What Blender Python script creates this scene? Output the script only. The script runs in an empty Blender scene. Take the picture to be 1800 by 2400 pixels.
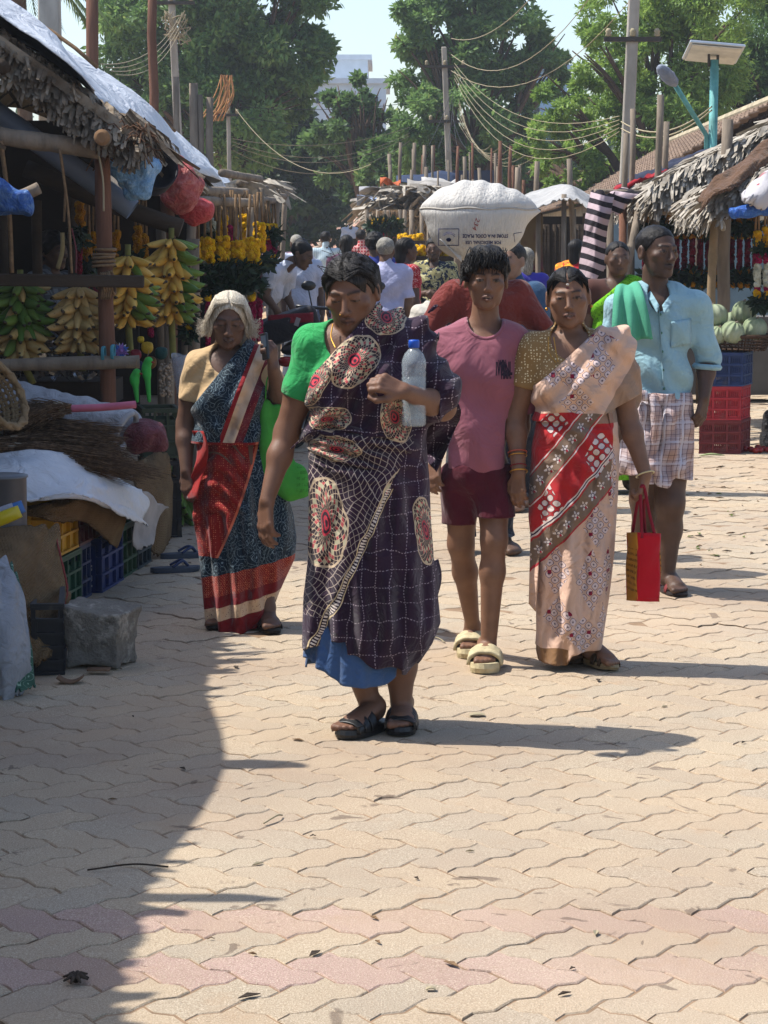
import bpy, math, random
import numpy as np
from mathutils import Vector, Matrix
R = math.radians
random.seed(7); rng = np.random.default_rng(11)
sc = bpy.context.scene
# ---------------- camera ----------------
F = 5500.0; CAMH = 1.55; HOR = 565.0
TH = math.atan((1200.0 - HOR) / F)
cam_d = bpy.data.cameras.new('camera'); cam = bpy.data.objects.new('camera', cam_d)
sc.collection.objects.link(cam); sc.camera = cam
cam.location = (0, 0, CAMH); cam.rotation_euler = (R(90) - TH, 0, 0)
cam_d.sensor_fit = 'VERTICAL'; cam_d.sensor_height = 36.0; cam_d.sensor_width = 27.0
cam_d.lens = F / 2400.0 * 36.0; cam_d.clip_start = 0.1; cam_d.clip_end = 2000
# ---------------- sky, sun, exposure ----------------
SUN_EL = 57.0; SUN_AZ = -79.0            # azimuth from +Y towards +X
w = bpy.data.worlds.new('World'); sc.world = w; w.use_nodes = True
nt = w.node_tree; nt.nodes.clear()
sky = nt.nodes.new('ShaderNodeTexSky'); sky.sky_type = 'NISHITA'; sky.sun_disc = False
sky.sun_elevation = R(SUN_EL); sky.sun_rotation = R(SUN_AZ % 360)
sky.air_density = 1.0; sky.dust_density = 1.6; sky.ozone_density = 1.6
bg = nt.nodes.new('ShaderNodeBackground'); bg.inputs[1].default_value = 0.15
wo = nt.nodes.new('ShaderNodeOutputWorld')
nt.links.new(sky.outputs[0], bg.inputs[0]); nt.links.new(bg.outputs[0], wo.inputs[0])
sl = bpy.data.lights.new('sun', 'SUN'); sl.energy = 4.5; sl.angle = R(0.55); sl.color = (1.0, 0.96, 0.89)
so = bpy.data.objects.new('sun', sl); sc.collection.objects.link(so)
sd = Vector((math.sin(R(SUN_AZ)) * math.cos(R(SUN_EL)), math.cos(R(SUN_AZ)) * math.cos(R(SUN_EL)), math.sin(R(SUN_EL))))
so.rotation_euler = sd.to_track_quat('Z', 'Y').to_euler(); so.location = sd * 30
vs = sc.view_settings; vs.view_transform = 'Standard'; vs.look = 'None'; vs.gamma = 1; vs.use_curve_mapping = False
vs.exposure = 0.66
try: sc.cycles.max_bounces = 7; sc.cycles.diffuse_bounces = 3; sc.cycles.transparent_max_bounces = 12
except Exception: pass
# ---------------- photo pixel -> place ----------------
_ct, _st = math.cos(TH), math.sin(TH)
def ray(px, py):
 u = (px - 900.0) / F; v = (1200.0 - py) / F
 return Vector((u, _ct + v * _st, -_st + v * _ct))
def P(px, py, Y):
 d = ray(px, py); return Vector((0, 0, CAMH)) + d * (Y / d.y)
def G(px, py, z=0.0):
 d = ray(px, py); return Vector((0, 0, CAMH)) + d * ((z - CAMH) / d.z)
def PM(Y): return F / Y                      # pixels per metre at a depth
# ---------------- scene graph helpers ----------------
ORG = {}
def link(o): sc.collection.objects.link(o); return o
def tag(o, label=None, cat=None, group=None, kind=None):
 if label: o['label'] = label
 if cat: o['category'] = cat
 if group: o['group'] = group
 if kind: o['kind'] = kind
 return o
def thing(name, label, cat, loc, group=None):
 o = bpy.data.objects.new(name, None); link(o); o.location = loc
 o.empty_display_size = 0.1
 ORG[o] = Vector(loc); return tag(o, label, cat, group)
def place(me, name, mat, parent=None, org=None, smooth=True):
 o = bpy.data.objects.new(name, me); link(o)
 if mat is not None and len(me.materials) == 0: me.materials.append(mat)
 if parent is not None:
  o.parent = parent; ORG[o] = ORG[parent]
 else:
  o.location = org if org is not None else (0, 0, 0); ORG[o] = Vector(o.location)
 return o
def np_mesh(name, V, Fq, smooth=True, attrs=None, mi=None):
 """V (n,3), Fq list of (m,k) int arrays or single array"""
 me = bpy.data.meshes.new(name)
 if not isinstance(Fq, list): Fq = [Fq]
 Fq = [np.asarray(f, dtype=np.int32) for f in Fq if len(f)]
 V = np.asarray(V, dtype=np.float32)
 nl = sum(f.size for f in Fq); nf = sum(len(f) for f in Fq)
 me.vertices.add(len(V)); me.vertices.foreach_set('co', V.ravel())
 me.loops.add(nl); me.polygons.add(nf)
 me.loops.foreach_set('vertex_index', np.concatenate([f.ravel() for f in Fq]))
 tot = np.concatenate([np.full(len(f), f.shape[1], np.int32) for f in Fq])
 st = np.concatenate([[0], np.cumsum(tot)[:-1]]).astype(np.int32)
 me.polygons.foreach_set('loop_start', st)
 try: me.polygons.foreach_set('loop_total', tot)
 except Exception: pass
 me.polygons.foreach_set('use_smooth', np.full(nf, bool(smooth)))
 if mi is not None: me.polygons.foreach_set('material_index', np.asarray(mi, np.int32))
 if attrs:
  for k, a in attrs.items():
   a = np.asarray(a, np.float32)
   if a.ndim == 1:
    at = me.attributes.new(k, 'FLOAT', 'POINT'); at.data.foreach_set('value', a)
   else:
    at = me.attributes.new(k, 'FLOAT_VECTOR', 'POINT'); at.data.foreach_set('vector', a.ravel())
 me.update(calc_edges=True); me.validate(verbose=False)
 return me
class MB:
 """collects shapes (world coordinates); build() links them as ONE mesh object"""
 def __init__(s): s.v = []; s.f = []; s.n = 0
 def add(s, V, Fs):
  V = np.asarray(V, np.float32).reshape(-1, 3); b = s.n
  s.v.append(V); s.n += len(V)
  for f in Fs: s.f.append(tuple(int(i) + b for i in f))
  return s
 def box(s, c, size, rot=None, taper=1.0):
  x, y, z = [k / 2 for k in size]; t = taper
  V = np.array([(-x, -y, -z), (x, -y, -z), (x, y, -z), (-x, y, -z), (-x*t, -y*t, z), (x*t, -y*t, z), (x*t, y*t, z), (-x*t, y*t, z)])
  if rot is not None: V = V @ np.array(rot.to_3x3()).T
  return s.add(V + np.array(c), [(3, 2, 1, 0), (4, 5, 6, 7), (0, 1, 5, 4), (1, 2, 6, 5), (2, 3, 7, 6), (3, 0, 4, 7)])
 def beam(s, p0, p1, w, h, up=(0, 0, 1)):
  p0 = Vector(p0); p1 = Vector(p1); d = (p1 - p0); L = d.length; d.normalize()
  sx = d.cross(Vector(up))
  if sx.length < 1e-4: sx = d.cross(Vector((1, 0, 0)))
  sx.normalize(); uz = sx.cross(d)
  m = Matrix((sx, d, uz)).transposed()
  return s.box((p0 + p1) / 2, (w, L, h), m)
 def tube(s, pts, rad, n=8, cap=True, flat=1.0, jit=0.0):
  pts = [Vector(p) for p in pts]; m = len(pts)
  if not hasattr(rad, '__len__'): rad = [rad] * m
  d0 = (pts[1] - pts[0]).normalized()
  ref = Vector((0, 0, 1)) if abs(d0.z) < 0.9 else Vector((1, 0, 0))
  a = d0.cross(ref).normalized(); V = []
  for i, p in enumerate(pts):
   d = (pts[min(i + 1, m - 1)] - pts[max(i - 1, 0)])
   if d.length < 1e-9: d = d0
   d = d.normalized(); a = (a - d * a.dot(d))
   if a.length < 1e-6: a = d.cross(Vector((0.3, 0.5, 0.8)))
   a.normalize(); b = d.cross(a)
   for k in range(n):
    t = 2 * math.pi * k / n; r = rad[i] * (1 + (random.uniform(-jit, jit) if jit else 0))
    V.append(p + a * (math.cos(t) * r) + b * (math.sin(t) * r * flat))
  Fs = [(i * n + k, i * n + (k + 1) % n, (i + 1) * n + (k + 1) % n, (i + 1) * n + k) for i in range(m - 1) for k in range(n)]
  if cap: Fs += [tuple(range(n - 1, -1, -1)), tuple((m - 1) * n + k for k in range(n))]
  return s.add(V, Fs)
 def lathe(s, c, prof, n=24, axis=None, cap=False):
  """prof: (r, z) list around +Z (or axis matrix)"""
  V = []; m = len(prof)
  for r, z in prof:
   for k in range(n):
    t = 2 * math.pi * k / n; V.append((r * math.cos(t), r * math.sin(t), z))
  V = np.array(V)
  if axis is not None: V = V @ np.array(axis.to_3x3()).T
  Fs = [(i * n + k, i * n + (k + 1) % n, (i + 1) * n + (k + 1) % n, (i + 1) * n + k) for i in range(m - 1) for k in range(n)]
  if cap: Fs += [tuple(range(n - 1, -1, -1)), tuple((m - 1) * n + k for k in range(n))]
  return s.add(V + np.array(c), Fs)
 def ball(s, c, r, nu=12, nv=8, rot=None, noise=0.0):
  if not hasattr(r, '__len__'): r = (r, r, r)
  V = []
  for j in range(nv + 1):
   ph = math.pi * j / nv
   for i in range(nu):
    t = 2 * math.pi * i / nu; q = 1 + (random.uniform(-noise, noise) if noise else 0)
    V.append((q * r[0] * math.sin(ph) * math.cos(t), q * r[1] * math.sin(ph) * math.sin(t), q * r[2] * math.cos(ph)))
  V = np.array(V)
  if rot is not None: V = V @ np.array(rot.to_3x3()).T
  Fs = [(j * nu + i, (j + 1) * nu + i, (j + 1) * nu + (i + 1) % nu, j * nu + (i + 1) % nu) for j in range(nv) for i in range(nu)]
  return s.add(V + np.array(c), Fs)
 def grid(s, fn, nu, nv, cu=False):
  V = [fn(i / nu, j / nv) for j in range(nv + 1) for i in range(nu + (0 if cu else 1))]
  m = nu + (0 if cu else 1)
  Fs = [(j * m + i, j * m + (i + 1) % m, (j + 1) * m + (i + 1) % m, (j + 1) * m + i) for j in range(nv) for i in range(nu)]
  return s.add([tuple(p) for p in V], Fs)
 def arr(s): return np.concatenate(s.v) if s.v else np.zeros((0, 3), np.float32)
 def mesh(s, name, org=(0, 0, 0), smooth=True, attrs=None):
  V = s.arr() - np.array(org, np.float32)
  by = {}
  for f in s.f: by.setdefault(len(f), []).append(f)
  return np_mesh(name, V, [np.array(x) for x in by.values()], smooth, attrs)
 def build(s, name, mat, parent=None, smooth=False, attrs=None, org=None):
  o_ = ORG[parent] if parent is not None else (Vector(org) if org is not None else Vector((0, 0, 0)))
  return place(s.mesh(name, o_, smooth, attrs), name, mat, parent, o_)
def solo(mb, name, mat, label, cat, org, group=None, smooth=False, kind=None, attrs=None):
 o = mb.build(name, mat, None, smooth, attrs, org); return tag(o, label, cat, group, kind)
def thick(o, t, off=0.0):
 m = o.modifiers.new('solid', 'SOLIDIFY'); m.thickness = t; m.offset = off; return o
def bevel(o, w=0.004, n=1):
 m = o.modifiers.new('bevel', 'BEVEL'); m.width = w; m.segments = n; m.limit_method = 'ANGLE'; return o
def copy_tree(o, parent=None):
 c = o.copy(); link(c); c.parent = parent; ORG[c] = ORG.get(o, Vector())
 for ch in list(o.children): copy_tree(ch, c)
 return c
def bez(pts, n=10):
 """Catmull-Rom through points"""
 pts = [Vector(p) for p in pts]; out = []
 q = [pts[0] * 2 - pts[1]] + pts + [pts[-1] * 2 - pts[-2]]
 for i in range(1, len(q) - 2):
  for k in range(n):
   t = k / n; a, b, c, d = q[i - 1], q[i], q[i + 1], q[i + 2]
   out.append(0.5 * ((2 * b) + (c - a) * t + (2 * a - 5 * b + 4 * c - d) * t * t + (3 * b - a - 3 * c + d) * t ** 3))
 out.append(pts[-1]); return out
def sag(a, b, s, n=14):
 a = Vector(a); b = Vector(b)
 return [a.lerp(b, i / n) - Vector((0, 0, s * 4 * (i / n) * (1 - i / n))) for i in range(n + 1)]
# ---------------- shader expressions ----------------
def srgb(h):
 h = h.lstrip('#'); c = [int(h[i:i + 2], 16) / 255 for i in (0, 2, 4)]
 return tuple(x / 12.92 if x <= 0.04045 else ((x + 0.055) / 1.055) ** 2.4 for x in c)
class E:
 def __init__(s, nt, k): s.nt = nt; s.k = k
 def _o(s, op, *a): return mth(s.nt, op, s, *a)
 def __add__(s, o): return s._o('ADD', o)
 __radd__ = __add__
 def __sub__(s, o): return s._o('SUBTRACT', o)
 def __rsub__(s, o): return mth(s.nt, 'SUBTRACT', o, s)
 def __mul__(s, o): return s._o('MULTIPLY', o)
 __rmul__ = __mul__
 def __truediv__(s, o): return s._o('DIVIDE', o)
 def __neg__(s): return s._o('MULTIPLY', -1.0)
 def abs(s): return s._o('ABSOLUTE')
 def sin(s): return s._o('SINE')
 def cos(s): return s._o('COSINE')
 def sqrt(s): return s._o('SQRT')
 def frac(s): return s._o('FRACT')
 def floor(s): return s._o('FLOOR')
 def pw(s, p): return s._o('POWER', p)
 def lt(s, o): return s._o('LESS_THAN', o)
 def gt(s, o): return s._o('GREATER_THAN', o)
 def mx(s, o): return s._o('MAXIMUM', o)
 def mn(s, o): return s._o('MINIMUM', o)
 def at2(s, o): return s._o('ARCTAN2', o)
 def line(s, w):          # 1 near integers, half width w
  return mth(s.nt, 'LESS_THAN', (((s + 0.5).frac()) - 0.5).abs(), w)
 def sm(s, a, b):
  n = s.nt.nodes.new('ShaderNodeMapRange'); n.interpolation_type = 'SMOOTHSTEP'
  n.inputs[1].default_value = a; n.inputs[2].default_value = b; s.nt.links.new(s.k, n.inputs[0]); return E(s.nt, n.outputs[0])
def mth(nt, op, *a):
 n = nt.nodes.new('ShaderNodeMath'); n.operation = op
 for i, x in enumerate(a):
  if isinstance(x, E): nt.links.new(x.k, n.inputs[i])
  else: n.inputs[i].default_value = float(x)
 return E(nt, n.outputs[0])
class Mat:
 """small material writer"""
 def __init__(s, name, col=(0.5, 0.5, 0.5), rough=0.8, spec=0.3, metal=0.0):
  if isinstance(col, str): col = srgb(col)
  s.m = bpy.data.materials.new(name); s.m.use_nodes = True; s.nt = s.m.node_tree
  s.b = s.nt.nodes['Principled BSDF']; s.col = None
  s.b.inputs['Base Color'].default_value = (*col, 1); s.b.inputs['Roughness'].default_value = rough
  s.b.inputs['Specular IOR Level'].default_value = spec; s.b.inputs['Metallic'].default_value = metal
  s.base = tuple(col); s.co = None; s.nrm = None
 def coord(s, kind='Object'):
  n = s.nt.nodes.new('ShaderNodeTexCoord'); return n.outputs[kind]
 def attr(s, name):
  n = s.nt.nodes.new('ShaderNodeAttribute'); n.attribute_name = name; return n
 def xyz(s, sock):
  n = s.nt.nodes.new('ShaderNodeSeparateXYZ'); s.nt.links.new(sock, n.inputs[0])
  return [E(s.nt, n.outputs[i]) for i in range(3)]
 def noise(s, scale, detail=3, sock=None, rough=0.55, dist=0.0, stretch=None):
  n = s.nt.nodes.new('ShaderNodeTexNoise'); n.inputs['Scale'].default_value = scale; n.inputs['Detail'].default_value = detail
  n.inputs['Roughness'].default_value = rough; n.inputs['Distortion'].default_value = dist
  sk = sock or s.coord()
  if stretch:
   mp = s.nt.nodes.new('ShaderNodeMapping'); mp.inputs['Scale'].default_value = stretch; s.nt.links.new(sk, mp.inputs[0]); sk = mp.outputs[0]
  s.nt.links.new(sk, n.inputs['Vector']); return E(s.nt, n.outputs['Fac'])
 def vor(s, scale, feature='F1', sock=None, out='Distance', rnd=1.0):
  n = s.nt.nodes.new('ShaderNodeTexVoronoi'); n.feature = feature; n.inputs['Scale'].default_value = scale
  n.inputs['Randomness'].default_value = rnd
  s.nt.links.new(sock or s.coord(), n.inputs['Vector']); return E(s.nt, n.outputs[out])
 def rgb(s, c):
  if isinstance(c, str): c = srgb(c)
  n = s.nt.nodes.new('ShaderNodeRGB'); n.outputs[0].default_value = (*c, 1); return n.outputs[0]
 def mix(s, fac, a, b, mode='MIX'):
  n = s.nt.nodes.new('ShaderNodeMix'); n.data_type = 'RGBA'; n.blend_type = mode
  if isinstance(fac, E): s.nt.links.new(fac.k, n.inputs[0])
  else: n.inputs[0].default_value = fac
  for i, x in ((6, a), (7, b)):
   if isinstance(x, str): x = srgb(x)
   if isinstance(x, tuple): n.inputs[i].default_value = (*x, 1)
   else: s.nt.links.new(x, n.inputs[i])
  return n.outputs[2]
 def over(s, fac, c, mode='MIX'):
  s.col = s.mix(fac, s.col if s.col is not None else s.base, c, mode); return s
 def vary(s, scale=6, amt=0.35, dark=0.45, detail=4, sock=None, stretch=None, light=1.25):
  f = s.noise(scale, detail, sock, stretch=stretch).sm(0.3, 0.72)
  n = s.nt.nodes.new('ShaderNodeMix'); n.data_type = 'RGBA'; s.nt.links.new(f.k, n.inputs[0])
  n.inputs[6].default_value = (dark, dark, dark, 1); n.inputs[7].default_value = (light, light, light, 1)
  s.col = s.mix(amt, s.col if s.col is not None else s.base, s.mix(1.0, s.col if s.col is not None else s.base, n.outputs[2], 'MULTIPLY')); return s
 def bump(s, h, dist=0.01, st=0.5):
  n = s.nt.nodes.new('ShaderNodeBump'); n.inputs['Strength'].default_value = st; n.inputs['Distance'].default_value = dist
  s.nt.links.new(h.k, n.inputs['Height'])
  if s.nrm is not None: s.nt.links.new(s.nrm, n.inputs['Normal'])
  s.nrm = n.outputs[0]; return s
 def rnd(s, amt=0.3):
  """lightness per object"""
  n = s.nt.nodes.new('ShaderNodeObjectInfo'); f = E(s.nt, n.outputs['Random'])
  v = f * (2 * amt) + (1 - amt)
  c = s.nt.nodes.new('ShaderNodeCombineXYZ')
  for i in range(3): s.nt.links.new(v.k, c.inputs[i])
  s.col = s.mix(1.0, s.col if s.col is not None else s.base, c.outputs[0], 'MULTIPLY'); return s
 def set(s, **k):
  for a, v in k.items(): s.b.inputs[a.replace('_', ' ')].default_value = v
  return s
 def done(s):
  if s.col is not None: s.nt.links.new(s.col, s.b.inputs['Base Color'])
  if s.nrm is not None: s.nt.links.new(s.nrm, s.b.inputs['Normal'])
  return s.m
def simple(name, col, rough=0.8, scale=8, amt=0.4, bump=0.0, bs=40, spec=0.25, stretch=None, rnd=0, metal=0.0, dark=0.45):
 m = Mat(name, col, rough, spec, metal).vary(scale, amt, stretch=stretch, dark=dark)
 if rnd: m.rnd(rnd)
 if bump: m.bump(m.noise(bs, 4, stretch=stretch), bump, 0.7)
 return m.done()
def fabric(name, col, rough=0.9, bs=260, fold=0.0, amt=0.25, scale=9):
 m = Mat(name, col, rough, 0.12).vary(scale, amt, dark=0.6)
 m.set(Sheen_Weight=0.15)
 if fold: m.bump(m.noise(7, 3, dist=.9), fold * 2.4, 0.7); m.bump(m.noise(21, 3, dist=1.2), fold * .8, .6)
 m.bump(m.noise(bs, 2), 0.0015, 0.35); return m.done()
# ---------------- signed-distance modelling (bodies, cloth, fruit) ----------------
def A3(p): return np.array(p, np.float32)
def smin(a, b, k):
 h = np.clip(0.5 + 0.5 * (b - a) / k, 0, 1); return b + (a - b) * h - k * h * (1 - h)
def smax(a, b, k): return -smin(-a, -b, k)
def s_cone(p, a, b, ra, rb):
 a = A3(a); b = A3(b); ba = b - a; t = np.clip((p - a) @ ba / max(float(ba @ ba), 1e-9), 0, 1)
 return np.linalg.norm(p - a - t[:, None] * ba, axis=1) - (ra + (rb - ra) * t)
def s_ell(p, c, r, rot=None):
 q = p - A3(c)
 if rot is not None: q = q @ rot
 r = A3(r); k0 = np.linalg.norm(q / r, axis=1); k1 = np.linalg.norm(q / (r * r), axis=1)
 return k0 * (k0 - 1.0) / np.maximum(k1, 1e-6)
def s_flatcone(p, a, b, ra, rb, n, fl):
 """cone flattened along n by factor fl"""
 n = A3(n); n = n / np.linalg.norm(n); a = A3(a); b = A3(b)
 def st(x): return x + ((x @ n)[..., None] * n) * (1 / fl - 1)
 return s_cone(st(p), st(a), st(b), ra, rb) * (0.5 + 0.5 * fl)
def rotm(yaw=0, pitch=0, roll=0):
 return np.array((Matrix.Rotation(R(yaw), 3, 'Z') @ Matrix.Rotation(R(pitch), 3, 'X') @ Matrix.Rotation(R(roll), 3, 'Y')), np.float32)
def vnoise(p, f, seed=0):
 """cheap smooth noise from sines"""
 s = seed * 1.7
 return (np.sin(p[:, 0] * f + 1.3 * np.sin(p[:, 1] * f * 0.9 + s) + s) + np.sin(p[:, 1] * f * 1.1 + 1.1 * np.sin(p[:, 2] * f + s * 2)) + np.sin(p[:, 2] * f * 0.95 + 1.2 * np.sin(p[:, 0] * f * 1.05 + s * 3))) / 3
def polygonise(fn, lo, hi, h, B=4, slack=1.9):
 lo = A3(lo) - 2 * h; hi = A3(hi) + 2 * h
 nb = np.ceil((hi - lo) / (h * B)).astype(int) + 1; n = nb * B
 gi = np.stack(np.meshgrid(*[np.arange(k) for k in nb], indexing='ij'), -1).reshape(-1, 3)
 d = fn((lo + (gi * B + (B - 1) / 2) * h).astype(np.float32))
 D = np.repeat(np.repeat(np.repeat(d.reshape(nb), B, 0), B, 1), B, 2).astype(np.float32)
 act = gi[np.abs(d) < h * B * 0.87 * slack]
 of = np.stack(np.meshgrid(*[np.arange(B)] * 3, indexing='ij'), -1).reshape(-1, 3)
 for s0 in range(0, len(act), 6000):
  ii = (act[s0:s0 + 6000, None, :] * B + of[None]).reshape(-1, 3)
  D[ii[:, 0], ii[:, 1], ii[:, 2]] = fn((lo + ii * h).astype(np.float32))
 D[0], D[-1], D[:, 0], D[:, -1], D[:, :, 0], D[:, :, -1] = 9, 9, 9, 9, 9, 9
 S = D < 0
 c = [(i, j, k) for i in (0, 1) for j in (0, 1) for k in (0, 1)]
 nx, ny, nz = n
 cnt = np.zeros((nx - 1, ny - 1, nz - 1), np.int8)
 for i, j, k in c: cnt += S[i:nx - 1 + i, j:ny - 1 + j, k:nz - 1 + k]
 M = (cnt > 0) & (cnt < 8); ci = np.argwhere(M)
 idx = np.full(M.shape, -1, np.int32); idx[M] = np.arange(len(ci))
 cv = np.stack([D[ci[:, 0] + i, ci[:, 1] + j, ci[:, 2] + k] for i, j, k in c], 1)
 acc = np.zeros((len(ci), 3)); wt = np.zeros(len(ci)); ca = np.array(c, float)
 for a in range(8):
  for b in range(a + 1, 8):
   if np.abs(ca[a] - ca[b]).sum() != 1: continue
   va, vb = cv[:, a], cv[:, b]; m = (va < 0) != (vb < 0)
   t = np.where(m, va / np.where(np.abs(va - vb) < 1e-12, 1, va - vb), 0)
   acc += np.where(m[:, None], ca[a] + t[:, None] * (ca[b] - ca[a]), 0); wt += m
 V = lo + (ci + acc / wt[:, None]) * h
 Q = []
 for ax in range(3):
  o = [1, 0, 0] if ax == 0 else [0, 1, 0] if ax == 1 else [0, 0, 1]
  A = S[:nx - o[0], :ny - o[1], :nz - o[2]]; Bb = S[o[0]:, o[1]:, o[2]:]
  e = np.argwhere(A != Bb); u, v = (ax + 1) % 3, (ax + 2) % 3
  e = e[(e[:, u] > 0) & (e[:, v] > 0) & (e[:, u] < n[u] - 1) & (e[:, v] < n[v] - 1)]
  du = np.zeros(3, int); du[u] = 1; dv = np.zeros(3, int); dv[v] = 1
  q = [idx[tuple((e - x).T)] for x in (du + dv, dv, du * 0, du)]
  q = np.stack(q, 1); ins = A[tuple(e.T)]
  q[~ins] = q[~ins][:, ::-1]; Q.append(q)
 return V.astype(np.float32), np.concatenate(Q)
def sdf_obj(fn, lo, hi, h, name, mat, parent=None, org=None, attrs=None, slack=1.9, drop=None):
 """fn in local coordinates of the parent"""
 V, Q = polygonise(fn, lo, hi, h, slack=slack)
 if drop is not None:
  k = drop(V); Q = Q[~k[Q].all(1)]
  us = np.unique(Q); mp = np.full(len(V), -1, np.int32); mp[us] = np.arange(len(us)); V = V[us]; Q = mp[Q]
 at = attrs(V) if attrs else None
 return place(np_mesh(name, V, Q, True, at), name, mat, parent, org)
# SETTING: ground, paving, sky-line buildings, trees, poles
def pos_sock(m): return m.nt.nodes.new('ShaderNodeNewGeometry').outputs['Position']
# ---- ground sheet
m = Mat('sandy_ground', '#a98c6c', 0.95, 0.1)
ps = pos_sock(m)
m.over(m.noise(1.3, 5, ps).sm(0.35, 0.7), '#b8a084'); m.over(m.noise(11, 5, ps).sm(0.45, 0.75) * 0.6, '#8a6a4c')
m.bump(m.noise(60, 5, ps), 0.01, 0.8); MSAND = m.done()
MJOINT = simple('joint_sand', '#8c745c', .98, 12, .5, .004, 200)
b = MB(); b.grid(lambda u, v: (-300 + 600 * u, -30 + 730 * v, -0.012), 6, 8)
o = b.build('ground', MSAND); tag(o, kind='structure')
# ---- interlocking pavers, zigzag blocks in herringbone courses
AP = 0.131; EZ = -0.085 * AP
def paver_mat(name, c1, c2, attr):
 m = Mat(name, c1, 0.9, 0.18); ps = pos_sock(m)
 if attr: r = E(m.nt, m.attr('rnd').outputs['Fac'])
 else: r = E(m.nt, m.nt.nodes.new('ShaderNodeObjectInfo').outputs['Random'])
 m.over(r.sm(0.0, 1.0), c2)
 dark = ((r * 7.13).frac()).sm(0.6, 1.0) * 0.22
 m.over(dark, '#a58a70')
 m.over(m.noise(210, 2, ps, rough=0.8).sm(0.48, 0.6) * 0.5, '#7a6852')            # exposed grit
 m.over(m.noise(300, 1, ps).sm(0.56, 0.64) * 0.5, '#e2d4bc')
 m.over(m.noise(0.55, 4, ps, rough=0.6).sm(.4, .68) * .6, '#96806e'); m.over(m.noise(.3, 3, ps).sm(.5, .7) * .4, '#c2ae96'); m.over(m.noise(0.9, 5, ps, rough=0.65).sm(0.42, 0.72) * 0.5, '#b29c82')            # blown sand
 m.over(m.noise(4.0, 5, ps, rough=0.7).sm(0.56, 0.76) * 0.55, '#a88c70')
 m.over(m.noise(5.0, 3, ps, dist=1.5).sm(0.66, 0.70) * 0.6, '#5a4a40')              # old spills
 m.over(m.noise(2.3, 3, ps, dist=0.6).sm(0.70, 0.76) * 0.4, '#7d6857')
 m.bump(m.noise(170, 4, ps, rough=0.8), 0.005, 0.9); m.bump(m.noise(20, 3, ps), 0.004, 0.5)
 return m.done()
MPB = paver_mat('paver_buff', '#b4a289', '#a79b89', False); MPP = paver_mat('paver_rose', '#b0948a', '#a68a80', False)
MPBs = paver_mat('paver_buff_far', '#b4a289', '#a79b89', True)
def unit_edge(p, q):
 """points of one zigzag unit edge from grid point p to q (q excluded)"""
 p = np.array(p, float); q = np.array(q, float); d = q - p
 hor = abs(d[0]) > 0.5; sgn = 1 if (d[0] + d[1]) > 0 else -1
 nrm = np.array([0, 1.0]) if hor else np.array([1.0, 0])
 e1, e2 = (EZ / AP, -EZ / AP) if sgn > 0 else (-EZ / AP, EZ / AP)
 return [p, p + d * 0.33 + nrm * e1, p + d * 0.67 + nrm * e2]
def brick_outline(hor):
 w_, h_ = (2, 1) if hor else (1, 2); pts = [(0, 0)]
 for k in range(w_): pts.append((k + 1, 0))
 for k in range(h_): pts.append((w_, k + 1))
 for k in range(w_): pts.append((w_ - 1 - k, h_))
 for k in range(h_ - 1): pts.append((0, h_ - 1 - k))
 out = []
 for i in range(len(pts)): out += unit_edge(pts[i], pts[(i + 1) % len(pts)])
 return np.array(out) - np.array([w_ / 2, h_ / 2])
def brick_mesh(hor):
 o2 = brick_outline(hor) * AP; n = len(o2)
 c45 = math.cos(R(-45)); s45 = math.sin(R(-45)); o2 = o2 @ np.array([[c45, s45], [-s45, c45]])
 r = np.linalg.norm(o2, axis=1, keepdims=True); inn = o2 * (1 - 0.0029 / r); top = o2 * (1 - 0.0067 / r)
 V = np.concatenate([np.c_[inn, np.full(n, -0.03)], np.c_[inn, np.full(n, -0.003)], np.c_[top, np.zeros(n)]])
 q = [(i, (i + 1) % n, n + (i + 1) % n, n + i) for i in range(n)] + [(n + i, n + (i + 1) % n, 2 * n + (i + 1) % n, 2 * n + i) for i in range(n)]
 return V, np.array(q), np.array([[2 * n + i for i in range(n)]])
BR = [brick_mesh(True), brick_mesh(False)]
def bricks():
 """herringbone lattice: translation (1,1) and (2,-2); H at origin cells, V beside"""
 out = []; c45 = math.cos(R(-45)); s45 = math.sin(R(-45))
 for j in range(-8, 130):
  for i in range(-50, 50):
   for k in (0, 1):
    if k == 0: cx, cy = 1.0, 0.5
    else: cx, cy = 2.5, 0.0
    x = (cx + i + -2 * j * 0 + j * -2) * AP; y = (cy + i + j * 2) * AP
    X = x * c45 - y * s45; Y = x * s45 + y * c45
    out.append((X, Y, k, j))
 return out
LB = []
for X, Y, k, j in bricks():
 Yw = Y + 3.5 + 0.31; Xw = X - 0.03
 if Yw < 3.2 or Yw > 34: continue
 if abs(Xw) > 1.6 + 0.17 * Yw: continue
 LB.append((Xw, Yw, k, j))
def seen(X, Y): return (Y > 4.6) and abs(X) < 0.1637 * Y + 0.08
vis = sorted([p for p in LB if seen(p[0], p[1])], key=lambda p: p[1])[:300]
vset = set((p[0], p[1]) for p in vis)
b = MB(); b.grid(lambda u, v: ((u - .5) * (6 + 10 * v), 3 + 31.2 * v, -0.0033), 6, 8); o = b.build('joint_sand', MJOINT); tag(o, kind='structure')
street = bpy.data.objects.new('paved_street', None); link(street); tag(street, kind='structure'); ORG[street] = Vector((0, 0, 0))
BM = []
for k in (0, 1):
 for mm in (MPB, MPP):
  V, q, nn = BR[k]; me = np_mesh('paver', V, [q, nn], False); me.materials.append(mm); BM.append(me)
js = sorted(set(p[3] for p in vis));
ROSY_K = 0
def rosy(X, Y, k): return k == ROSY_K and (4.8 < Y < 4.95 or 5.17 < Y < 5.32)
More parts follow.
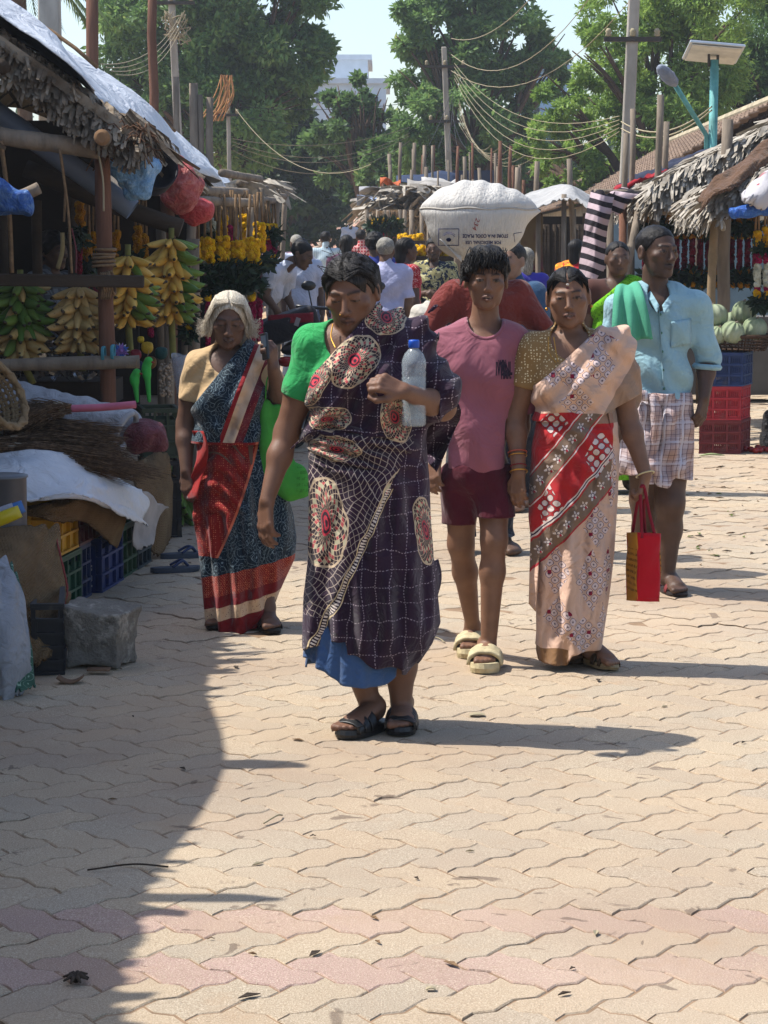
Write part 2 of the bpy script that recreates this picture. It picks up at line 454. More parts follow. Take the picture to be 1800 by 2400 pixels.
for X, Y, k, j in vis:
 o = bpy.data.objects.new('paver', BM[k * 2 + (1 if rosy(X, Y, k) else 0)]); link(o); o.parent = street
 o.location = (X, Y, random.uniform(-0.0015, 0.0015)); o.rotation_euler = (random.uniform(-.008, .008), random.uniform(-.008, .008), random.uniform(-.006, .006))
rest = [p for p in LB if (p[0], p[1]) not in vset]
Vs = []; Qs = []; Ns = []; Rn = []; nb_ = 0; NO = len(BR[0][0]) // 3
for X, Y, k, j in rest:
 V, q, nn = BR[k]; tx, ty = random.uniform(-.012, .012), random.uniform(-.012, .012)
 W = V.copy(); W[:, 2] += V[:, 0] * tx + V[:, 1] * ty + random.uniform(-0.003, 0.003); W[:, 0] += X; W[:, 1] += Y
 W = W[NO:]; Vs.append(W); Qs.append(q[NO:] - NO + nb_); Ns.append(nn - NO + nb_); Rn.append(np.full(len(W), random.random())); nb_ += len(W)
me = np_mesh('paver_field', np.concatenate(Vs), [np.concatenate(Qs), np.concatenate(Ns)], False, {'rnd': np.concatenate(Rn)})
o = place(me, 'paver_field', MPBs, street); tag(o, kind='stuff')
# beyond the blocks the paving goes on as a sheet
b = MB(); b.grid(lambda u, v: (-7 + 16 * u, 34 + 60 * v, -0.006), 2, 4); o = b.build('far_paving', MSAND); tag(o, kind='structure')
# ---- foliage
def leaf_mat(name, c1, c2, c3, tr=0.35):
 m = Mat(name, c1, 0.55, 0.3); r = E(m.nt, m.attr('lv').outputs['Fac'])
 m.over(r.sm(0.1, 0.75), c2); m.over(r.sm(0.86, 1.0), c3)
 m.done()
 t = m.nt.nodes.new('ShaderNodeBsdfTranslucent'); mx = m.nt.nodes.new('ShaderNodeMixShader'); mx.inputs[0].default_value = tr
 h = m.nt.nodes.new('ShaderNodeHueSaturation'); h.inputs['Value'].default_value = 1.5; h.inputs['Hue'].default_value = 0.49
 m.nt.links.new(m.col, h.inputs['Color']); m.nt.links.new(h.outputs[0], t.inputs[0])
 out = m.nt.nodes['Material Output']; m.nt.links.new(m.b.outputs[0], mx.inputs[1]); m.nt.links.new(t.outputs[0], mx.inputs[2]); m.nt.links.new(mx.outputs[0], out.inputs[0])
 return m.m
MLD = leaf_mat('leaf_dark', '#3f5a32', '#5e7c44', '#90a062')
MLM = leaf_mat('leaf_mid', '#466434', '#6a8a4c', '#9caa68')
MLL = leaf_mat('leaf_light', '#5c7a34', '#86a24e', '#b6be70')
MLX = leaf_mat('leaf_shade_dark', '#22351c', '#354d26', '#4f6a38', 0.25)  # leaf colour darkened to stand for the shade deep among the far trees
MBARK = simple('bark', '#5b4a3c', 0.95, 7, 0.6, 0.03, 14, stretch=(1, 1, .3))
def leaves(centres, n_per, spread, size, aspect=0.42, up=0.45, seed=0):
 g = np.random.default_rng(seed); C = np.repeat(centres[:, :3], n_per, 0); S = np.repeat(centres[:, 3], n_per)
 n = len(C); d = g.normal(size=(n, 3)); d /= np.linalg.norm(d, axis=1, keepdims=True)
 rad = S * spread * g.random(n) ** 0.45
 p = C + d * rad[:, None] * np.array([1, 1, .75])
 ax = g.normal(size=(n, 3)) + d * 0.8 + np.array([0, 0, -0.25]); ax /= np.linalg.norm(ax, axis=1, keepdims=True)
 nn = g.normal(size=(n, 3)) * 0.8 + np.array([0, 0, up * 2]); sd_ = np.cross(ax, nn); sd_ /= np.maximum(np.linalg.norm(sd_, axis=1, keepdims=True), 1e-5)
 L = size * g.uniform(0.6, 1.35, n)[:, None]; W = L * aspect
 nm = np.cross(sd_, ax)
 V = np.stack([p, p + ax * L * .5 + sd_ * W * .5 + nm * L * .06, p + ax * L, p + ax * L * .5 - sd_ * W * .5 + nm * L * .06], 1).reshape(-1, 3)
 Q = np.arange(4 * n).reshape(-1, 4)
 base = np.repeat(g.random(len(centres)), n_per) * 0.55 + g.random(n) * 0.45
 return V, Q, np.repeat(base, 4)
def puffs(blobs, k, seed, lo=0.55):
 """clumps over each blob: rows (x,y,z,r)"""
 g = np.random.default_rng(seed); out = []
 for x, y, z, r in blobs:
  n = max(4, int(k * r * r)); d = g.normal(size=(n, 3)); d /= np.linalg.norm(d, axis=1, keepdims=True)
  rr = r * g.uniform(lo, 1.06, n) ** 0.6
  out.append(np.c_[np.array([x, y, z]) + d * rr[:, None] * np.array([1, .8, .9]), r * g.uniform(.14, .3, n)])
 return np.concatenate(out)
def tree(name, label, blobs_px, Y, mat, leaf, k, n_per, seed, trunk_px, group='trees beyond the market', aspect=.42, spread=1.0, tr=.28):
 bl = []
 g = random.Random(seed)
 for px, py, r in blobs_px:
  dy = g.uniform(-1.0, 1.4); p = P(px, py, Y + dy); bl.append((p.x, p.y, p.z, r / PM(Y)))
 base = P(trunk_px, 560, Y); base.z = 0
 t = thing(name, label, 'tree', base, group)
 pf = puffs(bl, k, seed); V, Q, lv = leaves(pf, n_per, spread, leaf, aspect, seed=seed)
 place(np_mesh('crown', V - np.array(base), Q, False, {'lv': lv}), 'crown', mat, t)
 b = MB(); top = max(x[2] for x in bl) * .7
 fork = Vector((base.x + .2, base.y, top * .42))
 b.tube(bez([base, base.lerp(fork, .5) + Vector((.15, 0, 0)), fork], 5), [tr * (1.25 - .05 * i) for i in range(11)], 9, jit=.06)
 for x, y, z, r in bl:
  mid = fork.lerp(Vector((x, y, z)), .5) + Vector((g.uniform(-.3, .3), 0, .2))
  b.tube(bez([fork, mid, Vector((x, y, z))], 5), [tr * .55 * (1 - .085 * i) for i in range(11)], 6, jit=.05)
  for q in range(5):
   e = Vector((x, y, z)) + Vector((g.uniform(-1, 1), g.uniform(-.6, .6), g.uniform(-.6, .9))) * r * .9
   b.tube(bez([mid, mid.lerp(e, .55) + Vector((0, 0, .15)), e], 4), [tr * .22 * (1 - .1 * i) for i in range(9)], 5)
 b.build('trunk', MBARK, t, True)
 return t
tree('large_tree', 'huge dark green tree towering behind the left stalls', [(420, 60, 190), (600, 70, 180), (510, -110, 240), (300, 110, 95), (690, 120, 85), (560, 235, 165), (430, 255, 130), (660, 250, 95), (330, 230, 90), (700, -20, 70), (270, 40, 60), (250, 170, 70), (480, 160, 160), (620, 180, 130)], 62, MLM, .2, 12, 215, 3, 520)
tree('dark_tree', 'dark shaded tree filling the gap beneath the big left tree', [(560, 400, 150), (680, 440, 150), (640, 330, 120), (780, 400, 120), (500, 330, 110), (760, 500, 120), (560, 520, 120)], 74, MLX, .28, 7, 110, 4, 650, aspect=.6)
tree('creeper_tree', 'lower creeper-covered tree in front of the white building', [(840, 290, 85), (850, 225, 50), (800, 330, 80), (890, 320, 70), (860, 400, 110), (780, 260, 45), (930, 400, 90), (795, 225, 42), (880, 250, 55), (820, 260, 60)], 70, MLD, .22, 8, 120, 5, 850, aspect=.6)
tree('tall_tree', 'tall green tree right of the sky gap behind the middle pole', [(1090, 40, 150), (1010, 190, 90), (1180, 110, 120), (960, 320, 75), (1050, 310, 120), (1250, 190, 90), (1120, 240, 120), (1000, 400, 90), (980, 60, 70), (1100, -110, 170), (1290, 120, 50), (1330, 150, 35), (1110, 400, 110), (1040, 120, 100), (1180, 330, 90)], 66, MLM, .2, 12, 190, 6, 1090)
tree('feathery_tree', 'pale green feathery tree spreading behind the right concrete pole', [(1340, 250, 90), (1450, 320, 120), (1290, 330, 65), (1560, 170, 170), (1420, 110, 85), (1560, 320, 130), (1240, 380, 45), (1420, 420, 80), (1500, 20, 130), (1330, 400, 75), (1640, 20, 150)], 50, MLL, .14, 20, 240, 8, 1500, aspect=.36)
tree('broad_tree', 'broad green tree at the right edge behind the solar panel', [(1750, 220, 150), (1700, 60, 160), (1820, 80, 160), (1660, 240, 110), (1830, 260, 130), (1900, 160, 150)], 54, MLM, .15, 12, 210, 9, 1780, aspect=.36)
# far wood that reads as one mass
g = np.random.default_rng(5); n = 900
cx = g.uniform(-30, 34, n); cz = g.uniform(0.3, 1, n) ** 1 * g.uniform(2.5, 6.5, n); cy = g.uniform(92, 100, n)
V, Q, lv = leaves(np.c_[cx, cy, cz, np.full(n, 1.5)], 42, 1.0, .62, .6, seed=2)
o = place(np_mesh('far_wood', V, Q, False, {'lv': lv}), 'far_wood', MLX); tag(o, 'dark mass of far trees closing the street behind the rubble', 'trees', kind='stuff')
# palm at the top left corner
b = MB(); c = P(40, -60, 40); base = Vector((c.x, c.y, 0))
t = thing('palm_tree', 'palm fronds showing above the white roof sheet at top left', 'tree', base)
MPALM = simple('palm_leaf', '#4c6230', .6, 5, .4)
for k in range(13):
 a = R(k * 28 + 8); d = Vector((math.cos(a), math.sin(a) * .6, 0)); L = random.uniform(1.2, 1.7); fb = MB(); spine = []
 for i in range(9):
  s = i / 8; spine.append(c + d * L * s + Vector((0, 0, .55 * s - 1.3 * s * s)))
 fb.tube(spine, [.03 * (1 - .09 * i) for i in range(9)], 5)
 for i in range(1, 9):
  for q in range(3):
   p = spine[i - 1].lerp(spine[i], q / 3); sd_ = d.cross(Vector((0, 0, 1)))
   for sg in (-1, 1):
    e = p + sd_ * sg * .4 * (1 - abs(i / 8 - .45)) + d * .18 + Vector((0, 0, -.28)); wv = d * .025
    fb.add([p - wv, p + wv, e], [(0, 1, 2)])
 fb.build('frond', MPALM, t)
b.tube(bez([base, base.lerp(c, .5) + Vector((.1, 0, 0)), c], 6), [.17] * 6 + [.13] * 7, 9); b.build('trunk', MBARK, t, True)
# ---- far buildings
MWHITE = simple('far_white_wall', '#c4ccd4', .9, 2, .15); MGLASS = Mat('window_dark', '#20262c', .2, .5).done()
def house(name, label, px0, px1, py0, py1, Y, mat, depth=8, wins=()):
 a = P(px0, py1, Y); c = P(px1, py0, Y); base = Vector(((a.x + c.x) / 2, Y + depth / 2, 0)); W = c.x - a.x
 t = thing(name, label, 'building', base)
 b = MB(); b.box((base.x, base.y, c.z / 2), (W, depth, c.z)); b.build('wall', mat, t)
 b = MB(); b.box((base.x, base.y, c.z + .12), (W + .4, depth + .4, .24)); b.build('roof', mat, t)
 for (wx0, wx1, wy0, wy1) in wins:
  p = P(wx0, wy1, Y); q = P(wx1, wy0, Y); b = MB(); b.box(((p.x + q.x) / 2, Y - .02, (p.z + q.z) / 2), (q.x - p.x, .12, q.z - p.z))
  f = b.build('window', MWHITE, t); b = MB(); b.box(((p.x + q.x) / 2, Y - .06, (p.z + q.z) / 2), ((q.x - p.x) * .8, .12, (q.z - p.z) * .85)); b.build('pane', MGLASS, f)
 return t
house('apartment_building', 'pale white flat-roofed building seen in the gap between trees', 752, 862, 140, 400, 118, MWHITE, 8, [(770, 790, 250, 285), (820, 845, 250, 285)])
house('annexe_building', 'lower white building block partly hidden by the creeper tree', 732, 905, 196, 420, 112, MWHITE, 8, [(740, 752, 215, 245), (800, 830, 230, 262), (870, 888, 225, 250)])
house('blue_building', 'pale blue wall glimpsed through the right-hand trees', 1225, 1330, 165, 420, 104, simple('far_blue_wall', '#a9c4dc', .9, 2, .2), 8, [(1250, 1266, 250, 280)])
# ---- tiled-roof buildings on the right
def tile_mat():
 m = Mat('roof_tile', '#7d6a5b', .95, .15); m.vary(3, .5).vary(25, .4); m.rnd(.2); return m.done()
MTILE = tile_mat(); MPLAST = simple('old_plaster', '#a79c84', .95, 3, .5, .01, 20)
def tiled(name, label, x0, y0, x1, y1, wd, zr, ze, courses, cols):
 """ridge from (x0,y0) to (x1,y1); slope falls to -X by wd"""
 base = Vector(((x0 + x1) / 2, (y0 + y1) / 2, 0)); t = thing(name, label, 'building', base)
 A = Vector((x0, y0, zr)); B_ = Vector((x1, y1, zr)); b = MB()
 for sg in (-1, 1):
  for i in range(courses):
   f0 = i / courses; f1 = (i + 1.12) / courses; n = cols * 4; V = []; Fs = []
   for k in range(n + 1):
    s = k / n; p = A.lerp(B_, s); wv = .03 * math.cos(2 * math.pi * k / 4)
    for f, up in ((f0, .0), (f1, .045)):
     V.append(p + Vector((sg * wd * f, 0, (ze - zr) * f + wv + up)))
   for k in range(n): Fs.append((2 * k, 2 * k + 1, 2 * k + 3, 2 * k + 2))
   b.add(V, Fs)
 o = b.build('roof', MTILE, t); thick(o, .02)
 b = MB(); b.tube([A + Vector((0, 0, .05)), B_ + Vector((0, 0, .05))], .09, 8); b.build('ridge_cap', MPLAST, t)
 b = MB()
 for (p, q) in ((A, B_),):
  for sx in (-1, 1): b.beam(Vector((p.x + sx * wd * .82, p.y, ze * .5)), Vector((q.x + sx * wd * .82, q.y, ze * .5)), .2, ze)
  for e in (p, q): b.box((e.x, e.y, ze * .5), (wd * 1.64, .2, ze))
 b.build('wall', MPLAST, t); return t
tiled('tiled_house', 'long low building with grey-brown tiled roof behind the right stalls', 5.55, 33.5, 6.25, 74, 2.1, 3.5, 2.25, 16, 90)
tiled('tiled_shed', 'small far tiled shed with pale gable left of the long tiled roof', 4.6, 72, 5.3, 90, 2.0, 3.7, 2.6, 12, 40)
# ---- poles and lines
MCONC = simple('concrete', '#9c968c', .95, 5, .45, .006, 30, stretch=(1, 1, .4)); MWOOD = simple('pole_wood', '#6b4a3a', .9, 9, .55, .012, 22, stretch=(1, 1, .2))
MGREYW = simple('weathered_wood', '#7e7264', .95, 9, .6, .015, 25, stretch=(1, 1, .25)); MDKW = simple('dark_wood', '#3f352c', .95, 8, .5, .015, 25, stretch=(.3, 1, 1))
MCABLE = Mat('cable', '#2a2a2a', .6).done(); MCABLEW = Mat('pale_cable', '#94896f', .8).done(); MIRON = simple('iron', '#3c3834', .7, 10, .4)
def conc_pole(name, label, pxt, pxb, w_px, Y, ztop, arms=()):
 bx = P(pxb, 500, Y); tp = P(pxt, 0, Y); base = Vector((bx.x, Y, 0)); dx = (tp.x - bx.x) / max(tp.z - bx.z, .1)
 t = thing(name, label, 'utility pole', base); wd = w_px / PM(Y); b = MB()
 top = Vector((base.x + dx * ztop, Y, ztop)); b.beam(base, base.lerp(top, .5), wd * 1.12, wd * .9, (0, 1, 0));
 b.v.clear(); b.f.clear(); b.n = 0
 V = []
 for z, s in ((0, 1.25), (ztop, .85)):
  c = Vector((base.x + dx * z, Y, z))
  for sx, sy in ((-1, -1), (1, -1), (1, 1), (-1, 1)): V.append(c + Vector((sx * wd / 2 * s, sy * wd * .38 * s, 0)))
 b.add(V, [(0, 1, 5, 4), (1, 2, 6, 5), (2, 3, 7, 6), (3, 0, 4, 7), (4, 5, 6, 7)]); o = b.build('shaft', MCONC, t); bevel(o, .015)
 for z, L in arms:
  c = Vector((base.x + dx * z, Y - wd * .45, z)); b = MB(); b.box(c, (L, .06, .06)); b.build('crossarm', MIRON, t)
  for k in range(3):
   b = MB(); b.lathe(c + Vector(((k - 1) * L * .42, 0, .03)), [(.02, 0), (.045, .02), (.03, .05), (.045, .07), (.02, .11)], 8, cap=True); b.build('insulator', MCABLEW, t, True)
  b = MB(); b.tube([c + Vector((math.cos(q * .8) * wd * .72, wd * .45 + math.sin(q * .8) * wd * .6, .02 * math.sin(q * 3))) for q in range(9)], .02, 5); b.build('clamp', MIRON, t)
 return t
conc_pole('utility_pole', 'tall pale concrete pole rising behind the right thatched stall', 1474, 1451, 25, 31, 8.5, [(4.15, .75)])
conc_pole('utility_pole', 'grey concrete pole with fan of cables behind the carried sack', 1046, 1066, 14, 55, 6.0, [(5.55, 1.0), (4.3, .9)])
conc_pole('utility_pole', 'concrete pole with a tangle of wires behind the left roof', 412, 436, 17, 46, 7.5, [(6.1, .9)])
conc_pole('utility_pole', 'thick square concrete post at top left corner', 115, 122, 50, 27, 6.2)
conc_pole('utility_pole', 'small far concrete pole bundled with orange cables left of centre', 533, 541, 10, 58, 5.0, [(4.6, .5)])
def post(name, label, pxt, pyt, pxb, Y, w_px, mat, group=None, cat='post', jit=.05, zb=0.0):
 tp = P(pxt, pyt, Y); bt = P(pxb, 560, Y); bt.z = zb; r = w_px / PM(Y) / 2
 b = MB(); n = 7; pts = [bt.lerp(tp, i / n) + Vector((random.uniform(-.3, .3) * r, random.uniform(-.3, .3) * r, 0)) for i in range(n + 1)]
 b.tube(pts, [r * (1.12 - .2 * i / n) for i in range(n + 1)], 9, jit=jit)
 return solo(b, name, mat, label, cat, bt, group, True)
post('wooden_pole', 'tall reddish wooden pole left of the two above the white roof sheet', 215, -60, 221, 24.6, 31, MWOOD, 'tall wooden poles')
post('wooden_pole', 'tall reddish wooden pole right of the two above the white roof sheet', 356, -60, 366, 25.5, 23, MWOOD, 'tall wooden poles')
for i, (xt, yt, xb, wpx, lb) in enumerate([(412, 180, 430, 15, 'leaning grey stump post, leftmost behind the left roof'), (455, 195, 452, 21, 'thick grey stump post with a flat top behind the left roof'), (470, 222, 464, 15, 'dark stump post beside the thick one behind the left roof'), (491, 228, 489, 18, 'pale stump post, rightmost behind the left roof')]):
 post('stump_post', lb, xt, yt, xb, 25.5, wpx, MGREYW, 'stump posts behind the left roof', jit=.1)
for i, (xt, yt, xb, Y, wpx, lb) in enumerate([
 (1548, 222, 1526, 20.3, 17, 'crooked forked grey post sticking out of the right thatch'), (1563, 285, 1540, 20.6, 15, 'leaning grey post right of the crooked one in the thatch'),
 (1485, 255, 1470, 20.4, 14, 'thin grey post hugging the right concrete pole'), (1468, 312, 1446, 20.2, 14, 'leaning grey post left of the right concrete pole'),
 (1706, 280, 1695, 18.6, 29, 'stout round post tied with rope standing in the right thatch'), (1335, 372, 1360, 27, 14, 'grey post leaning left over the white awning'),
 (1258, 378, 1250, 33, 13, 'dark post above the near end of the tiled roof'), (1212, 392, 1216, 34, 12, 'dark straight post left of the tiled roof end')]):
 post('stake', lb, xt, yt, xb, Y, wpx, MGREYW, 'posts standing out of the right stall roofs', jit=.08)
# stakes of the far right stalls, each its own
for i in range(34):
 px = 905 + i * 9.6 + random.uniform(-4, 4); top = random.uniform(330, 430); Y = random.uniform(44, 52)
 post('far_stake', 'thin wooden stake in the thicket over the far right stall roofs', px + random.uniform(-9, 9), top, px, Y, random.uniform(5, 10), random.choice([MGREYW, MWOOD, MGREYW]), 'stakes over the far right stalls', jit=.05)
# cables
def cable(a, b_, s, r=.012, mat=None, label='overhead cable', grp='overhead cables'):
 b = MB(); b.tube(sag(a, b_, s), r, 5, cap=False); return solo(b, 'cable', mat or MCABLEW, label, 'cable', a, grp, True)
TOPM = P(1060, 120, 55)
for k, (x, y, Y, s, lb) in enumerate([(1330, -120, 40, .5, 'topmost cable rising from the middle pole to the upper right'), (1420, -60, 42, .9, 'second cable from the top rising right from the middle pole'), (1560, -110, 40, 1.1, 'third cable rising right from the middle pole across the sky')]):
 cable(P(1058, 90 + 38 * k, 54.8), P(x, y, Y), s, .008, MCABLEW, lb)
for k in range(5):
 cable(P(1065, 148 + 9 * k, 54.7), P(1452, 272 + 9 * k, 31), .55 + .1 * k, .0048, MCABLEW, 'yellowish cable of the bundle sagging from middle pole to right pole', 'sagging cable bundle')
for k in range(2): cable(P(1456, 285 + 16 * k, 30.9), P(1668, 250 + 8 * k, 26.5), .2, .009, MCABLEW, 'cable running from the right concrete pole to the solar lamp post', 'cables to the solar lamp')
for k, (y0, y1, s) in enumerate([(248, 226, .2), (268, 256, .35), (325, 298, .3), (332, 312, .5), (340, 318, .55), (352, 330, .7)]):
 cable(P(545, y0, 57.5), P(1045 if k < 2 else 960, y1, 62), s, .007, MCABLEW if k > 1 else MCABLE, 'thin cable crossing the dark trees between the far poles', 'cables crossing the street')
cable(P(552, 255, 57), P(870, 385, 50), .7, .008, MCABLEW, 'pale cable slanting down from the far left pole to the right stalls')
for k in range(4): cable(P(420, 40 + 12 * k, 45.6), P(235 + 12 * k, 150 + 8 * k, 26), .25, .005, MCABLEW, 'pale cable dropping from the left pole to the roof sheet', 'cables dropping to the left roof')
for k in range(5): cable(P(1062, 200 + 20 * k, 54.8), P(1005 + 22 * k, 340 + 8 * (k % 3), 50), .1, .006, MCABLE, 'dark drop wire hanging from the middle pole to the stalls', 'drop wires at the middle pole')
for k in range(6): cable(P(1075, 230 + 12 * k, 54.6), P(1150 + 20 * k, 340 + 6 * k, 50), .5, .005, MCABLEW, 'thin wire looping right below the middle pole bundle', 'thin loops below the middle pole')
# tangle of wires on the left pole
b = MB(); c = P(415, 60, 45.7)
for k in range(10):
 p = [c + Vector((random.uniform(-.28, .28), random.uniform(-.1, .1), random.uniform(-.35, .3))) for _ in range(6)]; b.tube(bez(p + [p[0]], 5), .008, 4, cap=False)
solo(b, 'wire_tangle', MCABLEW, 'knot of tangled pale wires high on the left concrete pole', 'wires', c, smooth=True)
b = MB(); c = P(530, 225, 57.6)
for k in range(14):
 q = c + Vector((random.uniform(-.12, .15), random.uniform(-.1, .1), .5)); b.tube(bez([q, q + Vector((random.uniform(-.2, .1), 0, -.5)), q + Vector((random.uniform(-.6, -.1), 0, -1.1))], 5), .014, 4, cap=False)
solo(b, 'wire_tangle', simple('orange_wire', '#a8784a', .8, 9, .4), 'fan of orange wires hanging from the small far pole', 'wires', c, smooth=True)
# solar street lamp
Y = 27; t = thing('solar_lamp', 'solar street lamp with panel on a turquoise post over the right stalls', 'street lamp', Vector((P(1664, 500, Y).x, Y, 0)))
MTURQ = simple('turquoise_paint', '#5d9a97', .6, 6, .6, .004, 40)
b = MB(); q0 = Vector((P(1664, 500, Y).x, Y, 0)); q1 = P(1675, 140, Y); b.tube([q0, q1], .05, 10); b.build('pole', MTURQ, t, True)
pc = P(1672, 122, Y); rot = Matrix.Rotation(R(-11), 4, 'X') @ Matrix.Rotation(R(5), 4, 'Y')
b = MB(); b.box(pc, (.62, .72, .03), rot); o = b.build('panel_frame', simple('aluminium', '#c3c8ca', .4, 8, .15, metal=.6), t); bevel(o, .006)
b = MB(); b.box(pc + Vector((0, 0, .022)), (.57, .66, .012), rot); b.build('solar_cells', Mat('solar_cells', '#10182c', .15, .6).done(), t)
b = MB(); b.box(pc - Vector((0, 0, .028)), (.56, .66, .01), rot); b.build('panel_back', simple('panel_back', '#cfcabd', .7, 6, .3), t)
for sx in (-.05, .05): b = MB(); b.box(pc + Vector((sx, 0, -.09)), (.025, .05, .14)); b.build('bracket', MIRON, t)
b = MB(); a0 = P(1656, 318, Y); a1 = P(1580, 196, Y - .6); b.tube([a0 - Vector((0, 0, .9)), a0, a0.lerp(a1, .5), a1], .028, 8); b.build('arm', MTURQ, t, True)
b = MB(); h0 = P(1583, 200, Y - .6); h1 = P(1546, 155, Y - .85); b.tube(bez([h0, h0.lerp(h1, .3), h0.lerp(h1, .7), h1], 4), [.03, .05, .07, .08, .085, .09, .09, .085, .085, .08, .07, .06, .03], 10, flat=.7, jit=.08); b.build('lamp_head', fabric('grey_wrap', '#7b8290', .8, 120, .03), t, True)
# rubble heap closing the street
def rubble():
 Y = 78; c = P(790, 560, Y); c.z = 0; b = MB(); n = 40
 def f(u, v):
  x = (u - .5) * 11; y = (v - .5) * 7; r = max(0, 1 - (x / 5.4) ** 2 - (y / 3.4) ** 2)
  z = 1.75 * r ** .7 * (1 + .25 * math.sin(x * 1.7 + 1) + .12 * math.sin(x * 4.1) * math.cos(y * 3)) - .04
  return (c.x + x + .3, c.y + y, z)
 b.grid(f, 90, 40)
 t = thing('rubble_heap', 'long heap of pinkish brick rubble closing the far street', 'rubble', c)
 mr = Mat('rubble', '#9c7767', .95, .1); mr.over(mr.vor(7, out='Color' if False else 'Distance').sm(.2, .6), '#b59382'); mr.over(mr.noise(9, 4).sm(.55, .7) * .8, '#6f5347'); mr.bump(mr.vor(6), .15, 1.0)
 b.build('spoil', mr.done(), t, True)
 mats = [simple('brickbat', '#9a5f4b', .95, 9, .4), simple('rubble_stone', '#b3a596', .95, 9, .4), simple('rubble_pale', '#cfc3b4', .95, 9, .4)]
 ms = []
 for q in mats:
  bb = MB(); bb.ball((0, 0, 0), (.5, .4, .35), 6, 4, noise=.25); me = bb.mesh('rubble_piece'); me.materials.append(q); ms.append(me)
 for k in range(170):
  u, v = random.uniform(.06, .94), random.uniform(.08, .6); p = Vector(f(u, v)); o = bpy.data.objects.new('rubble_piece', random.choice(ms)); link(o); o.parent = t
  s = random.choice([.1, .14, .2, .28]); o.scale = (s * random.uniform(.7, 1.6), s, s); o.location = p - c + Vector((0, 0, s * .1)); o.rotation_euler = [random.uniform(0, 6) for _ in range(3)]
rubble()
# PEOPLE
def skin_mat(name='skin'):
 m = Mat(name, (.2, .1, .06), .5, .28); a = m.attr('col').outputs['Vector']; m.col = a
 m.vary(22, .35, dark=.65, light=1.2); m.bump(m.noise(260, 4), .002, .6)
 m.set(Subsurface_Weight=.06, Subsurface_Radius=(.012, .004, .002)); m.b.inputs['Subsurface Scale'].default_value = .3
 return m.done()
MSKIN = skin_mat()
def hair_mat(name, c1, c2, rough=.42):
 m = Mat(name, c1, rough + .1, .2); m.over(m.noise(260, 3, stretch=(1, 1, .1)).sm(.42, .68), c2); m.bump(m.noise(420, 3, stretch=(1, .6, .1)), .003, .8); return m.done()
MHAIRK = hair_mat('black_hair', '#0b0909', '#161211'); MHAIRG = hair_mat('greying_hair', '#100e0d', '#3a3634'); MHAIRW = hair_mat('white_hair', '#a89c88', '#d8d0bf', .5); MHAIRS = hair_mat('silver_hair', '#6d6a62', '#a8a397', .5)
MLENS = Mat('eye_gloss', '#d8d0c8', .15, .5).done()
def unit(v): v = A3(v); return v / max(np.linalg.norm(v), 1e-9)
def perp(n, d): n = A3(n) - unit(d) * float(A3(n) @ unit(d)); return unit(n)
class Prims:
 """smooth union of cones/ellipsoids inside a bounding ball"""
 def __init__(s, k=.015): s.l = []; s.k = k
 def cone(s, a, b, ra, rb): s.l.append(('c', A3(a), A3(b), ra, rb)); return s
 def ell(s, c, r, rot=None): s.l.append(('e', A3(c), A3(r), rot)); return s
 def flat(s, a, b, ra, rb, n, fl): s.l.append(('f', A3(a), A3(b), ra, rb, A3(n), fl)); return s
 def chain(s, pts, rs):
  for i in range(len(pts) - 1): s.cone(pts[i], pts[i + 1], rs[i], rs[i + 1])
  return s
 def bound(s):
  lo = np.min([np.minimum(*[(q[1] - q[3], q[2] - q[4]) if q[0] != 'e' else (q[1] - q[2], q[1] - q[2])][0]) for q in s.l], axis=0)
  hi = np.max([np.maximum(*[(q[1] + q[3], q[2] + q[4]) if q[0] != 'e' else (q[1] + q[2], q[1] + q[2])][0]) for q in s.l], axis=0)
  return lo, hi
 def raw(s, p):
  d = None
  for q in s.l:
   x = s_cone(p, *q[1:]) if q[0] == 'c' else s_ell(p, *q[1:]) if q[0] == 'e' else s_flatcone(p, *q[1:])
   d = x if d is None else smin(d, x, s.k)
  return d
 def __call__(s, p):
  lo, hi = s.bound(); m = .05
  q = np.maximum(np.maximum(lo - m - p, p - hi - m), 0); far = np.linalg.norm(q, axis=1)
  out = far + m * .9; k = far <= 0
  if k.any(): out[k] = s.raw(p[k])
  return out
HEAD_LM = dict()
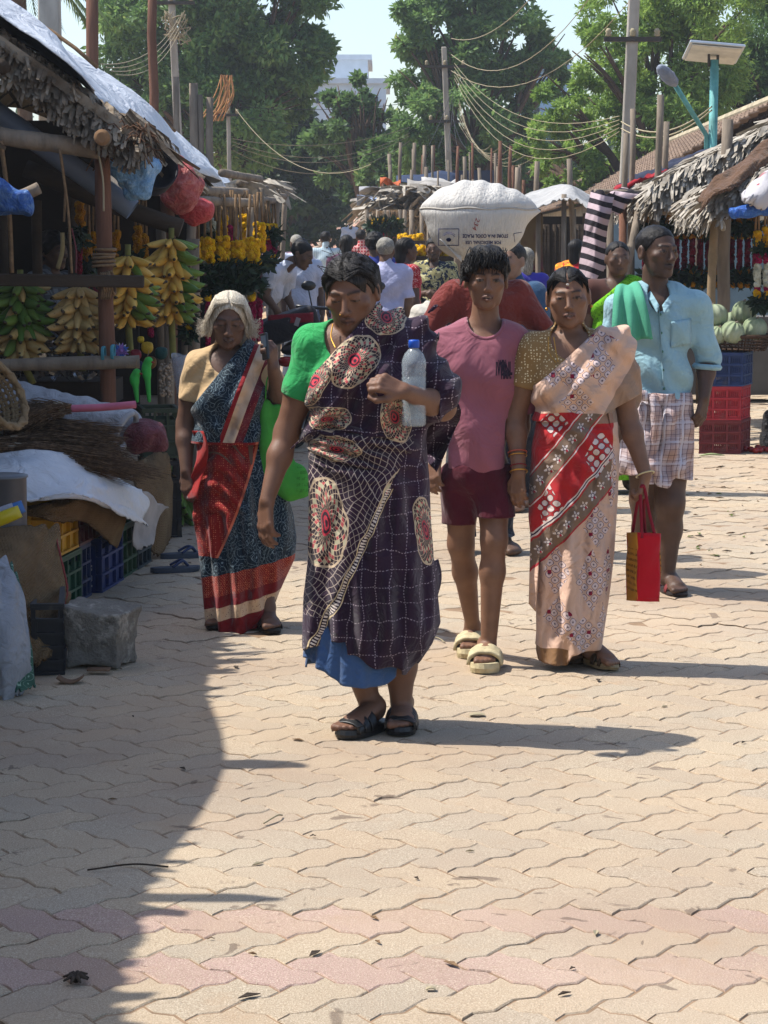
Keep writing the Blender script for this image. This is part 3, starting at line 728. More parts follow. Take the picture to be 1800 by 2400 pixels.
class Head:
 def __init__(s, c, yaw=0, pitch=0, roll=0, sc_=1.0, nose=1.0, jaw=1.0, fat=1.0, mouth_open=0.0):
  s.c = A3(c); s.M = rotm(yaw, pitch, roll); s.s = sc_; s.nose = nose; s.jaw = jaw; s.fat = fat; s.mo = mouth_open
 def to(s, p): return (p - s.c) @ s.M / s.s          # world -> head
 def fr(s, q): return A3(q) @ s.M.T * s.s + s.c       # head -> world
 def local(s, q):
  f = s.fat
  d = s_ell(q, (0, .014, .036), (.0745, .092, .077))
  d = smin(d, s_ell(q, (0, -.026, -.03), (.0585 * f, .062, .077)), .03)
  d = smin(d, s_ell(q, (0, -.066, -.088), (.024, .018, .018)), .025 * s.jaw)
  ax = np.abs(q[:, 0]); qs = np.c_[ax, q[:, 1], q[:, 2]].astype(np.float32)
  d = smin(d, s_cone(qs, (.048 * f, .0, -.03), (.036 * f, -.035, -.078), .02, .015), .02)
  d = smin(d, s_ell(qs, (.043 * f, -.056, -.012), (.022, .022, .017)), .018)
  d = smin(d, s_cone(qs, (0, -.0835, .026), (.038, -.073, .024), .0095, .008), .012)      # brow
  d = smax(d, -s_ell(qs, (.031, -.0995, .005), (.020, .0145, .0115)), .012)                    # socket
  d = smin(d, s_ell(qs, (.031, -.0745, .005), (.0145, .0125, .0115)), .003)                  # eyeball
  d = smin(d, s_cone(qs, (.019, -.0835, .0115), (.043, -.078, .0105), .0036, .003), .004)      # lid
  n = s.nose
  d = smin(d, s_cone(q, (0, -.086, .014), (0, -.1075 * (.985 + .015 * n), -.027), .0065, .0098 * n), .012)
  d = smin(d, s_ell(qs, (.0105 * n, -.097, -.031), (.0078, .010, .0075)), .006)
  d = smax(d, -s_ell(qs, (.0065, -.104, -.041), (.0035, .006, .004)), .003)
  o = s.mo * .5
  d = smax(d, -s_ell(q, (0, -.098, -.0595), (.024, .012, .0022 + o)), .004)
  d = smin(d, s_cone(qs, (0, -.0945, -.0525), (.021, -.0835, -.0575), .0056, .003), .005)
  d = smin(d, s_cone(qs, (0, -.0925, -.0665 - o), (.019, -.082, -.0615), .0068, .003), .005)
  e = s_ell(qs, (.078, .012, -.002), (.009, .019, .031)); e = smax(e, -s_ell(qs, (.086, .008, .002), (.006, .011, .019)), .004)
  return smin(d, e, .008)
 def __call__(s, p):
  q = s.to(p); far = np.linalg.norm(q - A3((0, -.01, -.01)), axis=1) - .155
  out = far + .03; k = far < 0
  if k.any(): out[k] = s.local(q[k])
  return out * s.s
 def paint(s, p, col, base, lip, old=0, stubble=0, brow='#120d0b', bindi=None, teeth=False, eyes=1.0):
  q = s.to(p); near = np.linalg.norm(q, axis=1) < .17; ax = np.abs(q[:, 0]); front = near & (q[:, 1] < -.03)
  def mixin(m, c, a=1.0):
   m = (np.clip(m, 0, 1) * a)[:, None]; col[:] = col * (1 - m) + np.array(c) * m
  def g(x, w): return np.exp(-(x / w) ** 2)
  lipz = q[:, 2] + .0595 + (ax / .022) ** 2 * .002
  mixin(front * g(lipz, .0095) * (ax < .0235) * np.clip((.0245 - ax) / .004, 0, 1), lip, .85)
  mixin(front * g(lipz, .0028 + s.mo * .35) * (ax < .02), (.02, .008, .007), .9)
  if teeth: mixin(front * g(lipz - .0015, .0018) * (ax < .013), (.3, .26, .23), .6)
  bz = q[:, 2] - (.0255 + .004 * np.sin(np.clip((ax - .012) / .036, 0, 1) * 2.6))
  mixin(front * g(bz, .0042) * (ax > .011) * (ax < .05), srgb(brow), .9)
  eh = .0055 * eyes; ez = (q[:, 2] - .0045 + .0055 * (1 - eyes)) / eh; ex = (ax - .031) / .0135
  eye = front & ((ez ** 2 + ex ** 2) < 1); mixin(eye.astype(float), (.10, .082, .072), .9)
  mixin(eye * ((((ax - .031) / .0058) ** 2 + ((q[:, 2] - .005) / .0062) ** 2) < 1) * 1.0, (.012, .008, .006))
  lid = front & (np.abs(ez ** 2 + ex ** 2 - 1.3) < .5) & (ez > -.2) & (np.abs(ex) < 1.2); mixin(lid.astype(float), (.012, .008, .007), .85)
  mixin(front * g((q[:, 2] + .012) / .012, 1) * g((ax - .03) / .016, 1), np.array(base) * .7, .15 + .2 * old)
  if stubble:
   mixin(front * np.clip((-.03 - q[:, 2]) / .02, 0, 1), (.035, .028, .025), .45 * stubble)
   mixin(front * g((q[:, 2] + .0455) / .006, 1) * (ax < .03), (.015, .012, .01), .8 * stubble)
  if bindi is not None: mixin(front * (np.hypot(q[:, 0], q[:, 2] - .043) < .0042) * 1.0, bindi)
  return col
def hand(pr, w_, d, n, th, curl=(25, 25, 28, 30), s=1.0, spread=.012, tcurl=10):
 """wrist w_, pointing d, back of hand n, th=+1/-1 side of the thumb"""
 w_ = A3(w_); d = unit(d); n = perp(n, d); t = np.cross(d, n) * th; s = s * .95
 kn = [(.088, .029), (.093, .010), (.089, -.009), (.079, -.026)]; ln = [.072, .080, .074, .058]
 for i, (a, b) in enumerate(kn):
  k0 = w_ + d * .012 * s + t * b * .55 * s; k1 = w_ + d * a * s + t * b * s
  pr.cone(k0, k1, .0135 * s, .0105 * s)
  a0 = k1; ang = 0; dirv = unit(d + t * (b / .03) * spread)
  for j, fr_ in enumerate((.46, .30, .24)):
   ang += R(curl[i]) * (.8 if j == 0 else 1.1)
   dj = dirv * math.cos(ang) - n * math.sin(ang); a1 = a0 + dj * ln[i] * fr_ * s
   pr.cone(a0, a1, (.0092 - .0009 * j) * s, (.0083 - .0009 * j) * s); a0 = a1
 b0 = w_ + d * .02 * s + t * .018 * s; b1 = w_ + d * .05 * s + t * .044 * s - n * .012 * s
 b2 = b1 + unit(d * 1.0 + t * .35 - n * (.15 + tcurl * .02)) * .036 * s; b3 = b2 + unit(d * 1.0 - t * (.1 + tcurl * .02) - n * (.2 + tcurl * .03)) * .028 * s
 pr.chain([b0, b1, b2, b3], [.015 * s, .0125 * s, .0105 * s, .0085 * s])
def foot(pr, ank, heel, f, s=1.0, lift=0.0, nrm=(0, 0, 1)):
 """ankle, heel ground point, direction f, standing on lift"""
 f = unit(f); up = perp(nrm, f); sd_ = np.cross(f, up); h = A3(heel) + up * lift
 pr.cone(ank, h + f * .035 * s + up * .05 * s, .034 * s, .036 * s)
 pr.cone(h + f * .03 * s + up * .033 * s, h + f * .03 * s + up * .033 * s + f * .01, .03 * s, .032 * s)
 pr.flat(h + f * .05 * s + up * .05 * s, h + f * .165 * s + up * .022 * s, .036 * s, .038 * s, up, .72)
 for i, (a, b, r) in enumerate([(.03, .232, .0135), (.012, .232, .0105), (-.005, .224, .0098), (-.021, .213, .0092), (-.036, .198, .0088)]):
  for sg in (1,):
   pr.cone(h + f * .16 * s + sd_ * a * .9 * s + up * .018 * s, h + f * b * s + sd_ * a * s + up * .012 * s, .014 * s, r * s)
def skirt(parent, name, mat, rings, L, Y0dy=0.0, nu=150, nv=90, hem=None, folds=(), disp=None, thickn=.004, top_open=True, seed=1):
 """rings: (py, pxl, pxr, ry). L maps px->local. folds: (freq, amp, phase, power)"""
 Z = []; CX = []; RX = []; RY = []
 for py, xl, xr, ry in rings:
  a = L(xl, py, 0); b = L(xr, py, 0); Z.append((a.z + b.z) / 2); CX.append((a.x + b.x) / 2); RX.append((b.x - a.x) / 2); RY.append(ry)
 Z = np.array(Z); o = np.argsort(Z); Z = Z[o]; CX = np.array(CX)[o]; RX = np.array(RX)[o]; RY = np.array(RY)[o]
 zt = Z[-1]; T = np.linspace(0, 1, nv + 1); TH_ = np.linspace(0, 2 * np.pi, nu, endpoint=False)
 tt, th = np.meshgrid(T, TH_, indexing='ij')
 sn = np.sin(th); cs = np.cos(th)
 cx0 = np.interp(Z[0], Z, CX); x_lo = CX[0] + RX[0] * cs
 zb = np.full_like(tt, Z[0]) if hem is None else hem(cs * RX[0] + CX[0], sn)
 z = zt + (zb - zt) * tt
 cx = np.interp(z, Z, CX); rx = np.interp(z, Z, RX); ry = np.interp(z, Z, RY)
 k = np.ones_like(tt)
 for fq, am, ph, pw in folds: k += am * (tt ** pw) * np.sin(fq * th + ph + 1.3 * np.sin(2 * th + ph) + .8 * tt)
 sq = 1.0
 x = cx + rx * k * np.sign(cs) * np.abs(cs) ** sq; y = -ry * k * sn + Y0dy
 if disp is not None:
  dd = disp(x, y, z, sn); x = x + dd * cs; y = y - dd * sn
 V = np.stack([x, y, z], -1).reshape(-1, 3)
 i = np.arange(nv)[:, None] * nu; j = np.arange(nu)[None]; j1 = (j + 1) % nu
 Q = np.stack([i + j, i + nu + j, i + nu + j1, i + j1], -1).reshape(-1, 4)
 o = place(np_mesh(name, V, Q, True), name, mat, parent); thick(o, thickn, 0)
 return o
def sole(parent, name, heel, f, Ln, W, mat, z0=0.002, th_=.024, nrm=(0, 0, 1), fw=1.0):
 f = Vector(f).normalized(); up = Vector(perp(nrm, f)); sd_ = f.cross(up); h = Vector(heel) + up * z0; b = MB(); n = 26; V = []
 for zz, s in ((0, .97), (th_ * .5, 1.0), (th_, .98)):
  for i in range(n):
   t = 2 * math.pi * i / n; u = -math.cos(t); a = Ln * (.5 + .5 * u) - .02
   w_ = W * .5 * math.sqrt(max(0, 1 - abs(u) ** 3.2)) * (.84 + .2 * fw * (.5 + .5 * u)) * (1 if math.sin(t) >= 0 else -1)
   V.append(h + f * a * s + sd_ * w_ * s + up * (zz + .01 * max(0, u - .6)))
 Fs = [(k * n + i, k * n + (i + 1) % n, (k + 1) * n + (i + 1) % n, (k + 1) * n + i) for k in range(2) for i in range(n)]
 Fs += [tuple(range(n - 1, -1, -1)), tuple(2 * n + i for i in range(n))]; b.add([v + ORG[parent] for v in V], Fs)
 return b.build(name, mat, parent, False)
def strap(parent, name, heel, f, a0, a1, W, H, mat, z0=.022, nrm=(0, 0, 1), nu=12, nv=5, lean=.0, thk=.005, quilt=0.0):
 f = Vector(f).normalized(); up = Vector(perp(nrm, f)); sd_ = f.cross(up); h = Vector(heel); b = MB()
 def fn(u, v):
  t = math.pi * u; a = a0 + (a1 - a0) * v + lean * math.sin(t)
  q = quilt * abs(math.sin(v * 3 * math.pi)) * .6 + quilt * .4 * abs(math.sin(u * 4 * math.pi))
  return h + ORG[parent] + f * a + sd_ * (-math.cos(t) * W / 2) + up * (z0 + (H * (1 - .25 * v) + q) * math.sin(t) ** .7 - .006)
 b.grid(fn, nu, nv); o = b.build(name, mat, parent, True); thick(o, thk, 1); return o
def strands(parent, name, H, mat, paths, r=.0011):
 b = MB()
 for p in paths: b.tube([Vector(H.fr(np.array(q, np.float32))) + ORG[parent] for q in p], [r, r, r * .9, r * .5][:len(p)] if len(p) <= 4 else r, 4, cap=False)
 return tag(b.build(name, mat, parent, True), kind='stuff')
def hair_cap(parent, H, mat, kind, h=.0035, seed=0, amp=.003):
 def fn(p):
  q = H.to(p); x, y, z = q[:, 0], q[:, 1], q[:, 2]; ax = np.abs(x)
  if kind == 'short':
   d = s_ell(q, (0, .016, .04), (.0805, .099, .084)); lim = np.interp(y, [-.11, -.078, -.05, -.012, .03, .07, .12], [.083, .066, .045, -.012, -.028, -.055, -.06]) + np.where(y < -.05, (ax / .06) ** 2 * .012, 0)
   d = d + amp * vnoise(q, 130, seed)
  elif kind == 'crop':
   d = s_ell(q, (0, .015, .037), (.0768, .0948, .0798)); lim = np.interp(y, [-.11, -.075, -.05, -.02, .03, .07, .12], [.09, .077, .05, .008, -.02, -.045, -.05]) - np.where(y < -.05, np.clip(ax - .03, 0, 1) * -.25, 0)
   d = d + amp * .5 * vnoise(q, 200, seed)
  elif kind == 'fringe':
   d = s_ell(q, (0, .006, .048), (.0855, .104, .089)); d = smin(d, s_ell(q, (.01, -.062, .068), (.06, .04, .03)), .03); d = smin(d, s_ell(q, (-.072, -.012, .03), (.022, .05, .035)), .02)
   lim = np.interp(y, [-.12, -.085, -.06, -.02, .02, .07, .12], [.052, .05, .038, .006, -.03, -.045, -.05]) + np.where(y < -.05, np.interp(x, [-.07, -.03, .02, .06], [-.012, .006, .006, .0]), 0) + .004 * np.sin(x * 330)
   d = d + .005 * np.sin(x * 95 + z * 60 + 2 * np.sin(y * 30)) * (z > .02) + .003 * vnoise(q, 150, 3)
  elif kind == 'pulled':
   d = s_ell(q, (0, .014, .036), (.0768, .0955, .0802)); d = smin(d, s_ell(q, (0, .105, .0), (.045, .035, .042)), .02)
   lim = np.interp(y, [-.12, -.07, -.045, -.01, .02, .06, .12], [.079, .076, .058, .012, -.008, -.04, -.06]) - np.where(y < -.045, (np.clip(ax, 0, .065) / .065) ** 2 * .04, 0)
   d = d + .0008 * np.sin(ax * 520 + y * 90) - .0 + .004 * np.exp(-(x / .005) ** 2) * (y < .03)
  elif kind == 'wavy':
   d = s_ell(q, (-.002, .014, .036), (.083, .0985, .086)); d = smin(d, s_ell(q, (0, .1, -.01), (.055, .045, .05)), .03)
   lim = np.interp(y, [-.12, -.07, -.045, -.01, .02, .06, .12], [.069, .066, .048, -.002, -.018, -.05, -.07]) - np.where(y < -.045, (np.clip(np.abs(x + .008), 0, .065) / .065) ** 2 * .048, 0)
   d = d + .0012 * np.sin(z * 120 + 3 * np.sin(x * 45) + y * 60) + .004 * np.exp(-((x + .008) / .006) ** 2) * (y < .03)
  elif kind == 'loose':
   d = s_ell(q, (0, .012, .034), (.083, .1, .086)); s_ = np.c_[ax, y, z].astype(np.float32)
   d = smin(d, s_ell(s_, (.074, .005, -.02), (.018, .04, .05)), .02); d = smin(d, s_ell(s_, (.083, .0, -.05), (.014, .03, .02)), .02); d = smin(d, s_ell(q, (0, .075, -.05), (.07, .04, .05)), .03)
   lim = np.minimum(np.interp(ax, [0, .02, .04, .055, .066, .076], [.07, .066, .048, .015, -.04, -.085]), np.interp(y, [-.06, -.03, .0, .03, .1], [.08, .05, .0, -.06, -.1]))
   d = d + .0008 * np.sin(ax * 420 - z * 150 + 3 * np.sin(y * 40)) + .005 * np.exp(-(x / .005) ** 2) * (y < .05)
   d = smax(d, -s_ell(q, (0, -.085, -.03), (.057, .07, .082)), .012)
  elif kind == 'long':
   d = s_ell(q, (0, .018, .036), (.083, .1, .085)); d = smin(d, s_ell(q, (0, .07, -.06), (.06, .045, .1)), .03)
   lim = np.interp(y, [-.12, -.07, -.045, -.01, .03, .1], [.07, .066, .05, .01, -.13, -.17]); d = d + .003 * np.sin(x * 260 + y * 90)
  elif kind == 'curly':
   d = s_ell(q, (0, .016, .04), (.098, .115, .1)) + .008 * vnoise(q, 90, 2) + .005 * vnoise(q, 190, 7); lim = np.interp(y, [-.11, -.07, -.03, .02, .1], [.07, .05, .01, -.04, -.08])
  if kind in ('pulled',): d = d - .004 * np.exp(-(x / .005) ** 2) * (y < .03) * 0
  return smax(d, (lim - z) * .75, .006) * H.s
 c = H.c; r = .2 * H.s
 return sdf_obj(fn, c - r, c + r, h, 'hair', mat, parent, slack=2.4)
def combed(parent, H, mat, n, seed, r=.0008, back=.0, k_=1.0):
 g = random.Random(seed); ps = []
 for k in range(n):
  sx = g.choice((-1, 1)); y = g.uniform(-.082, .06); z = .116 - (abs(y - .014) / .092) ** 2 * .05; p0 = np.array([sx * g.uniform(.001, .012), y, z]); w_ = g.uniform(-.008, .006)
  p1 = np.array([sx * .045, y * .9 + .006 + back, .098 - abs(y) * .2 + w_]); p2 = np.array([sx * .076, y * .62 + .016 + back * 2, .05 + w_ * 2]); p3 = np.array([sx * .078, .03 + y * .3 + back * 3, .005 + g.uniform(-.02, .02)]); ps.append([q * k_ for q in (p0, p1, p2, p3)])
 return strands(parent, 'hair_strand', H, mat, ps, r)
def capped(fn, off, reg, extra=None):
 def g(p):
  d = fn(p) - off
  if extra is not None: d = d - extra(p)
  return smax(d, reg(p), .004)
 return g
def body_obj(parent, fns, k, lo, hi, h, skin, paint, drop=None):
 def fn(p):
  d = None
  for f in fns:
   x = f(p); d = x if d is None else smin(d, x, k)
  return d
 def at(V):
  col = np.tile(np.array(skin, np.float32), (len(V), 1)); return {'col': paint(V, col)}
 return sdf_obj(fn, lo, hi, h, 'body', MSKIN, parent, attrs=at, drop=drop, slack=2.2)
def chain_bead(parent, name, pts, r, mat):
 b = MB(); b.tube(bez([Vector(p) + ORG[parent] for p in pts], 8), r, 5, cap=False); return b.build(name, mat, parent, True)
MGOLD = Mat('gold', '#b98a3c', .35, .5, .8).done()
def ring_tube(parent, name, c, n, r, tr, mat):
 n = Vector(n).normalized(); a = n.cross(Vector((0, 1, .3))).normalized(); b_ = n.cross(a); b = MB()
 pts = [Vector(c) + ORG[parent] + a * (r * math.cos(t)) + b_ * (r * math.sin(t)) for t in [2 * math.pi * i / 18 for i in range(19)]]
 b.tube(pts, tr, 6, cap=False); return b.build(name, mat, parent, True)
def person(name, label, Y0, px, py):
 root = G(px, py); root.y = Y0; root.x = (px - 900) / F * Y0 if False else P(px, py, Y0).x; root.z = 0
 t = thing(name, label, 'person', root)
 def L(x, y, dy=0.0): return P(x, y, Y0 + dy) - root
 return t, L
class Ob:
 """pattern coordinates in photo px of a person, from object space"""
 def __init__(s, m, L, Y0):
  x, y, z = m.xyz(m.coord()); o = L(0, 0, 0); sx = PM(Y0)
  q = L(900, 1200, 0); s.x = x * sx + (900 - q.x * sx); s.y = 1200 - (z - q.z) * sx; s.d = y
 def half(s, x0, y0, x1, y1):
  """signed px distance to a line, positive on its right when going 0->1 (screen)"""
  l = math.hypot(x1 - x0, y1 - y0); nx, ny = -(y1 - y0) / l, (x1 - x0) / l
  return (s.x - x0) * nx + (s.y - y0) * ny
# ---------------------------------------------------------------- woman in the purple sari
def folds(m, sg, _):
 x, y, z = m.xyz(m.coord()); n = m.noise(4, 2) * 7; u = (x * .75 - z * .66 * sg) * 62 + n; v = (x - z * .12) * 85 + n * .8; zh = z.sm(.72, .86)
 m.bump(u.sin() * zh + v.sin() * (1 - zh), .012, .8); m.bump(m.noise(9, 3, dist=1.6), .03, .6); m.bump(m.noise(320, 2), .001, .3); m.set(Sheen_Weight=.12)
def sari_purple(L, Y0):
 m = Mat('purple_sari', '#261527', .8, .15); o = Ob(m, L, Y0); wn = m.noise(7, 2); wm = m.noise(7.3, 2, stretch=(1.3, .7, 1.1)); o.x = o.x + (wn - .5) * 40; o.y = o.y + (wm - .5) * 40; x, y = o.x, o.y
 m.over(m.noise(3, 3).sm(.35, .7) * .5, '#3a2036')
 left = o.half(905, 1150, 735, 1510).gt(0)       # left of the dotted border
 wx = x + 9 * (y * .05).sin(); wy = y + 9 * (x * .05).sin()
 net = ((wx + wy * .8) / 17).line(.06).mx(((wx - wy * .8) / 17).line(.06))
 low = y.gt(1010) * y.lt(1440) * left
 m.over(net * low * .8, '#a99a8e')
 dash = ((x / 34).line(.028) * (y / 7).frac().gt(.42)).mx((y / 40).line(.024) * (x / 7).frac().gt(.42))
 m.over(dash * (1 - low) * .8, '#94868f')
 for cx, cy, rx, ry, rot in [(762, 1217, 52, 108, 0), (941, 1160, 46, 96, 20), (830, 838, 50, 68, 38), (738, 890, 30, 66, 34), (770, 972, 58, 30, 8), (925, 965, 34, 60, -14), (996, 1240, 26, 80, -8), (790, 1040, 60, 30, 5), (880, 1420, 44, 40, 0), (905, 740, 50, 40, 0)]:
  c, s = math.cos(R(rot)), math.sin(R(rot)); dx = ((x - cx) * c + (y - cy) * s) / rx; dy = ((y - cy) * c - (x - cx) * s) / ry
  r = (dx * dx + dy * dy).sqrt(); th = dy.at2(dx) * (30 / (2 * math.pi)); ins = r.lt(1.0)
  cut = ins if cy < 1100 else ins * (left if cx < 960 else 1.0)
  m.over(cut * .9, '#2a1822')
  chk = ((th + r * 6).floor() * 3.7 + (th - r * 6).floor() * 5.3).sin()
  m.over(cut * chk.gt(.72) * r.gt(.35) * r.lt(.85) * .9, '#b04a4e'); m.over(cut * chk.lt(-.82) * r.gt(.4) * .9, '#b5b091')
  ln = (th + r * 6).line(.075).mx((th - r * 6).line(.075)).mx((r - .97).abs().lt(.035)) * r.gt(.26)
  m.over(cut * ln * .95, '#b9a388')
  m.over(cut * r.lt(.27) * .95, '#b3303f'); m.over(cut * (r - .18).abs().lt(.035), '#2a1424'); m.over(cut * r.lt(.07), '#2a1424')
 bd = o.half(905, 1150, 735, 1510).abs()
 sx = (x + y * -2.0) / 16
 m.over(bd.lt(5) * y.gt(1130) * sx.frac().gt(.5), '#d8ccc0'); m.over((bd - 8).abs().lt(1.2) * y.gt(1130), '#c9b48e')
 folds(m, -1, 1010); return m.done()
def build_woman_purple():
 Y0 = 7.38; t, L = person('person', 'woman in dark purple patterned sari and green blouse holding a water bottle', Y0, 880, 1722)
 skin = (.165, .082, .05)
 H = Head(L(824, 688, -.03), -13, 17, -3, 1.03, 1.08, 1.0, 1.04)
 tor = Prims(.06)
 tor.ell(L(840, 880, 0), (.138, .102, .165)).ell(L(854, 1010, 0), (.15, .118, .13)).ell(L(862, 1120, 0), (.172, .13, .15))
 tor.ell(L(795, 905, -.075), (.072, .06, .07)).ell(L(885, 900, -.075), (.072, .06, .07))
 tor.cone(L(733, 806, .01), L(940, 796, .01), .055, .055)
 neck = Prims(.02); neck.cone(L(832, 735, .01), L(836, 810, .02), .05, .062).cone(L(790, 798, .03), L(880, 796, .03), .045, .045)
 sr, er, wr = L(740, 812, 0), L(672, 1012, .02), L(626, 1172, -.06)
 sl_, el_, wl = L(948, 806, 0), L(1038, 955, -.06), L(950, 918, -.235)
 armr = Prims(.025); armr.chain([sr, (sr + er) / 2, er, er.lerp(wr, .35), wr], [.055, .05, .037, .037, .0235])
 arml = Prims(.025); arml.chain([sl_, (sl_ + el_) / 2, el_, el_.lerp(wl, .35), wl], [.055, .05, .038, .037, .024])
 hr = Prims(.008); hand(hr, wr, L(622, 1235, -.07) - wr, (-.75, -.6, .1), 1, (18, 22, 24, 30), 1.0)
 hl = Prims(.008); hand(hl, wl, L(893, 895, -.255) - wl, (.1, -.75, .5), -1, (62, 62, 64, 66), .98, tcurl=18)
 legs = Prims(.03); legs.chain([L(815, 1200, 0), L(815, 1420, -.01), L(842, 1560, .0), L(868, 1655, .0)], [.085, .062, .05, .033]).chain([L(910, 1200, 0), L(925, 1420, .0), L(938, 1560, .01), L(940, 1640, .01)], [.085, .062, .05, .035])
 hr_, fr_ = L(893, 1706, .02), (-.62, -1, 0); hr_.z = 0; hl_, fl_ = L(946, 1690, .1), (-.06, -1, 0); hl_.z = 0
 ft = Prims(.008); foot(ft, L(870, 1655, 0), hr_, fr_, .98, .026); foot(ft, L(941, 1640, .03), hl_, fl_, .98, .026)
 fns = [tor, neck, H, armr, arml, hr, hl, legs, ft]
 def paint(V, col):
  H.paint(V, col, skin, (.10, .045, .035), old=1, eyes=.55); return col
 body_obj(t, fns, .014, L(590, 1740, -.35), L(1090, 560, .25), .0046, skin, paint)
 hair_cap(t, H, MHAIRG, 'wavy')
 g = random.Random(3); ps = []
 for k in range(46):
  a = g.uniform(-3.4, .3); e = g.uniform(.35, 1.3); r0 = .087; c0 = np.array([math.cos(e) * math.cos(a), math.cos(e) * math.sin(a), math.sin(e)])
  p0 = c0 * [.083, .1, .085] + [0, .015, .04]; tn = np.array([g.uniform(-1, 1) - 1.0 * (g.random() < .5), .4, g.uniform(-.5, .6)]) * g.uniform(.01, .03)
  ps.append([p0, p0 + tn * .6 + c0 * .006, p0 + tn * 1.2 + c0 * g.uniform(.004, .022)])
 strands(t, 'hair_strand', H, MHAIRG, ps, .0009); combed(t, H, MHAIRG, 560, 4, .0011, .002, 1.055)
 # blouse
 mg = fabric('green_blouse', '#2c9250', .88, 300, .014)
 ual = Prims(.025); ual.chain([sl_, (sl_ + el_) / 2, el_], [.058, .055, .042])
 def blouse_src(p): return smin(smin(tor(p), armr(p), .03), smin(ual(p), neck(p), .03), .03)
 a0, a1 = A3(sr), A3(er); cut_r = a0 + (a1 - a0) * .60; nr = unit(a1 - a0); b0, b1 = A3(sl_), A3(el_); cut_l = b0 + (b1 - b0) * .62; nl = unit(b1 - b0)
 zt = L(0, 805, 0).z; zb = L(0, 1000, 0).z
 nk = A3(L(815, 788, -.06))
 def breg(p):
  d = zb - p[:, 2]; d = np.maximum(d, (p - cut_r) @ nr); d = np.maximum(d, np.where(p[:, 0] > A3(sl_)[0] - .02, (p - cut_l) @ nl, -1))
  return np.maximum(d, -s_ell(p, nk, (.072, .16, .085)))
 sdf_obj(capped(blouse_src, .007, breg, lambda p: .003 * vnoise(p, 55, 2)), L(620, 1010, -.3), L(1090, 745, .22), .005, 'blouse', mg, t)
 ms = sari_purple(L, Y0)
 # pallu over the chest and the left shoulder
 lx0, ly0, lx1, ly1 = 905, 690, 700, 912
 q0 = A3(L(lx0, ly0, 0)); q1 = A3(L(lx1, ly1, 0)); dd = q1 - q0; nn = unit(np.array([dd[2], 0, -dd[0]])) ; nn = nn if nn[2] < 0 else -nn
 zl = L(0, 1050, 0).z
 def psrc(p): return smin(smin(tor(p), neck(p) + .012, .04), s_cone(p, A3(sl_), A3(sl_) + (A3(el_) - A3(sl_)) * .8, .058, .054), .04)
 def preg(p):
  d = -((p - q0) @ nn)
  return np.maximum(d, zl - p[:, 2])
 def pf(p):
  s = (p - q0) @ nn; al = p[:, 0] * .72 + p[:, 2] * .7
  return .011 * np.sin(s * 88 + 2.2 * np.sin(al * 8)) * np.clip(1.5 - np.abs(s - .07) * 4, 0.35, 1) + .009 * np.sin(s * 40 + al * 7) + .004 * vnoise(p, 30, 3)
 sdf_obj(capped(psrc, .031, preg, pf), L(660, 1070, -.35), L(1110, 680, .28), .005, 'pallu', ms, t)
 # skirt of the sari with its outer diagonal layer
 q = A3(L(905, 1150, 0)); r_ = A3(L(735, 1510, 0)); ed = r_ - q; en = unit(np.array([ed[2], 0, -ed[0]])); en = en if en[0] < 0 else -en
 zz0 = L(0, 1090, 0).z
 def disp(x, y, z, sn):
  s = (x - q[0]) * en[0] + (z - q[2]) * en[2]; f = np.clip(sn, 0, 1) * (z < zz0)
  d = .012 * f * np.clip(s / .006, 0, 1) * (s < .5)
  d = d + .007 * np.clip(sn, 0, 1) * np.sin((x * .5 + z * .86) * 60 + 2 * np.sin(z * 14)) * (z > L(0, 1120, 0).z)   # tucked folds at the waist
  d = d + .010 * np.clip(sn, 0, 1) * np.sin(x * 75 + z * 12) * (s < 0) * (z < zz0)
  return d
 hx = [L(v, 1500, 0).x for v in (700, 749, 772, 792, 800, 840, 918, 962, 1010, 1030)]; hz = [L(0, v, 0).z for v in (1522, 1502, 1480, 1478, 1512, 1532, 1556, 1578, 1520, 1480)]
 def hem(x, sn): return np.where(sn > -.2, np.interp(x, hx, hz), L(0, 1540, 0).z) + .008 * np.sin(x * 60)
 skirt(t, 'sari_skirt', ms, [(955, 728, 985, .125), (1010, 722, 995, .14), (1130, 724, 1004, .152), (1220, 724, 1006, .16), (1310, 722, 1012, .17), (1400, 712, 1020, .18), (1460, 711, 1025, .185), (1510, 711, 1005, .18), (1550, 712, 978, .17), (1580, 714, 952, .155)], L, 0, 190, 120, hem, [(5, .05, .4, 1.0), (9, .03, 2., 1.3), (15, .022, 1.2, 2)], disp)
 def wrap(py0, py1, r, a0, a1, sd_):
  pts = []; gg = random.Random(sd_)
  for k in range(15):
   f = k / 14; a = R(a0 + (a1 - a0) * f); q = L(858, py0 + (py1 - py0) * f + 5 * math.sin(f * 5 + sd_), 0); pts.append(ORG[t] + Vector((q.x + math.cos(a) * .178, -math.sin(a) * .148, q.z)))
  b = MB(); b.tube(pts, [r * (.5 + .6 * math.sin(math.pi * k / 14) + .12 * math.sin(k * 1.9)) for k in range(15)], 9, flat=.55); b.build('waist_fold', ms, t, True)
 for q in ((985, 1052, .022, 165, 40, 1), (1012, 1075, .018, 168, 50, 2), (1045, 1085, .02, 172, 70, 3), (968, 1015, .016, 160, 60, 4), (1070, 1092, .014, 170, 95, 5)): wrap(*q)
 mp = fabric('blue_petticoat', '#3a557e', .9, 220, .016)
 hx2 = [L(v, 1560, 0).x for v in (705, 760, 800, 860, 905, 925, 960)]; hz2 = [L(0, v, 0).z for v in (1530, 1558, 1585, 1592, 1590, 1560, 1548)]
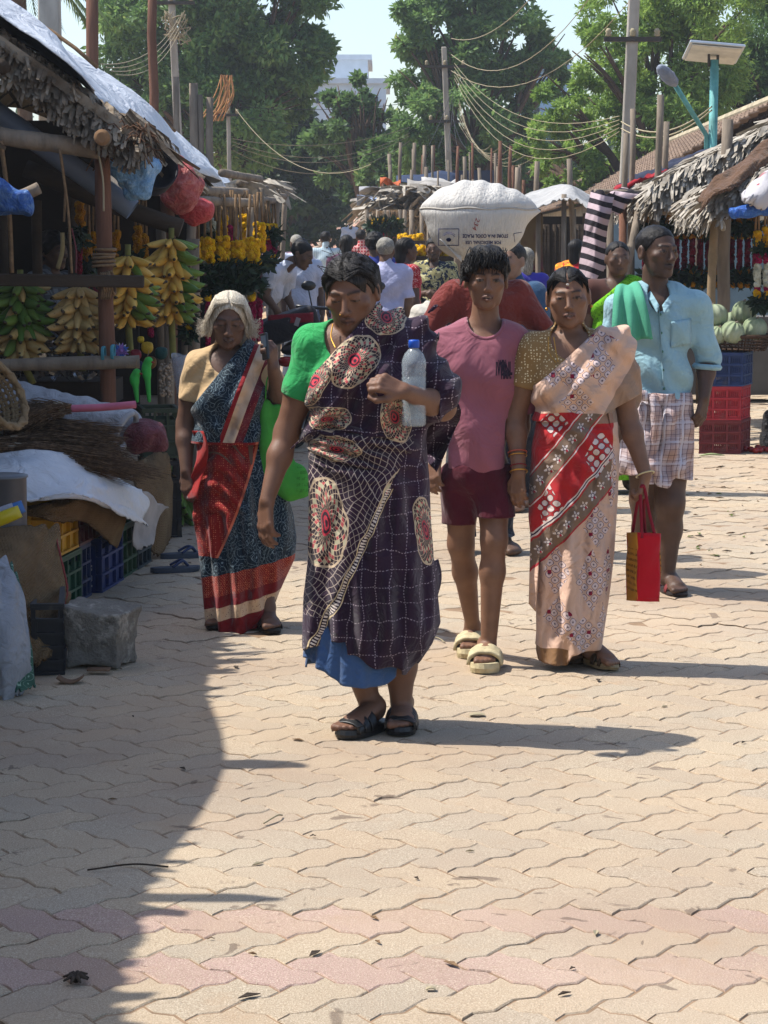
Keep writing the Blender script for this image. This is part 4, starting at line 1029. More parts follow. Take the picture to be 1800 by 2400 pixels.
 skirt(t, 'petticoat', mp, [(1300, 760, 960, .12), (1480, 722, 950, .155), (1595, 712, 935, .16)], L, 0, 130, 40, lambda x, sn: np.where(sn > 0, np.interp(x, hx2, hz2), L(0, 1565, 0).z), [(9, .05, .2, 1.2), (19, .03, 1., 1.6)])
 # loose end hanging off the arm
 b = MB()
 def end(u, v):
  top = [L(1000, 905, .06), L(1068, 930, .04), L(1076, 985, .05)]; p = bez(top, 6)[min(12, int(u * 12))]
  bot = L(990, 1020 + 60 * u, .12).lerp(L(1020, 1105, .12), u); c = Vector(p).lerp(bot, v ** 1.1)
  return c + Vector((.006 * math.sin(u * 9), .03 * math.sin(u * 7 + v * 5), 0)) + ORG[t]
 b.grid(end, 24, 24); o = b.build('pallu_end', ms, t, True); thick(o, .003)
 b = MB()
 def end2(u, v):
  p = L(985 + 42 * u + 8 * math.sin(v * 5), 1330 + 130 * v - 20 * u, .10 + .02 * math.sin(u * 8)); return p + ORG[t]
 b.grid(end2, 14, 16); o = b.build('loose_fold', ms, t, True); thick(o, .003)
 # sandals
 mk = Mat('black_rubber', '#1b1b1c', .45, .4); mk.vary(40, .3); mk = mk.done(); mk2 = simple('sole_edge', '#4a4038', .8, 30, .4)
 for hh, ff, nm in ((hr_, fr_, 'right'), (hl_, fl_, 'left')):
  sole(t, 'sandal_sole', hh, ff, .262, .102, mk, .001, .027)
  for a0_, a1_, H_ in ((.105, .135, .062), (.145, .172, .052), (.182, .208, .042)): strap(t, 'sandal_strap', hh, ff, a0_, a1_, .098, H_, mk, .024)
  f = Vector(ff).normalized(); sd_ = f.cross(Vector((0, 0, 1)))
  for sg in (-1, 1): b = MB(); b.beam(Vector(hh) + ORG[t] + f * .1 + sd_ * sg * .044 + Vector((0, 0, .036)), Vector(hh) + ORG[t] + f * .21 + sd_ * sg * .046 + Vector((0, 0, .034)), .006, .02); b.build('sandal_side', mk, t)
 chain_bead(t, 'necklace', [L(780, 760, -.06), L(776, 790, -.085), L(786, 815, -.118)], .0022, MGOLD)
 b = MB(); b.ball(Vector(H.fr((.013 * -1, -.112, -.03))) + ORG[t], .0025, 8, 6); b.build('nose_stud', MGOLD, t, True)
 # the bottle she holds
 bc = Vector(P(970, 1000, Y0 - .165)); tb = thing('water_bottle', 'clear plastic water bottle with blue cap in the purple-sari woman\'s hand', 'bottle', bc)
 mb = Mat('clear_plastic', '#c9d6de', .08, .8); mb.set(Alpha=.28, IOR=1.5); mb = mb.done()
 prof = [(.0, 0), (.030, .001), (.037, .006), (.038, .02)]
 for k in range(9): prof += [(.0385, .03 + k * .017), (.0365, .037 + k * .017)]
 prof += [(.0385, .19), (.037, .205), (.029, .225), (.017, .238), (.0135, .242), (.0135, .262)]
 b = MB(); b.lathe(bc, prof, 28); b.build('bottle_body', mb, tb, True)
 b = MB(); b.lathe(bc + Vector((0, 0, .004)), [(0, 0), (.033, .002), (.034, .1), (.0345, .15), (0, .15)], 24); mw = Mat('water', '#8fa3ad', .03, .6); mw.set(Alpha=.22); b.build('water', mw.done(), tb, True)
 b = MB(); pr_ = [(.0, .268), (.0155, .267), (.017, .262), (.017, .244), (.0155, .243)]; b.lathe(bc, pr_[::-1], 24); o = b.build('cap', simple('blue_cap', '#1f4fb0', .4, 30, .2), tb, True)
 return t
build_woman_purple()
# ---------------------------------------------------------------- boy in the rose T-shirt
def text_mesh(txt, size, name='print', ext=0.0, bold=0.0):
 cu = bpy.data.curves.new(name, 'FONT'); cu.body = txt; cu.size = size; cu.align_x = 'CENTER'; cu.align_y = 'CENTER'; cu.resolution_u = 2; cu.offset = bold; cu.extrude = ext
 ob = bpy.data.objects.new(name, cu); sc.collection.objects.link(ob); dg = bpy.context.evaluated_depsgraph_get()
 me = bpy.data.meshes.new_from_object(ob.evaluated_get(dg)); bpy.data.objects.remove(ob); bpy.data.curves.remove(cu); return me
def tri_subdiv(me, n):
 import bmesh
 bm = bmesh.new(); bm.from_mesh(me); bmesh.ops.triangulate(bm, faces=bm.faces)
 for _ in range(n): bmesh.ops.subdivide_edges(bm, edges=[e for e in bm.edges if e.calc_length() > .012], cuts=1)
 bm.to_mesh(me); bm.free(); return me
def on_surface(me, to_xz, fn, lift, y_start):
 """drop a flat print onto a signed-distance surface along +y; local coordinates"""
 n = len(me.vertices); co = np.zeros(n * 3, np.float32); me.vertices.foreach_get('co', co); co = co.reshape(-1, 3)
 x, z = to_xz(co[:, 0], co[:, 1]); p = np.stack([x, np.full(n, y_start, np.float32), z], 1).astype(np.float32)
 for _ in range(40): p[:, 1] += np.clip(fn(p), -.02, .02) * .8
 p[:, 1] -= lift; me.vertices.foreach_set('co', p.ravel()); me.update(); return me
def build_boy():
 Y0 = 8.55; t, L = person('person', 'boy in faded rose T-shirt and maroon shorts wearing cream slides', Y0, 1125, 1565)
 skin = (.19, .098, .06)
 H = Head(L(1140, 658, -.02), 2, 2, 1, .95, .95, .9, .96, .004)
 tor = Prims(.05); tor.ell(L(1128, 870, 0), (.125, .085, .15)).ell(L(1122, 1000, 0), (.11, .085, .13)).ell(L(1120, 1100, 0), (.115, .09, .1)).cone(L(1045, 805, 0), L(1205, 805, 0), .042, .042)
 neck = Prims(.025); neck.cone(L(1138, 705, .01), L(1135, 780, .015), .047, .055).cone(L(1125, 768, .02), L(1060, 800, .01), .04, .036).cone(L(1150, 768, .02), L(1200, 800, .01), .04, .036)
 sr, er, wr = L(1040, 812, 0), L(1008, 960, .02), L(1022, 1075, -.05); sl_, el_, wl = L(1208, 810, 0), L(1222, 960, .03), L(1212, 1085, -.02)
 armr = Prims(.02); armr.chain([sr, er, er.lerp(wr, .3), wr], [.042, .032, .034, .022]); arml = Prims(.02); arml.chain([sl_, el_, el_.lerp(wl, .3), wl], [.042, .032, .034, .022])
 hd = Prims(.007); hand(hd, wr, L(1016, 1130, -.07) - wr, (-.6, -.7, .1), 1, (20, 24, 26, 30), .86); hand(hd, wl, L(1210, 1140, -.03) - wl, (.6, -.7, 0), -1, (20, 22, 24, 26), .86)
 a1, a2 = L(1108, 1468, .22), L(1144, 1535, -.06)
 legs = Prims(.025); legs.chain([L(1085, 1130, 0), L(1080, 1275, .06), L(1090, 1340, .12), a1], [.07, .046, .044, .026]).chain([L(1155, 1120, 0), L(1158, 1265, -.07), L(1154, 1340, -.07), a2], [.07, .046, .044, .026])
 h1 = L(1108, 1500, .30); h1.z = 0; h2 = L(1140, 1560, -.0); h2.z = 0; f1 = (-.08, -1, 0); f2 = (-.08, -1, 0)
 ft = Prims(.007); foot(ft, a1, h1, f1, .92, .034); foot(ft, a2, h2, f2, .92, .034)
 paint = lambda V, col: H.paint(V, col, skin, (.13, .055, .045), teeth=True)
 body_obj(t, [tor, neck, H, armr, arml, hd, legs, ft], .014, L(975, 1600, -.35), L(1260, 560, .5), .0046, skin, paint)
 hair_cap(t, H, MHAIRK, 'fringe')
 g = random.Random(5); ps = []
 for k in range(160):
  x = g.uniform(-.075, .075); p0 = np.array([x, -.03 - g.random() * .06, .1 + g.uniform(-.02, .03)]); dx = g.uniform(-.03, .02)
  ps.append([p0, p0 + [dx * .5, -.03, -.012], p0 + [dx, -.04 + .02 * abs(x) / .07, -.045 + g.uniform(-.01, .01)]])
  if k % 3 == 0:
   q = np.array([-.08, g.uniform(-.05, .02), g.uniform(.0, .07)]); ps.append([q, q + [-.014, -.006, -.004], q + [-.022, -.012, -.02 + g.uniform(-.01, .012)]])
 strands(t, 'hair_strand', H, MHAIRK, ps, .0016)
 mt = Mat('rose_tshirt', '#8e5662', .92, .1); mt.vary(7, .35, dark=.72, light=1.12); mt.bump(mt.noise(7, 3, dist=1.0), .034, .7); mt.bump(mt.noise(320, 2), .001, .35); mt.set(Sheen_Weight=.2); mt = mt.done()
 shirt = Prims(.05); shirt.ell(L(1128, 880, 0), (.165, .11, .16)).ell(L(1122, 1000, 0), (.125, .105, .16)).ell(L(1121, 1080, -.005), (.118, .1, .12)).cone(L(1042, 800, 0), L(1208, 798, 0), .05, .05).cone(L(1115, 778, .015), L(1050, 797, .0), .045, .048).cone(L(1158, 778, .015), L(1200, 796, .0), .045, .048).ell(L(1136, 822, -.0), (.1, .098, .07))
 slr = Prims(.04); slr.chain([sr, er, er.lerp(wr, .25)], [.058, .066, .06]); sll = Prims(.04); sll.chain([sl_, el_, el_.lerp(wl, .2)], [.058, .062, .06])
 zb = L(0, 1106, 0).z; er_ = A3(er); nr = unit(A3(er) - A3(sr)); el__ = A3(el_); nl = unit(A3(el_) - A3(sl_)); nk = A3(L(1137, 752, -.035))
 def src(p): return smin(shirt(p), smin(slr(p), sll(p), .02), .035)
 def reg(p):
  d = zb - p[:, 2]; d = np.maximum(d, np.where(p[:, 0] < er_[0] + .06, (p - er_) @ nr - .0, -1)); d = np.maximum(d, np.where(p[:, 0] > el__[0] - .06, (p - el__) @ nl - .01, -1))
  return np.maximum(d, -s_ell(p, nk, (.064, .16, .058)))
 def ex(p): return .006 * np.sin(p[:, 0] * 38 + 2.2 * np.sin(p[:, 2] * 7 + 1) + p[:, 2] * 9) + .006 * np.sin(p[:, 2] * 31 + p[:, 0] * 14) * np.clip((p[:, 2] - zb) * 3, .2, 1) + .004 * vnoise(p, 26, 4)
 tf = capped(src, .0, reg, ex)
 o = sdf_obj(tf, L(975, 1115, -.25), L(1265, 735, .25), .0055, 't_shirt', mt, t)
 b = MB(); nc = [Vector(nk) + Vector((math.cos(a) * .064, -.03 + .05 * 0 - .055 * max(0, math.sin(a)) * 0, math.sin(a) * .0)) for a in (0,)]
 # collar rib follows the neck hole
 pts = []
 for k in range(25):
  a = math.pi * (1 + k / 24); p = A3(nk) + A3((math.cos(a) * .068, 0, math.sin(a) * .062)); q = np.array([[p[0], -.2, p[2]]], np.float32)
  for _ in range(30): q[:, 1] += src(q) - ex(q)
  pts.append(Vector(q[0]) + ORG[t] + Vector((0, .002, 0)))
 b.tube(pts, .007, 6, flat=.8); b.build('collar', mt, t, True)
 # chest print: brushed letters
 mk = simple('print_ink', '#2e2230', .9, 60, .5)
 c = L(1178, 862, 0)
 for txt, sz, ox, oz, stx in (('IVMNL', .034, 0, 0, .62), ('HMM.', .022, .008, -.02, .7), ('WIN', .022, -.006, .016, .6)):
  me = tri_subdiv(text_mesh(txt, sz, 'chest_print', bold=.0012), 1)
  on_surface(me, lambda X, Z: (c.x + X * stx + ox, c.z + Z * 1.9 + oz), lambda p: src(p) - ex(p), .002, -.22)
  place(me, 'chest_print', mk, t)
 # shorts
 ms = fabric('maroon_shorts', '#4a1522', .85, 260, .012); sh = Prims(.04)
 sh.ell(L(1119, 1110, 0), (.125, .1, .08)).chain([L(1084, 1120, 0), L(1077, 1250, .045)], [.078, .072]).chain([L(1157, 1115, 0), L(1160, 1225, -.06)], [.078, .072])
 xa = L(1119, 0, 0).x; za, zc = L(0, 1238, 0).z, L(0, 1207, 0).z
 def sreg(p): return np.maximum(np.where(p[:, 0] < xa, za, zc) - p[:, 2], p[:, 2] - L(0, 1085, 0).z)
 sdf_obj(capped(sh, .0, sreg, lambda p: .005 * np.sin(p[:, 0] * 60 + p[:, 2] * 25)), L(1025, 1245, -.25), L(1210, 1080, .25), .0055, 'shorts', ms, t)
 mc = simple('cream_foam', '#b8ab88', .75, 30, .35, .003, 120)
 for hh, ff in ((h1, f1), (h2, f2)):
  sole(t, 'slide_sole', hh, ff, .262, .112, mc, .001, .036, fw=1.2); strap(t, 'slide_strap', hh, ff, .085, .182, .108, .05, mc, .032, thk=.012, quilt=.007, nu=24, nv=18)
 return t
build_boy()
# ---------------------------------------------------------------- woman in the kolam sari
def sari_kolam(L, Y0):
 m = Mat('kolam_sari', '#c2a18d', .82, .15); o = Ob(m, L, Y0)
 wn = m.noise(8, 2); wm = m.noise(7.3, 2, stretch=(1.2, .8, 1)); x = o.x + (wn - .5) * 20; y = o.y + (wm - .5) * 20; o.x = x; o.y = y
 m.over(m.noise(2.4, 2).sm(.4, .7) * .55, '#c9a48a')
 def kol(u, v, s=13):
  a = u * (math.pi / s); b = v * (math.pi / s); q = a.cos() + b.cos()
  ln = (a.cos() * b.cos()).abs();
  l1 = (q.abs() - .62).abs().lt(.15); dot = q.abs().gt(1.86); return l1, dot, q
 l1, dot, q = kol(x, y)
 # motif places
 mask = None
 for cx, cy, rx, ry in [(1333, 872, 46, 34), (1400, 850, 36, 48), (1345, 935, 40, 42), (1392, 790, 52, 18), (1396, 1225, 34, 52), (1432, 1110, 18, 74), (1302, 1330, 28, 66), (1385, 1350, 44, 72), (1310, 1440, 40, 46), (1368, 1478, 46, 44), (1425, 1335, 16, 60), (1412, 1452, 14, 50), (1290, 880, 20, 20)]:
  e = ((x - cx).abs() / rx + (y - cy).abs() / ry).lt(1.0); mask = e if mask is None else mask.mx(e)
 cream = mask
 m.over(cream * q.abs().gt(.6) * .55, '#c6bcc2'); m.over(cream * l1 * .95, '#2b2748'); m.over(cream * ((x / 46).line(.1) * (y / 46).line(.1)), '#7c1630'); m.over(cream * dot * .8, '#26223c')
 dA = o.half(1250, 1330, 1445, 1120)            # >0 below the border
 below = dA.gt(0); skirt_ = y.gt(962) * x.lt(1432)
 red = skirt_ * dA.lt(-44)
 m.over(red * .97, '#a3121c')
 dB = o.half(1262, 1120, 1372, 975); bandB = (dB.abs()).lt(18) * skirt_ * dA.lt(-44)
 border = (skirt_ * dA.lt(0) * dA.gt(-44)).mx(bandB)
 m.over(border, '#76604f')
 # white kolam on red
 mask2 = None
 for cx, cy, rx, ry in [(1285, 1185, 30, 62), (1402, 1065, 40, 66), (1292, 985, 34, 34)]:
  e = ((x - cx).abs() / rx + (y - cy).abs() / ry).lt(1.0); mask2 = e if mask2 is None else mask2.mx(e)
 mask2 = mask2 * red * (1 - bandB)
 m.over(mask2 * q.abs().gt(.5), '#c9b8b0'); m.over(mask2 * l1, '#3a2030')
 # lotuses along the taupe border
 al = (x - y) * .7071; u = (al / 30).frac() - .5; v = (dA + 22) / 30; vB = dB / 30
 def lotus(u, v):
  r = (u * u + v * v * 1.3).sqrt(); th = v.at2(u) * 5; return r.lt(.3 + .1 * 1.0) * ((th.cos()) * .12 + .26 - r).gt(0), (r - .14).abs().lt(.03), ((u * u) + (v - .2) * (v - .2)).sqrt().lt(.09)
 for vv, msk in ((v, skirt_ * dA.lt(0) * dA.gt(-44)), (vB, bandB)):
  p, l_, c_ = lotus(u, vv); m.over(msk * p, '#cbbdb4'); m.over(msk * l_, '#463a44'); m.over(msk * c_, '#a01830')
 ed = ((dA + 50).abs().lt(1.6)).mx((dA + 56).abs().lt(1.6)).mx((dB - 22).abs().lt(1.4)).mx((dB + 22).abs().lt(1.4)) * skirt_
 m.over(ed * dA.lt(-30), '#d0bdb4'); m.over((dA + 53).abs().lt(1.4) * skirt_, '#241d33'); m.over(dA.abs().lt(2) * skirt_, '#a01f2c')
 m.over((y.gt(1512)) * x.lt(1330), '#7a5a3c')
 hemb = o.half(1395, 985, 1520, 775); m.over(hemb.gt(0) * y.lt(985) * x.gt(1340) * .9, '#8a725f')
 folds(m, -1, 0); return m.done()
def build_woman_kolam():
 Y0 = 8.5; t, L = person('person', 'woman in cream and red printed sari swinging a red bag', Y0, 1350, 1570); skin = (.18, .092, .055)
 H = Head(L(1332, 698, -.02), -4, 3, -4, .97, .98, .95, 1.04, .004)
 tor = Prims(.055); tor.ell(L(1342, 880, 0), (.14, .1, .15)).ell(L(1345, 985, 0), (.13, .1, .12)).ell(L(1345, 1080, 0), (.15, .115, .14)).ell(L(1305, 900, -.065), (.06, .052, .06)).ell(L(1380, 895, -.065), (.06, .052, .06)).cone(L(1252, 815, .01), L(1436, 812, .01), .048, .048)
 neck = Prims(.02); neck.cone(L(1335, 745, .01), L(1336, 812, .02), .045, .055).cone(L(1300, 805, .03), L(1375, 803, .03), .04, .04)
 sr, er, wr = L(1248, 820, 0), L(1207, 975, .02), L(1216, 1105, -.06); sl_, el_, wl = L(1440, 818, 0), L(1470, 975, .03), L(1512, 1112, -.05)
 armr = Prims(.022); armr.chain([sr, (sr + er) / 2, er, er.lerp(wr, .3), wr], [.05, .047, .037, .037, .024]); arml = Prims(.022); arml.chain([sl_, (sl_ + el_) / 2, el_, el_.lerp(wl, .3), wl], [.05, .047, .037, .037, .024])
 hd = Prims(.007); hand(hd, wr, L(1214, 1160, -.07) - wr, (-.5, -.8, .1), 1, (22, 24, 26, 30), .9); hand(hd, wl, L(1506, 1160, -.06) - wl, (.85, -.5, .1), -1, (60, 62, 64, 66), .9, tcurl=18)
 a1, a2 = L(1385, 1525, -.02), L(1325, 1520, .14); legs = Prims(.03); legs.chain([L(1375, 1150, 0), L(1382, 1350, -.05), a1], [.08, .055, .032]).chain([L(1310, 1150, 0), L(1318, 1350, .05), a2], [.08, .055, .032])
 h1 = L(1375, 1552, .06); h1.z = 0; f1 = (.42, -1, .0); h2 = L(1322, 1530, .2); h2.z = 0; f2 = (.15, -1, 0)
 ft = Prims(.007); foot(ft, a1, h1, f1, .9, .022, nrm=(0, .25, 1)); foot(ft, a2, h2, f2, .9, .022)
 paint = lambda V, col: H.paint(V, col, skin, (.15, .06, .05), teeth=True, bindi=(.12, .01, .01), eyes=.85)
 body_obj(t, [tor, neck, H, armr, arml, hd, legs, ft], .014, L(1170, 1600, -.35), L(1560, 600, .42), .0046, skin, paint)
 hair_cap(t, H, MHAIRK, 'pulled'); combed(t, H, MHAIRK, 420, 9)
 b = MB(); b.ball(Vector(H.fr((0, -.0985, .056))) + ORG[t], (.006, .003, .004), 8, 6); b.build('ash_mark', simple('ash', '#b9b2a8', .9), t, True)
 for sx in (-1, 1): b = MB(); b.ball(Vector(H.fr((sx * .083, -.002, -.036))) + ORG[t], .006, 8, 6); b.build('earring', MGOLD, t, True)
 # blouse, gold with pale dots
 mb = Mat('gold_blouse', '#86683e', .7, .3); v = mb.vor(95, rnd=.5); mb.over(v.lt(.28) * mb.xyz(mb.coord())[2].gt(L(0, 895, 0).z), '#d8c9a0'); mb.bump(mb.noise(40, 3), .004, .5); mb = mb.done()
 a0, a1_ = A3(sr), A3(er); cr = a0 + (a1_ - a0) * .55; nr = unit(a1_ - a0); nk = A3(L(1336, 795, -.05)); zb = L(0, 990, 0).z; cl = A3(sl_) + (A3(el_) - A3(sl_)) * .3; nl = unit(A3(el_) - A3(sl_))
 def bs(p): return smin(smin(tor(p), armr(p), .03), smin(arml(p), neck(p), .03), .03)
 def br(p):
  d = np.maximum(zb - p[:, 2], np.where(p[:, 0] < A3(sr)[0] + .03, (p - cr) @ nr, -1)); d = np.maximum(d, np.where(p[:, 0] > A3(sl_)[0] - .03, (p - cl) @ nl, -1)); return np.maximum(d, -s_ell(p, nk, (.068, .16, .075)))
 sdf_obj(capped(bs, .006, br, lambda p: .003 * vnoise(p, 60, 1)), L(1180, 1000, -.25), L(1520, 755, .22), .005, 'blouse', mb, t)
 ms = sari_kolam(L, Y0)
 q0 = A3(L(1400, 770, 0)); q1 = A3(L(1262, 890, 0)); dd = q1 - q0; nn = unit(np.array([dd[2], 0, -dd[0]])); nn = nn if nn[2] < 0 else -nn
 r0 = A3(L(1380, 985, 0)); r1 = A3(L(1545, 900, 0)); d2 = r1 - r0; n2 = unit(np.array([d2[2], 0, -d2[0]])); n2 = n2 if n2[2] < 0 else -n2
 def psrc(p): return smin(smin(tor(p), neck(p) + .012, .04), s_cone(p, A3(sl_), A3(sl_) * .25 + A3(el_) * .75, .056, .046), .04)
 def preg(p): return np.maximum(np.maximum(-((p - q0) @ nn), L(0, 985, 0).z - p[:, 2]), np.where(p[:, 1] < .02, (p - r0) @ n2, -1))
 def pf(p):
  s = (p - q0) @ nn; al = p[:, 0] * .72 + p[:, 2] * .7; return .008 * np.sin(s * 90 + 2 * np.sin(al * 8)) * np.clip(1.2 - np.abs(s - .05) * 5, .2, 1) + .006 * np.sin(s * 40 + al * 5) + .003 * vnoise(p, 30, 3)
 sdf_obj(capped(psrc, .022, preg, pf), L(1230, 1000, -.28), L(1530, 755, .25), .005, 'pallu', ms, t)
 def disp(x, y, z, sn):
  f = np.clip(sn, 0, 1); zz = L(0, 1180, 0).z
  d = .02 * f * np.sin(x * 62 + (z - zz) * 9 + 1.2 * np.sin(z * 11)) * np.clip((zz - z) * 5, 0, 1) + .006 * f * np.sin((x + z) * 60) * (z > zz)
  s = (x - L(1250, 0, 0).x) * .73 + (z - L(0, 1330, 0).z) * -.68
  return d + .012 * f * (s < 0) * (z < L(0, 1000, 0).z)
 hx = [L(v, 1500, 0).x for v in (1240, 1258, 1322, 1330, 1345, 1400, 1430)]; hz = [L(0, v, 0).z for v in (1420, 1541, 1545, 1520, 1512, 1516, 1470)]
 skirt(t, 'sari_skirt', ms, [(950, 1262, 1440, .105), (985, 1258, 1442, .118), (1050, 1247, 1450, .128), (1150, 1241, 1446, .135), (1210, 1240, 1442, .14), (1300, 1250, 1436, .145), (1400, 1258, 1424, .15), (1480, 1258, 1412, .155), (1545, 1254, 1402, .15)], L, 0, 190, 120, lambda x, sn: np.where(sn > -.1, np.interp(x, hx, hz), L(0, 1515, 0).z), [(5, .035, .3, 1.), (10, .025, 1.1, 1.4)], disp)
 b = MB()
 def fl(u, v): return ORG[t] + L(1425 + 18 * u + 6 * math.sin(v * 6), 962 + 215 * v, -.085 + .07 * u + .012 * math.sin(v * 9 + u * 4))
 b.grid(fl, 8, 24); o = b.build('pleat_tail', ms, t, True); thick(o, .003)
 b = MB()
 def fl2(u, v): return ORG[t] + L(1244 + 22 * u * (1 - .3 * v) - 4 * v, 1250 + 165 * v + 18 * u, -.05 - .06 * u + .01 * math.sin(v * 8))
 b.grid(fl2, 8, 16); o = b.build('border_end', ms, t, True); thick(o, .003)
 msn = simple('tan_sandal', '#8f7c5c', .6, 30, .4); msd = simple('sandal_dark', '#463626', .5, 40, .4)
 sole(t, 'sandal_sole', Vector(h1) + Vector((0, 0, .0)), f1, .235, .088, msn, .004, .02, nrm=(0, .25, 1)); strap(t, 'sandal_strap', h1, f1, .11, .135, .086, .05, msd, .02, nrm=(0, .25, 1)); strap(t, 'sandal_strap', h1, f1, .16, .175, .08, .04, msd, .02, nrm=(0, .25, 1))
 sole(t, 'sandal_sole', h2, f2, .235, .088, msd, .002, .02); strap(t, 'sandal_strap', h2, f2, .1, .16, .09, .05, msd, .02)
 chain_bead(t, 'necklace', [L(1285, 790, -.06), L(1287, 825, -.095), L(1303, 850, -.112)], .0018, MGOLD); chain_bead(t, 'necklace', [L(1298, 790, -.07), L(1304, 830, -.105), L(1308, 848, -.113)], .002, MGOLD)
 wd = wr - er
 ring_tube(t, 'bangle', er.lerp(wr, .66), wd, .034, .0028, simple('red_bangle', '#a8503c', .4)); ring_tube(t, 'bangle', er.lerp(wr, .72), wd, .033, .0022, MGOLD); ring_tube(t, 'bangle', wr, wd, .031, .003, MGOLD); ring_tube(t, 'bracelet_thread', er.lerp(wr, .9), wd, .028, .002, simple('red_thread', '#7a1420', .8)); ring_tube(t, 'bangle', wl, wl - el_, .033, .003, simple('cream_bangle', '#c9b98c', .4))
 # her bag
 Yb = Y0 - .06; bl = P(1482, 1405, Yb); tb = thing('shopping_bag', 'red and mustard cloth bag hanging from the printed-sari woman\'s hand', 'bag', bl)
 mr = fabric('red_jute', '#a80f1e', .9, 160, .004); my = Mat('mustard_side', '#a5742a', .9, .1); xx, yy, zz = my.xyz(my.coord())
 my.over((((zz * 46).frac()).gt(.55)) * (zz.lt(.19)) * zz.gt(.03) * my.noise(170, 2, stretch=(1, 1, .25)).gt(.47) * .7, '#4a2c12'); my = my.done()
 A = P(1470, 1248, Yb + .06); B_ = P(1494, 1248, Yb - .05); C = P(1548, 1250, Yb - .02); D = P(1524, 1248, Yb + .10); dz = P(0, 1408, Yb).z - P(0, 1248, Yb).z
 def panel(nm, p, q, mat, bulge):
  b = MB(); nrm = (q - p).cross(Vector((0, 0, 1))).normalized()
  b.grid(lambda u, v: p.lerp(q, u) + Vector((0, 0, dz * v)) - nrm * (-bulge * math.sin(math.pi * u) * math.sin(math.pi * min(1, v * .9 + .1)) + .003 * math.sin(9 * v + 5 * u)), 10, 14); o = b.build(nm, mat, tb, True); thick(o, .003); return o
 panel('front_panel', B_, C, mr, .01); panel('side_panel', A, B_, my, .004); panel('back_panel', D, A, mr, .006); panel('side_panel', C, D, my, .004)
 b = MB(); b.add([q + Vector((0, 0, dz)) for q in (A, B_, C, D)], [(0, 1, 2, 3)]); b.build('base', mr, tb)
 hp = P(1505, 1150, Y0 - .075)
 for p, q in ((B_.lerp(C, .2), B_.lerp(C, .8)), (A.lerp(D, .2), A.lerp(D, .8))):
  b = MB(); b.tube(bez([p - Vector((0, 0, .02)), p.lerp(hp, .5) + Vector((-.004, 0, 0)), hp + Vector((-.006, 0, .008)), hp + Vector((.008, 0, .008)), q.lerp(hp, .5), q - Vector((0, 0, .02))], 5), .0065, 6); b.build('handle', simple('red_rope', '#7c1024', .8, 60, .3), tb, True)
 return t
build_woman_kolam()
# ---------------------------------------------------------------- old woman with white hair
def sari_navy(L, Y0):
 m = Mat('navy_sari', '#10222f', .8, .15); o = Ob(m, L, Y0); x, y = o.x, o.y; ob = m.coord()
 d1 = m.vor(17, rnd=.6); rings = (d1 * 5.5).line(.05).mx((m.vor(30, rnd=.8) * 3).line(.045)); dots = m.vor(150, rnd=.3).lt(.15)
 pat = rings * m.noise(300, 1).gt(.40) + dots * .55
 m.over(pat.mn(1.0) * .6, '#8fa4ac')
 # upper border strip: red, cream, red
 dB = o.half(625, 800, 538, 1036); st = y.lt(1036) * x.gt(520)
 m.over(st * dB.gt(-12) * dB.lt(14), '#bfa48a'); m.over(st * (dB.gt(14) * dB.lt(24)), '#7c1018'); m.over(st * dB.gt(-30) * dB.lt(-12), '#5d1420'); m.over(st * dB.gt(-30) * dB.lt(-12) * dots, '#c98d84')
 # red wrap on the hip
 sk = y.gt(1030); edge = x + ((y - 1045) * (y - 1045)) * .00055 - 602 + (y - 1045) * .22
 red = sk * edge.lt(0) * y.lt(1300)
 hem = o.half(470, 1352, 700, 1296)         # >0 below
 low = hem.gt(0) * sk
 red = red.mx(low)
 m.over(red, '#7d1613'); m.over(red * m.vor(120, rnd=.25).lt(.25) * .8, '#c77a58')
 dia = (((x / 26).frac() - .5).abs() + ((hem / 40).frac() - .5).abs()); m.over(low * hem.lt(48) * (dia * 6).line(.08) * .7, '#d08a68')
 m.over(low * hem.gt(48), '#6d0f16'); lace = low * hem.gt(72) * hem.lt(100) * (m.noise(90, 2) + hem * .006).gt(.92)
 m.over(low * hem.gt(74 ) * hem.lt(104) * .9, '#c9ac8c'); m.over(low * hem.gt(70) * hem.lt(104) * m.vor(110).lt(.2), '#6d3a2c'); m.over(low * hem.gt(106), '#6d0f16')
 m.over((edge.abs()).lt(3) * sk * y.lt(1300), '#c96a4c')
 folds(m, -1, 0); return m.done()
